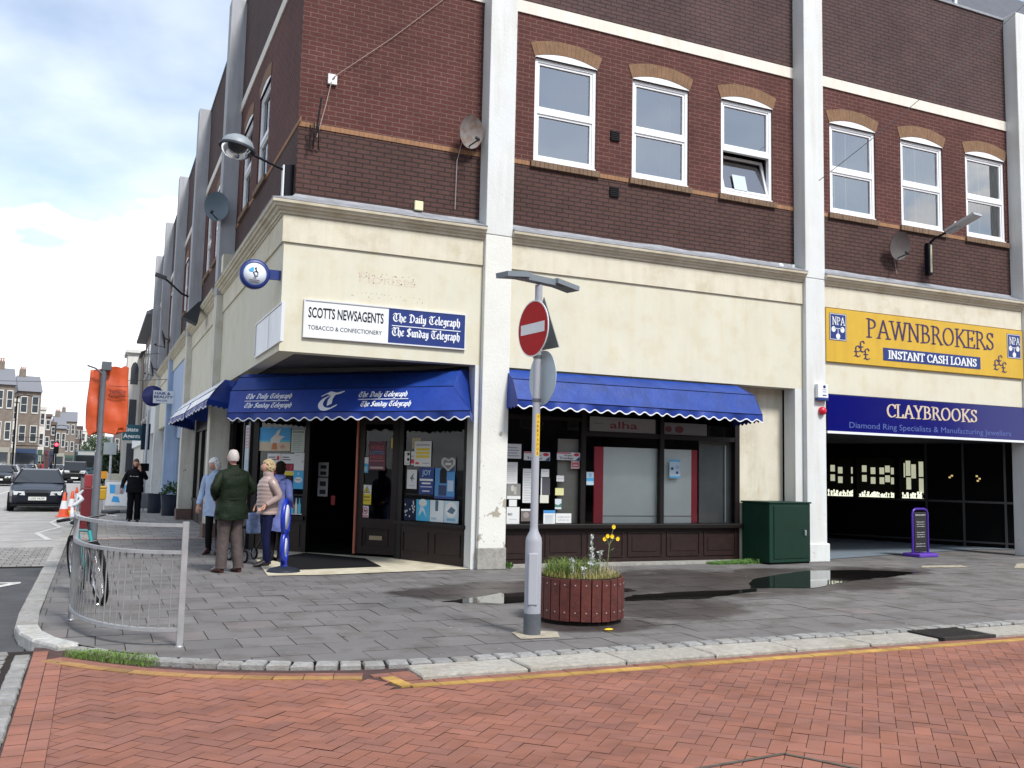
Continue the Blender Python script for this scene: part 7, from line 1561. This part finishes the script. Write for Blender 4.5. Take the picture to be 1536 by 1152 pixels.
# ================================================================== BUILDINGS ALONG THE STREET
bstone = mat('far_brick', (.19,.155,.125), .9, noise=.3, nscale=2.5, bump=.2); bdark = mat('far_brick_dark', (.13,.10,.088), .9, noise=.3, nscale=2.5); stuc = mat('far_stucco', (.60,.59,.55), .85, noise=.1, nscale=1, streak=.15); trim = mat('far_trim', (.50,.49,.46), .8); farg = mat('far_glass', (.05,.06,.07), .12, spec=.7); slate = mat('far_slate', (.16,.165,.18), .7)
shopc = [mat('shopc_%d' % i, c, .6) for i, c in enumerate(((.02,.05,.12),(.03,.08,.06),(.10,.02,.03),(.25,.24,.2)))]
def house(label, x, y, w_, d, h, m, rz=0, cols=2, floors=3, roof='pitch', shop=0, win=trim, group=None, chim=1, sides=('f',), z=-.1):
    """front faces local -Y, width along X"""
    T = thing('terraced_house', label, 'building', (x,y,z), rz, group)
    MB().box(-w_/2,w_/2,0,d,0,h).build('wall', m, T)
    if roof == 'pitch':
        r_ = MB().add([(-w_/2-.1,-.25,h),(w_/2+.1,-.25,h),(w_/2+.1,d/2,h+w_*.0+2.0),(-w_/2-.1,d/2,h+2.0),(-w_/2-.1,d+.2,h),(w_/2+.1,d+.2,h)], [(0,1,2,3),(3,2,5,4),(0,3,4),(1,5,2)]); r_ = r_.build('roof', slate, T)
        for k in range(chim): cxx = (-w_/2+.5) if k == 0 else w_/2-.5; MB().box(cxx-.32,cxx+.32,d/2-.4,d/2+.4,h+1.0,h+2.7).build('chimney', m, r_)
        for k in range(chim):
            cxx = (-w_/2+.5) if k == 0 else w_/2-.5
            for q in (-.18, .0, .2): MB().lathe([(.08,h+2.7),(.06,h+3.0)], 8, (cxx+q,d/2,0)).build('chimney_pot', mat('pot_clay', (.30,.13,.08), .9), r_)
    else:
        MB().box(-w_/2-.08,w_/2+.08,-.12,d,h,h+.35).build('parapet', m if m is not bstone else trim, T)
    f0 = 3.0 if shop else 0; fh = (h-f0)/(floors-(1 if shop else 0))
    if shop:
        MB().box(-w_/2+.1,w_/2-.1,-.12,.0,2.55,3.05).build('shop_fascia', shopc[shop-1], T); MB().box(-w_/2+.3,w_/2-.3,-.06,-.0,.4,2.5).build('shop_window', farg, T)
        for q in (-w_/2+.12, w_/2-.12): MB().box(q-.1,q+.1,-.13,0,0,2.55).build('shop_pilaster', shopc[shop-1], T)
    for fl in range(floors-(1 if shop else 0)):
        for c in range(cols):
            cx0 = -w_/2+w_*(c+.5)/cols; z0 = f0+fh*fl+fh*.28; wh = fh*.52; ww = min(.95, w_/cols*.5)
            fr_ = MB()
            for a, b, c0_, d0_ in ((cx0-ww/2-.07,cx0-ww/2,z0-.1,z0+wh+.1),(cx0+ww/2,cx0+ww/2+.07,z0-.1,z0+wh+.1),(cx0-ww/2,cx0+ww/2,z0+wh,z0+wh+.1),(cx0-ww/2-.05,cx0+ww/2+.05,z0-.14,z0),(cx0-ww/2,cx0+ww/2,z0+wh/2-.03,z0+wh/2+.03)): fr_.box(a, b, -.07, -.0, c0_, d0_)
            f_ = fr_.build('window', win, T); MB().add([(cx0-ww/2,-.02,z0),(cx0+ww/2,-.02,z0),(cx0+ww/2,-.02,z0+wh),(cx0-ww/2,-.02,z0+wh)], [(0,1,2,3)]).build('pane', farg, f_)
    return T
def ux(u, depth):                       # lateral position for a picture column at a given distance
    sl = (u-88)/1750-.0322; return -2.49+sl*depth, -13.5+depth
LB = [(-14,14,105,9.3,bstone,'dark brick house at the left edge of the photo',3,'pitch',4,2),(4,21,108,7.8,stuc,'white rendered house with a shop at the left of the street',3,'parapet',4,2),(20,54,112,9.2,bstone,'tall brown brick corner house with white window surrounds and balcony',3,'pitch',1,2),(53,63,118,7.6,stuc,'narrow white house next to the tall brown corner house',3,'parapet',2,1),
      (62,72,122,7.0,bdark,'dark red brick house beyond the narrow white one',3,'parapet',3,1),(71,80,128,6.3,bdark,'lower dark brick house further along the street',3,'parapet',1,1),(79,96,150,6.6,bstone,'long brown roofed house in the middle distance',2,'pitch',4,2),(84,110,190,9.3,bstone,'broad brown gabled house closing the far view',3,'pitch',2,3),(110,120,200,8.6,bdark,'dark house beside the broad gabled one in the far view',3,'parapet',3,2),(119,134,210,8.2,stuc,'pale rendered house in the far view left of the grey post',3,'parapet',2,2),(133,150,220,7.2,stuc,'farthest pale house behind the grey post',3,'parapet',4,2),(150,172,230,6.0,bstone,'far brown house seen under the orange bag',2,'pitch',1,2),(171,192,150,8.8,bdark,'brown brick house right of the orange bag',3,'parapet',3,2)]
for u0, u1, dep, h, m_, lb, fl, rf_, shp, cl in LB:
    x0, y0 = ux(u0, dep); x1, _ = ux(u1, dep); house(lb, (x0+x1)/2, y0, x1-x0, 8 if u0 < 60 else 7, h, m_, R(8 if u0 < 80 else 0), cl, fl, rf_, shp, group='houses along the far street')
T = thing('balcony', 'small black iron balcony on the tall brown corner house', 'balcony', (*ux(42,111), 3.2)); MB().box(-1.3,.9,-.7,.2,0,.08).build('floor', black, T)
m = MB()
for k in range(14): m.box(-1.3+k*.165,-1.28+k*.165,-.7,-.68,.08,.95)
m.box(-1.3,.9,-.71,-.67,.93,.98); m.build('railings', black, T)
# older houses past the long building on the near side
H_ = thing('terraced_house', 'old brown brick house with overhanging eaves past the grey pilasters', 'building', (0,36,0)); MB().box(-.05,9,0,12.5,0,9.2).build('wall', bstone, H_)
MB().add([(-.55,-.2,9.2),(-.55,12.6,9.2),(4.5,12.6,12.2),(4.5,-.2,12.2),(9.3,12.6,9.2),(9.3,-.2,9.2)], [(0,1,2,3),(3,2,4,5),(0,3,5),(1,4,2)]).box(-.6,.0,-.2,12.6,9.05,9.2).build('roof', slate, H_)
for k in range(4):
    for z in (4.0, 6.6): f_ = MB().box(-.12,-.04,1.2+k*2.9,2.4+k*2.9,z,z+1.7).build('window', trim, H_); MB().box(-.135,-.12,1.32+k*2.9,2.28+k*2.9,z+.12,z+1.58).build('pane', farg, f_)
MB().box(-.35,-.0,0,12.5,0,3.2).build('shopfront_white', stuc, H_); MB().box(-.5,-.35,0,12.5,2.5,3.0).build('shop_fascia', signw, H_)
G_ = thing('terraced_house', 'house with a tall white arched bay at the end of the near side terrace', 'building', (0,49,0)); MB().box(-.1,9,0,10,0,8.6).build('wall', bstone, G_)
b_ = MB(); b_.box(-.95,-.1,3.5,4.1,0,8.9).box(-.95,-.1,6.4,7.0,0,8.9).box(-.95,-.1,4.1,6.4,0,.9).box(-.95,-.1,4.1,6.4,3.1,3.9).box(-.95,-.1,4.1,6.4,6.0,6.7).box(-.95,-.1,4.1,6.4,8.4,8.9).box(-1.1,0,3.3,7.2,8.9,9.1); b_.build('bay', stuc, G_)
b_ = MB().add([(-.7,3.49,1.0),(-.25,3.49,1.0),(-.25,3.49,2.9),(-.7,3.49,2.9)], [(0,1,2,3)]).add([(-.7,3.49,4.0),(-.25,3.49,4.0),(-.25,3.49,5.8),(-.7,3.49,5.8)], [(0,1,2,3)]).add([(-.72,3.49,6.8),(-.25,3.49,6.8),(-.25,3.49,7.9),(-.35,3.49,8.2),(-.48,3.49,8.3),(-.62,3.49,8.2),(-.72,3.49,7.9)], [tuple(range(7))]).box(-.90,-.85,4.1,6.4,.9,8.4); b_.build('bay_glass', farg, G_)
MB().add([(-.3,-.1,8.6),(-.3,10.1,8.6),(4.5,10.1,11.4),(4.5,-.1,11.4),(9.3,10.1,8.6),(9.3,-.1,8.6)], [(0,1,2,3),(3,2,4,5),(0,3,5),(1,4,2)]).build('roof', slate, G_)
# garden hedge and low wall past the bay house
random.seed(9)
def leafball(m, c, rx, ry, rz_, n_, s0):
    for k in range(n_):
        d = Vector((random.gauss(0,1),random.gauss(0,1),random.gauss(0,1))).normalized(); q = random.uniform(.55,1.08)*(1+.18*sin(d.x*5+d.z*4)); p = Vector(c)+Vector((d.x*rx,d.y*ry,d.z*rz_))*q; a = Vector((random.gauss(0,1),random.gauss(0,1),random.gauss(0,1))).normalized(); b = a.orthogonal().normalized(); m.add([p-a*s0, p-b*s0*.6, p+a*s0, p+b*s0*.6], [(0,1,2,3)])
T = thing('garden_bush', 'dark green bush standing behind the woman in black', 'bush', (-1.2,58,0)); m = MB(); leafball(m, (0,0,1.3), 1.2, 1.5, 1.4, 1800, .11); m.build('foliage', mat('bush_leaf', (.025,.06,.02), .8, noise=.4, nscale=2), T); MB().tube([(0,0,0),(0,0,1.2)], .1, 8).build('trunk', bdark, T)
tag(MB().box(-1.9,-.2,46,46.3,0,.95).build('garden_wall', mat('cream_wall2', (.58,.55,.44), .9, noise=.2)), 'low cream garden wall beyond the woman in black', 'wall')
T = thing('street_tree', 'leafy tree in the far view beside the grey post', 'tree', (-2.2,120,0)); m = MB(); leafball(m, (0,0,3.6), 1.9, 2, 1.9, 1500, .17); m.build('crown', mat('bush_leaf2', (.06,.10,.04), .8, noise=.4, nscale=1), T); MB().tube([(0,0,0),(.1,0,2.0),(0,0,3.6)], [.16,.12,.05], 8).build('trunk', bdark, T)
# traffic light, lamp posts, posts, far pedestrians
tx, ty_ = ux(82, 78); T = thing('traffic_light', 'traffic light showing red in the middle of the far street', 'traffic light', (tx,ty_,-.1)); MB().tube([(0,0,0),(0,0,3.0)], .05, 8).build('pole', black, T); MB().bbox(-.17,.17,-.12,.12,2.3,3.2,.03).build('housing', black, T); MB().lathe([(.001,-.14),(.12,-.14),(.12,-.12),(.001,-.12)], 14, (0,0,0), ax='y').build('red_light', mat('red_lamp', (.8,.02,.03), .4, emit=(1,.03,.06), es=4), T).location = (0,0,2.98)
for lb, u, dep, h in (('tall black lamp post in front of the left edge houses',18,90,7.2),('thin lamp post standing beside the lower dark houses',79,125,6.0),('far lamp post over the parked cars right of the gabled house',118,150,6.5)):
    x, y = ux(u, dep); T = thing('street_lamp', lb, 'street lamp', (x,y,-.1)); MB().tube([(0,0,0),(0,0,h)], [.09,.06], 8).build('pole', black, T); MB().tube([(0,0,h),(.5,0,h+.2),(1.3,0,h+.1)], .04, 6).build('arm', black, T); MB().bbox(1.2,1.7,-.12,.12,h,h+.15,.03).build('lamp_head', lm, T)
x, y = ux(168, 42); T = thing('sign_post', 'pale grey post with small plates standing near the bush', 'sign post', (x,y,0)); MB().tube([(0,0,0),(0,0,2.6)], .05, 8).build('post', mat('pole_pale', (.4,.42,.45), .5), T); MB().box(-.3,.2,-.08,-.05,1.9,2.4).build('plate', sb_, T); MB().box(-.35,-.1,-.1,-.04,.9,1.2).build('orange_plate', mat('plate_orange', (.7,.3,.02), .5), T)
for k, (u, dep, c, lb) in enumerate(((76,100,(.01,.01,.012),'distant person in black crossing between the parked cars'),(58,112,(.12,.05,.04),'distant person in a brown coat outside the far shops'),(63,112,(.25,.02,.03),'distant person in a red coat outside the far shops'))):
    x, y = ux(u, dep); person(lb, (x,y,-.1), R(random.uniform(0,360)), 1.7, mat('far_coat_%d' % k, c, .8), mat('trousers_black', (.008,.008,.010), .8), mat('hair_darkbrown', (.03,.018,.012), .6), [((-.25,.04,1.15),(-.22,-.08,.92),(0,-.2,-1)),((.25,.04,1.15),(.22,-.08,.92),(0,-.2,-1))], hair='short')
# unseen houses across the side road, added to darken the shop glass reflections
for k, (x, w_, h, m_) in enumerate(((-18,9,9.5,bstone),(-8.5,8,8.6,stuc),(0,8,9.2,bdark),(8.5,8,8.8,bstone),(17,8,9.6,bdark),(25.5,8,8.9,bstone),(34,8,9.3,bdark),(42,8,8.6,stuc))):
    house(('brick','white','dark brick','brown','dark brown','brown brick','red brick','pale')[k]+' house added out of view for the shop glass to mirror, '+('first','second','third','fourth','fifth','sixth','seventh','eighth')[k]+' from the main street', x, -27, w_, 8, h, m_, R(180), 3, 3, 'pitch' if k % 2 else 'parapet', 1+k % 4, group='added houses behind the viewpoint')
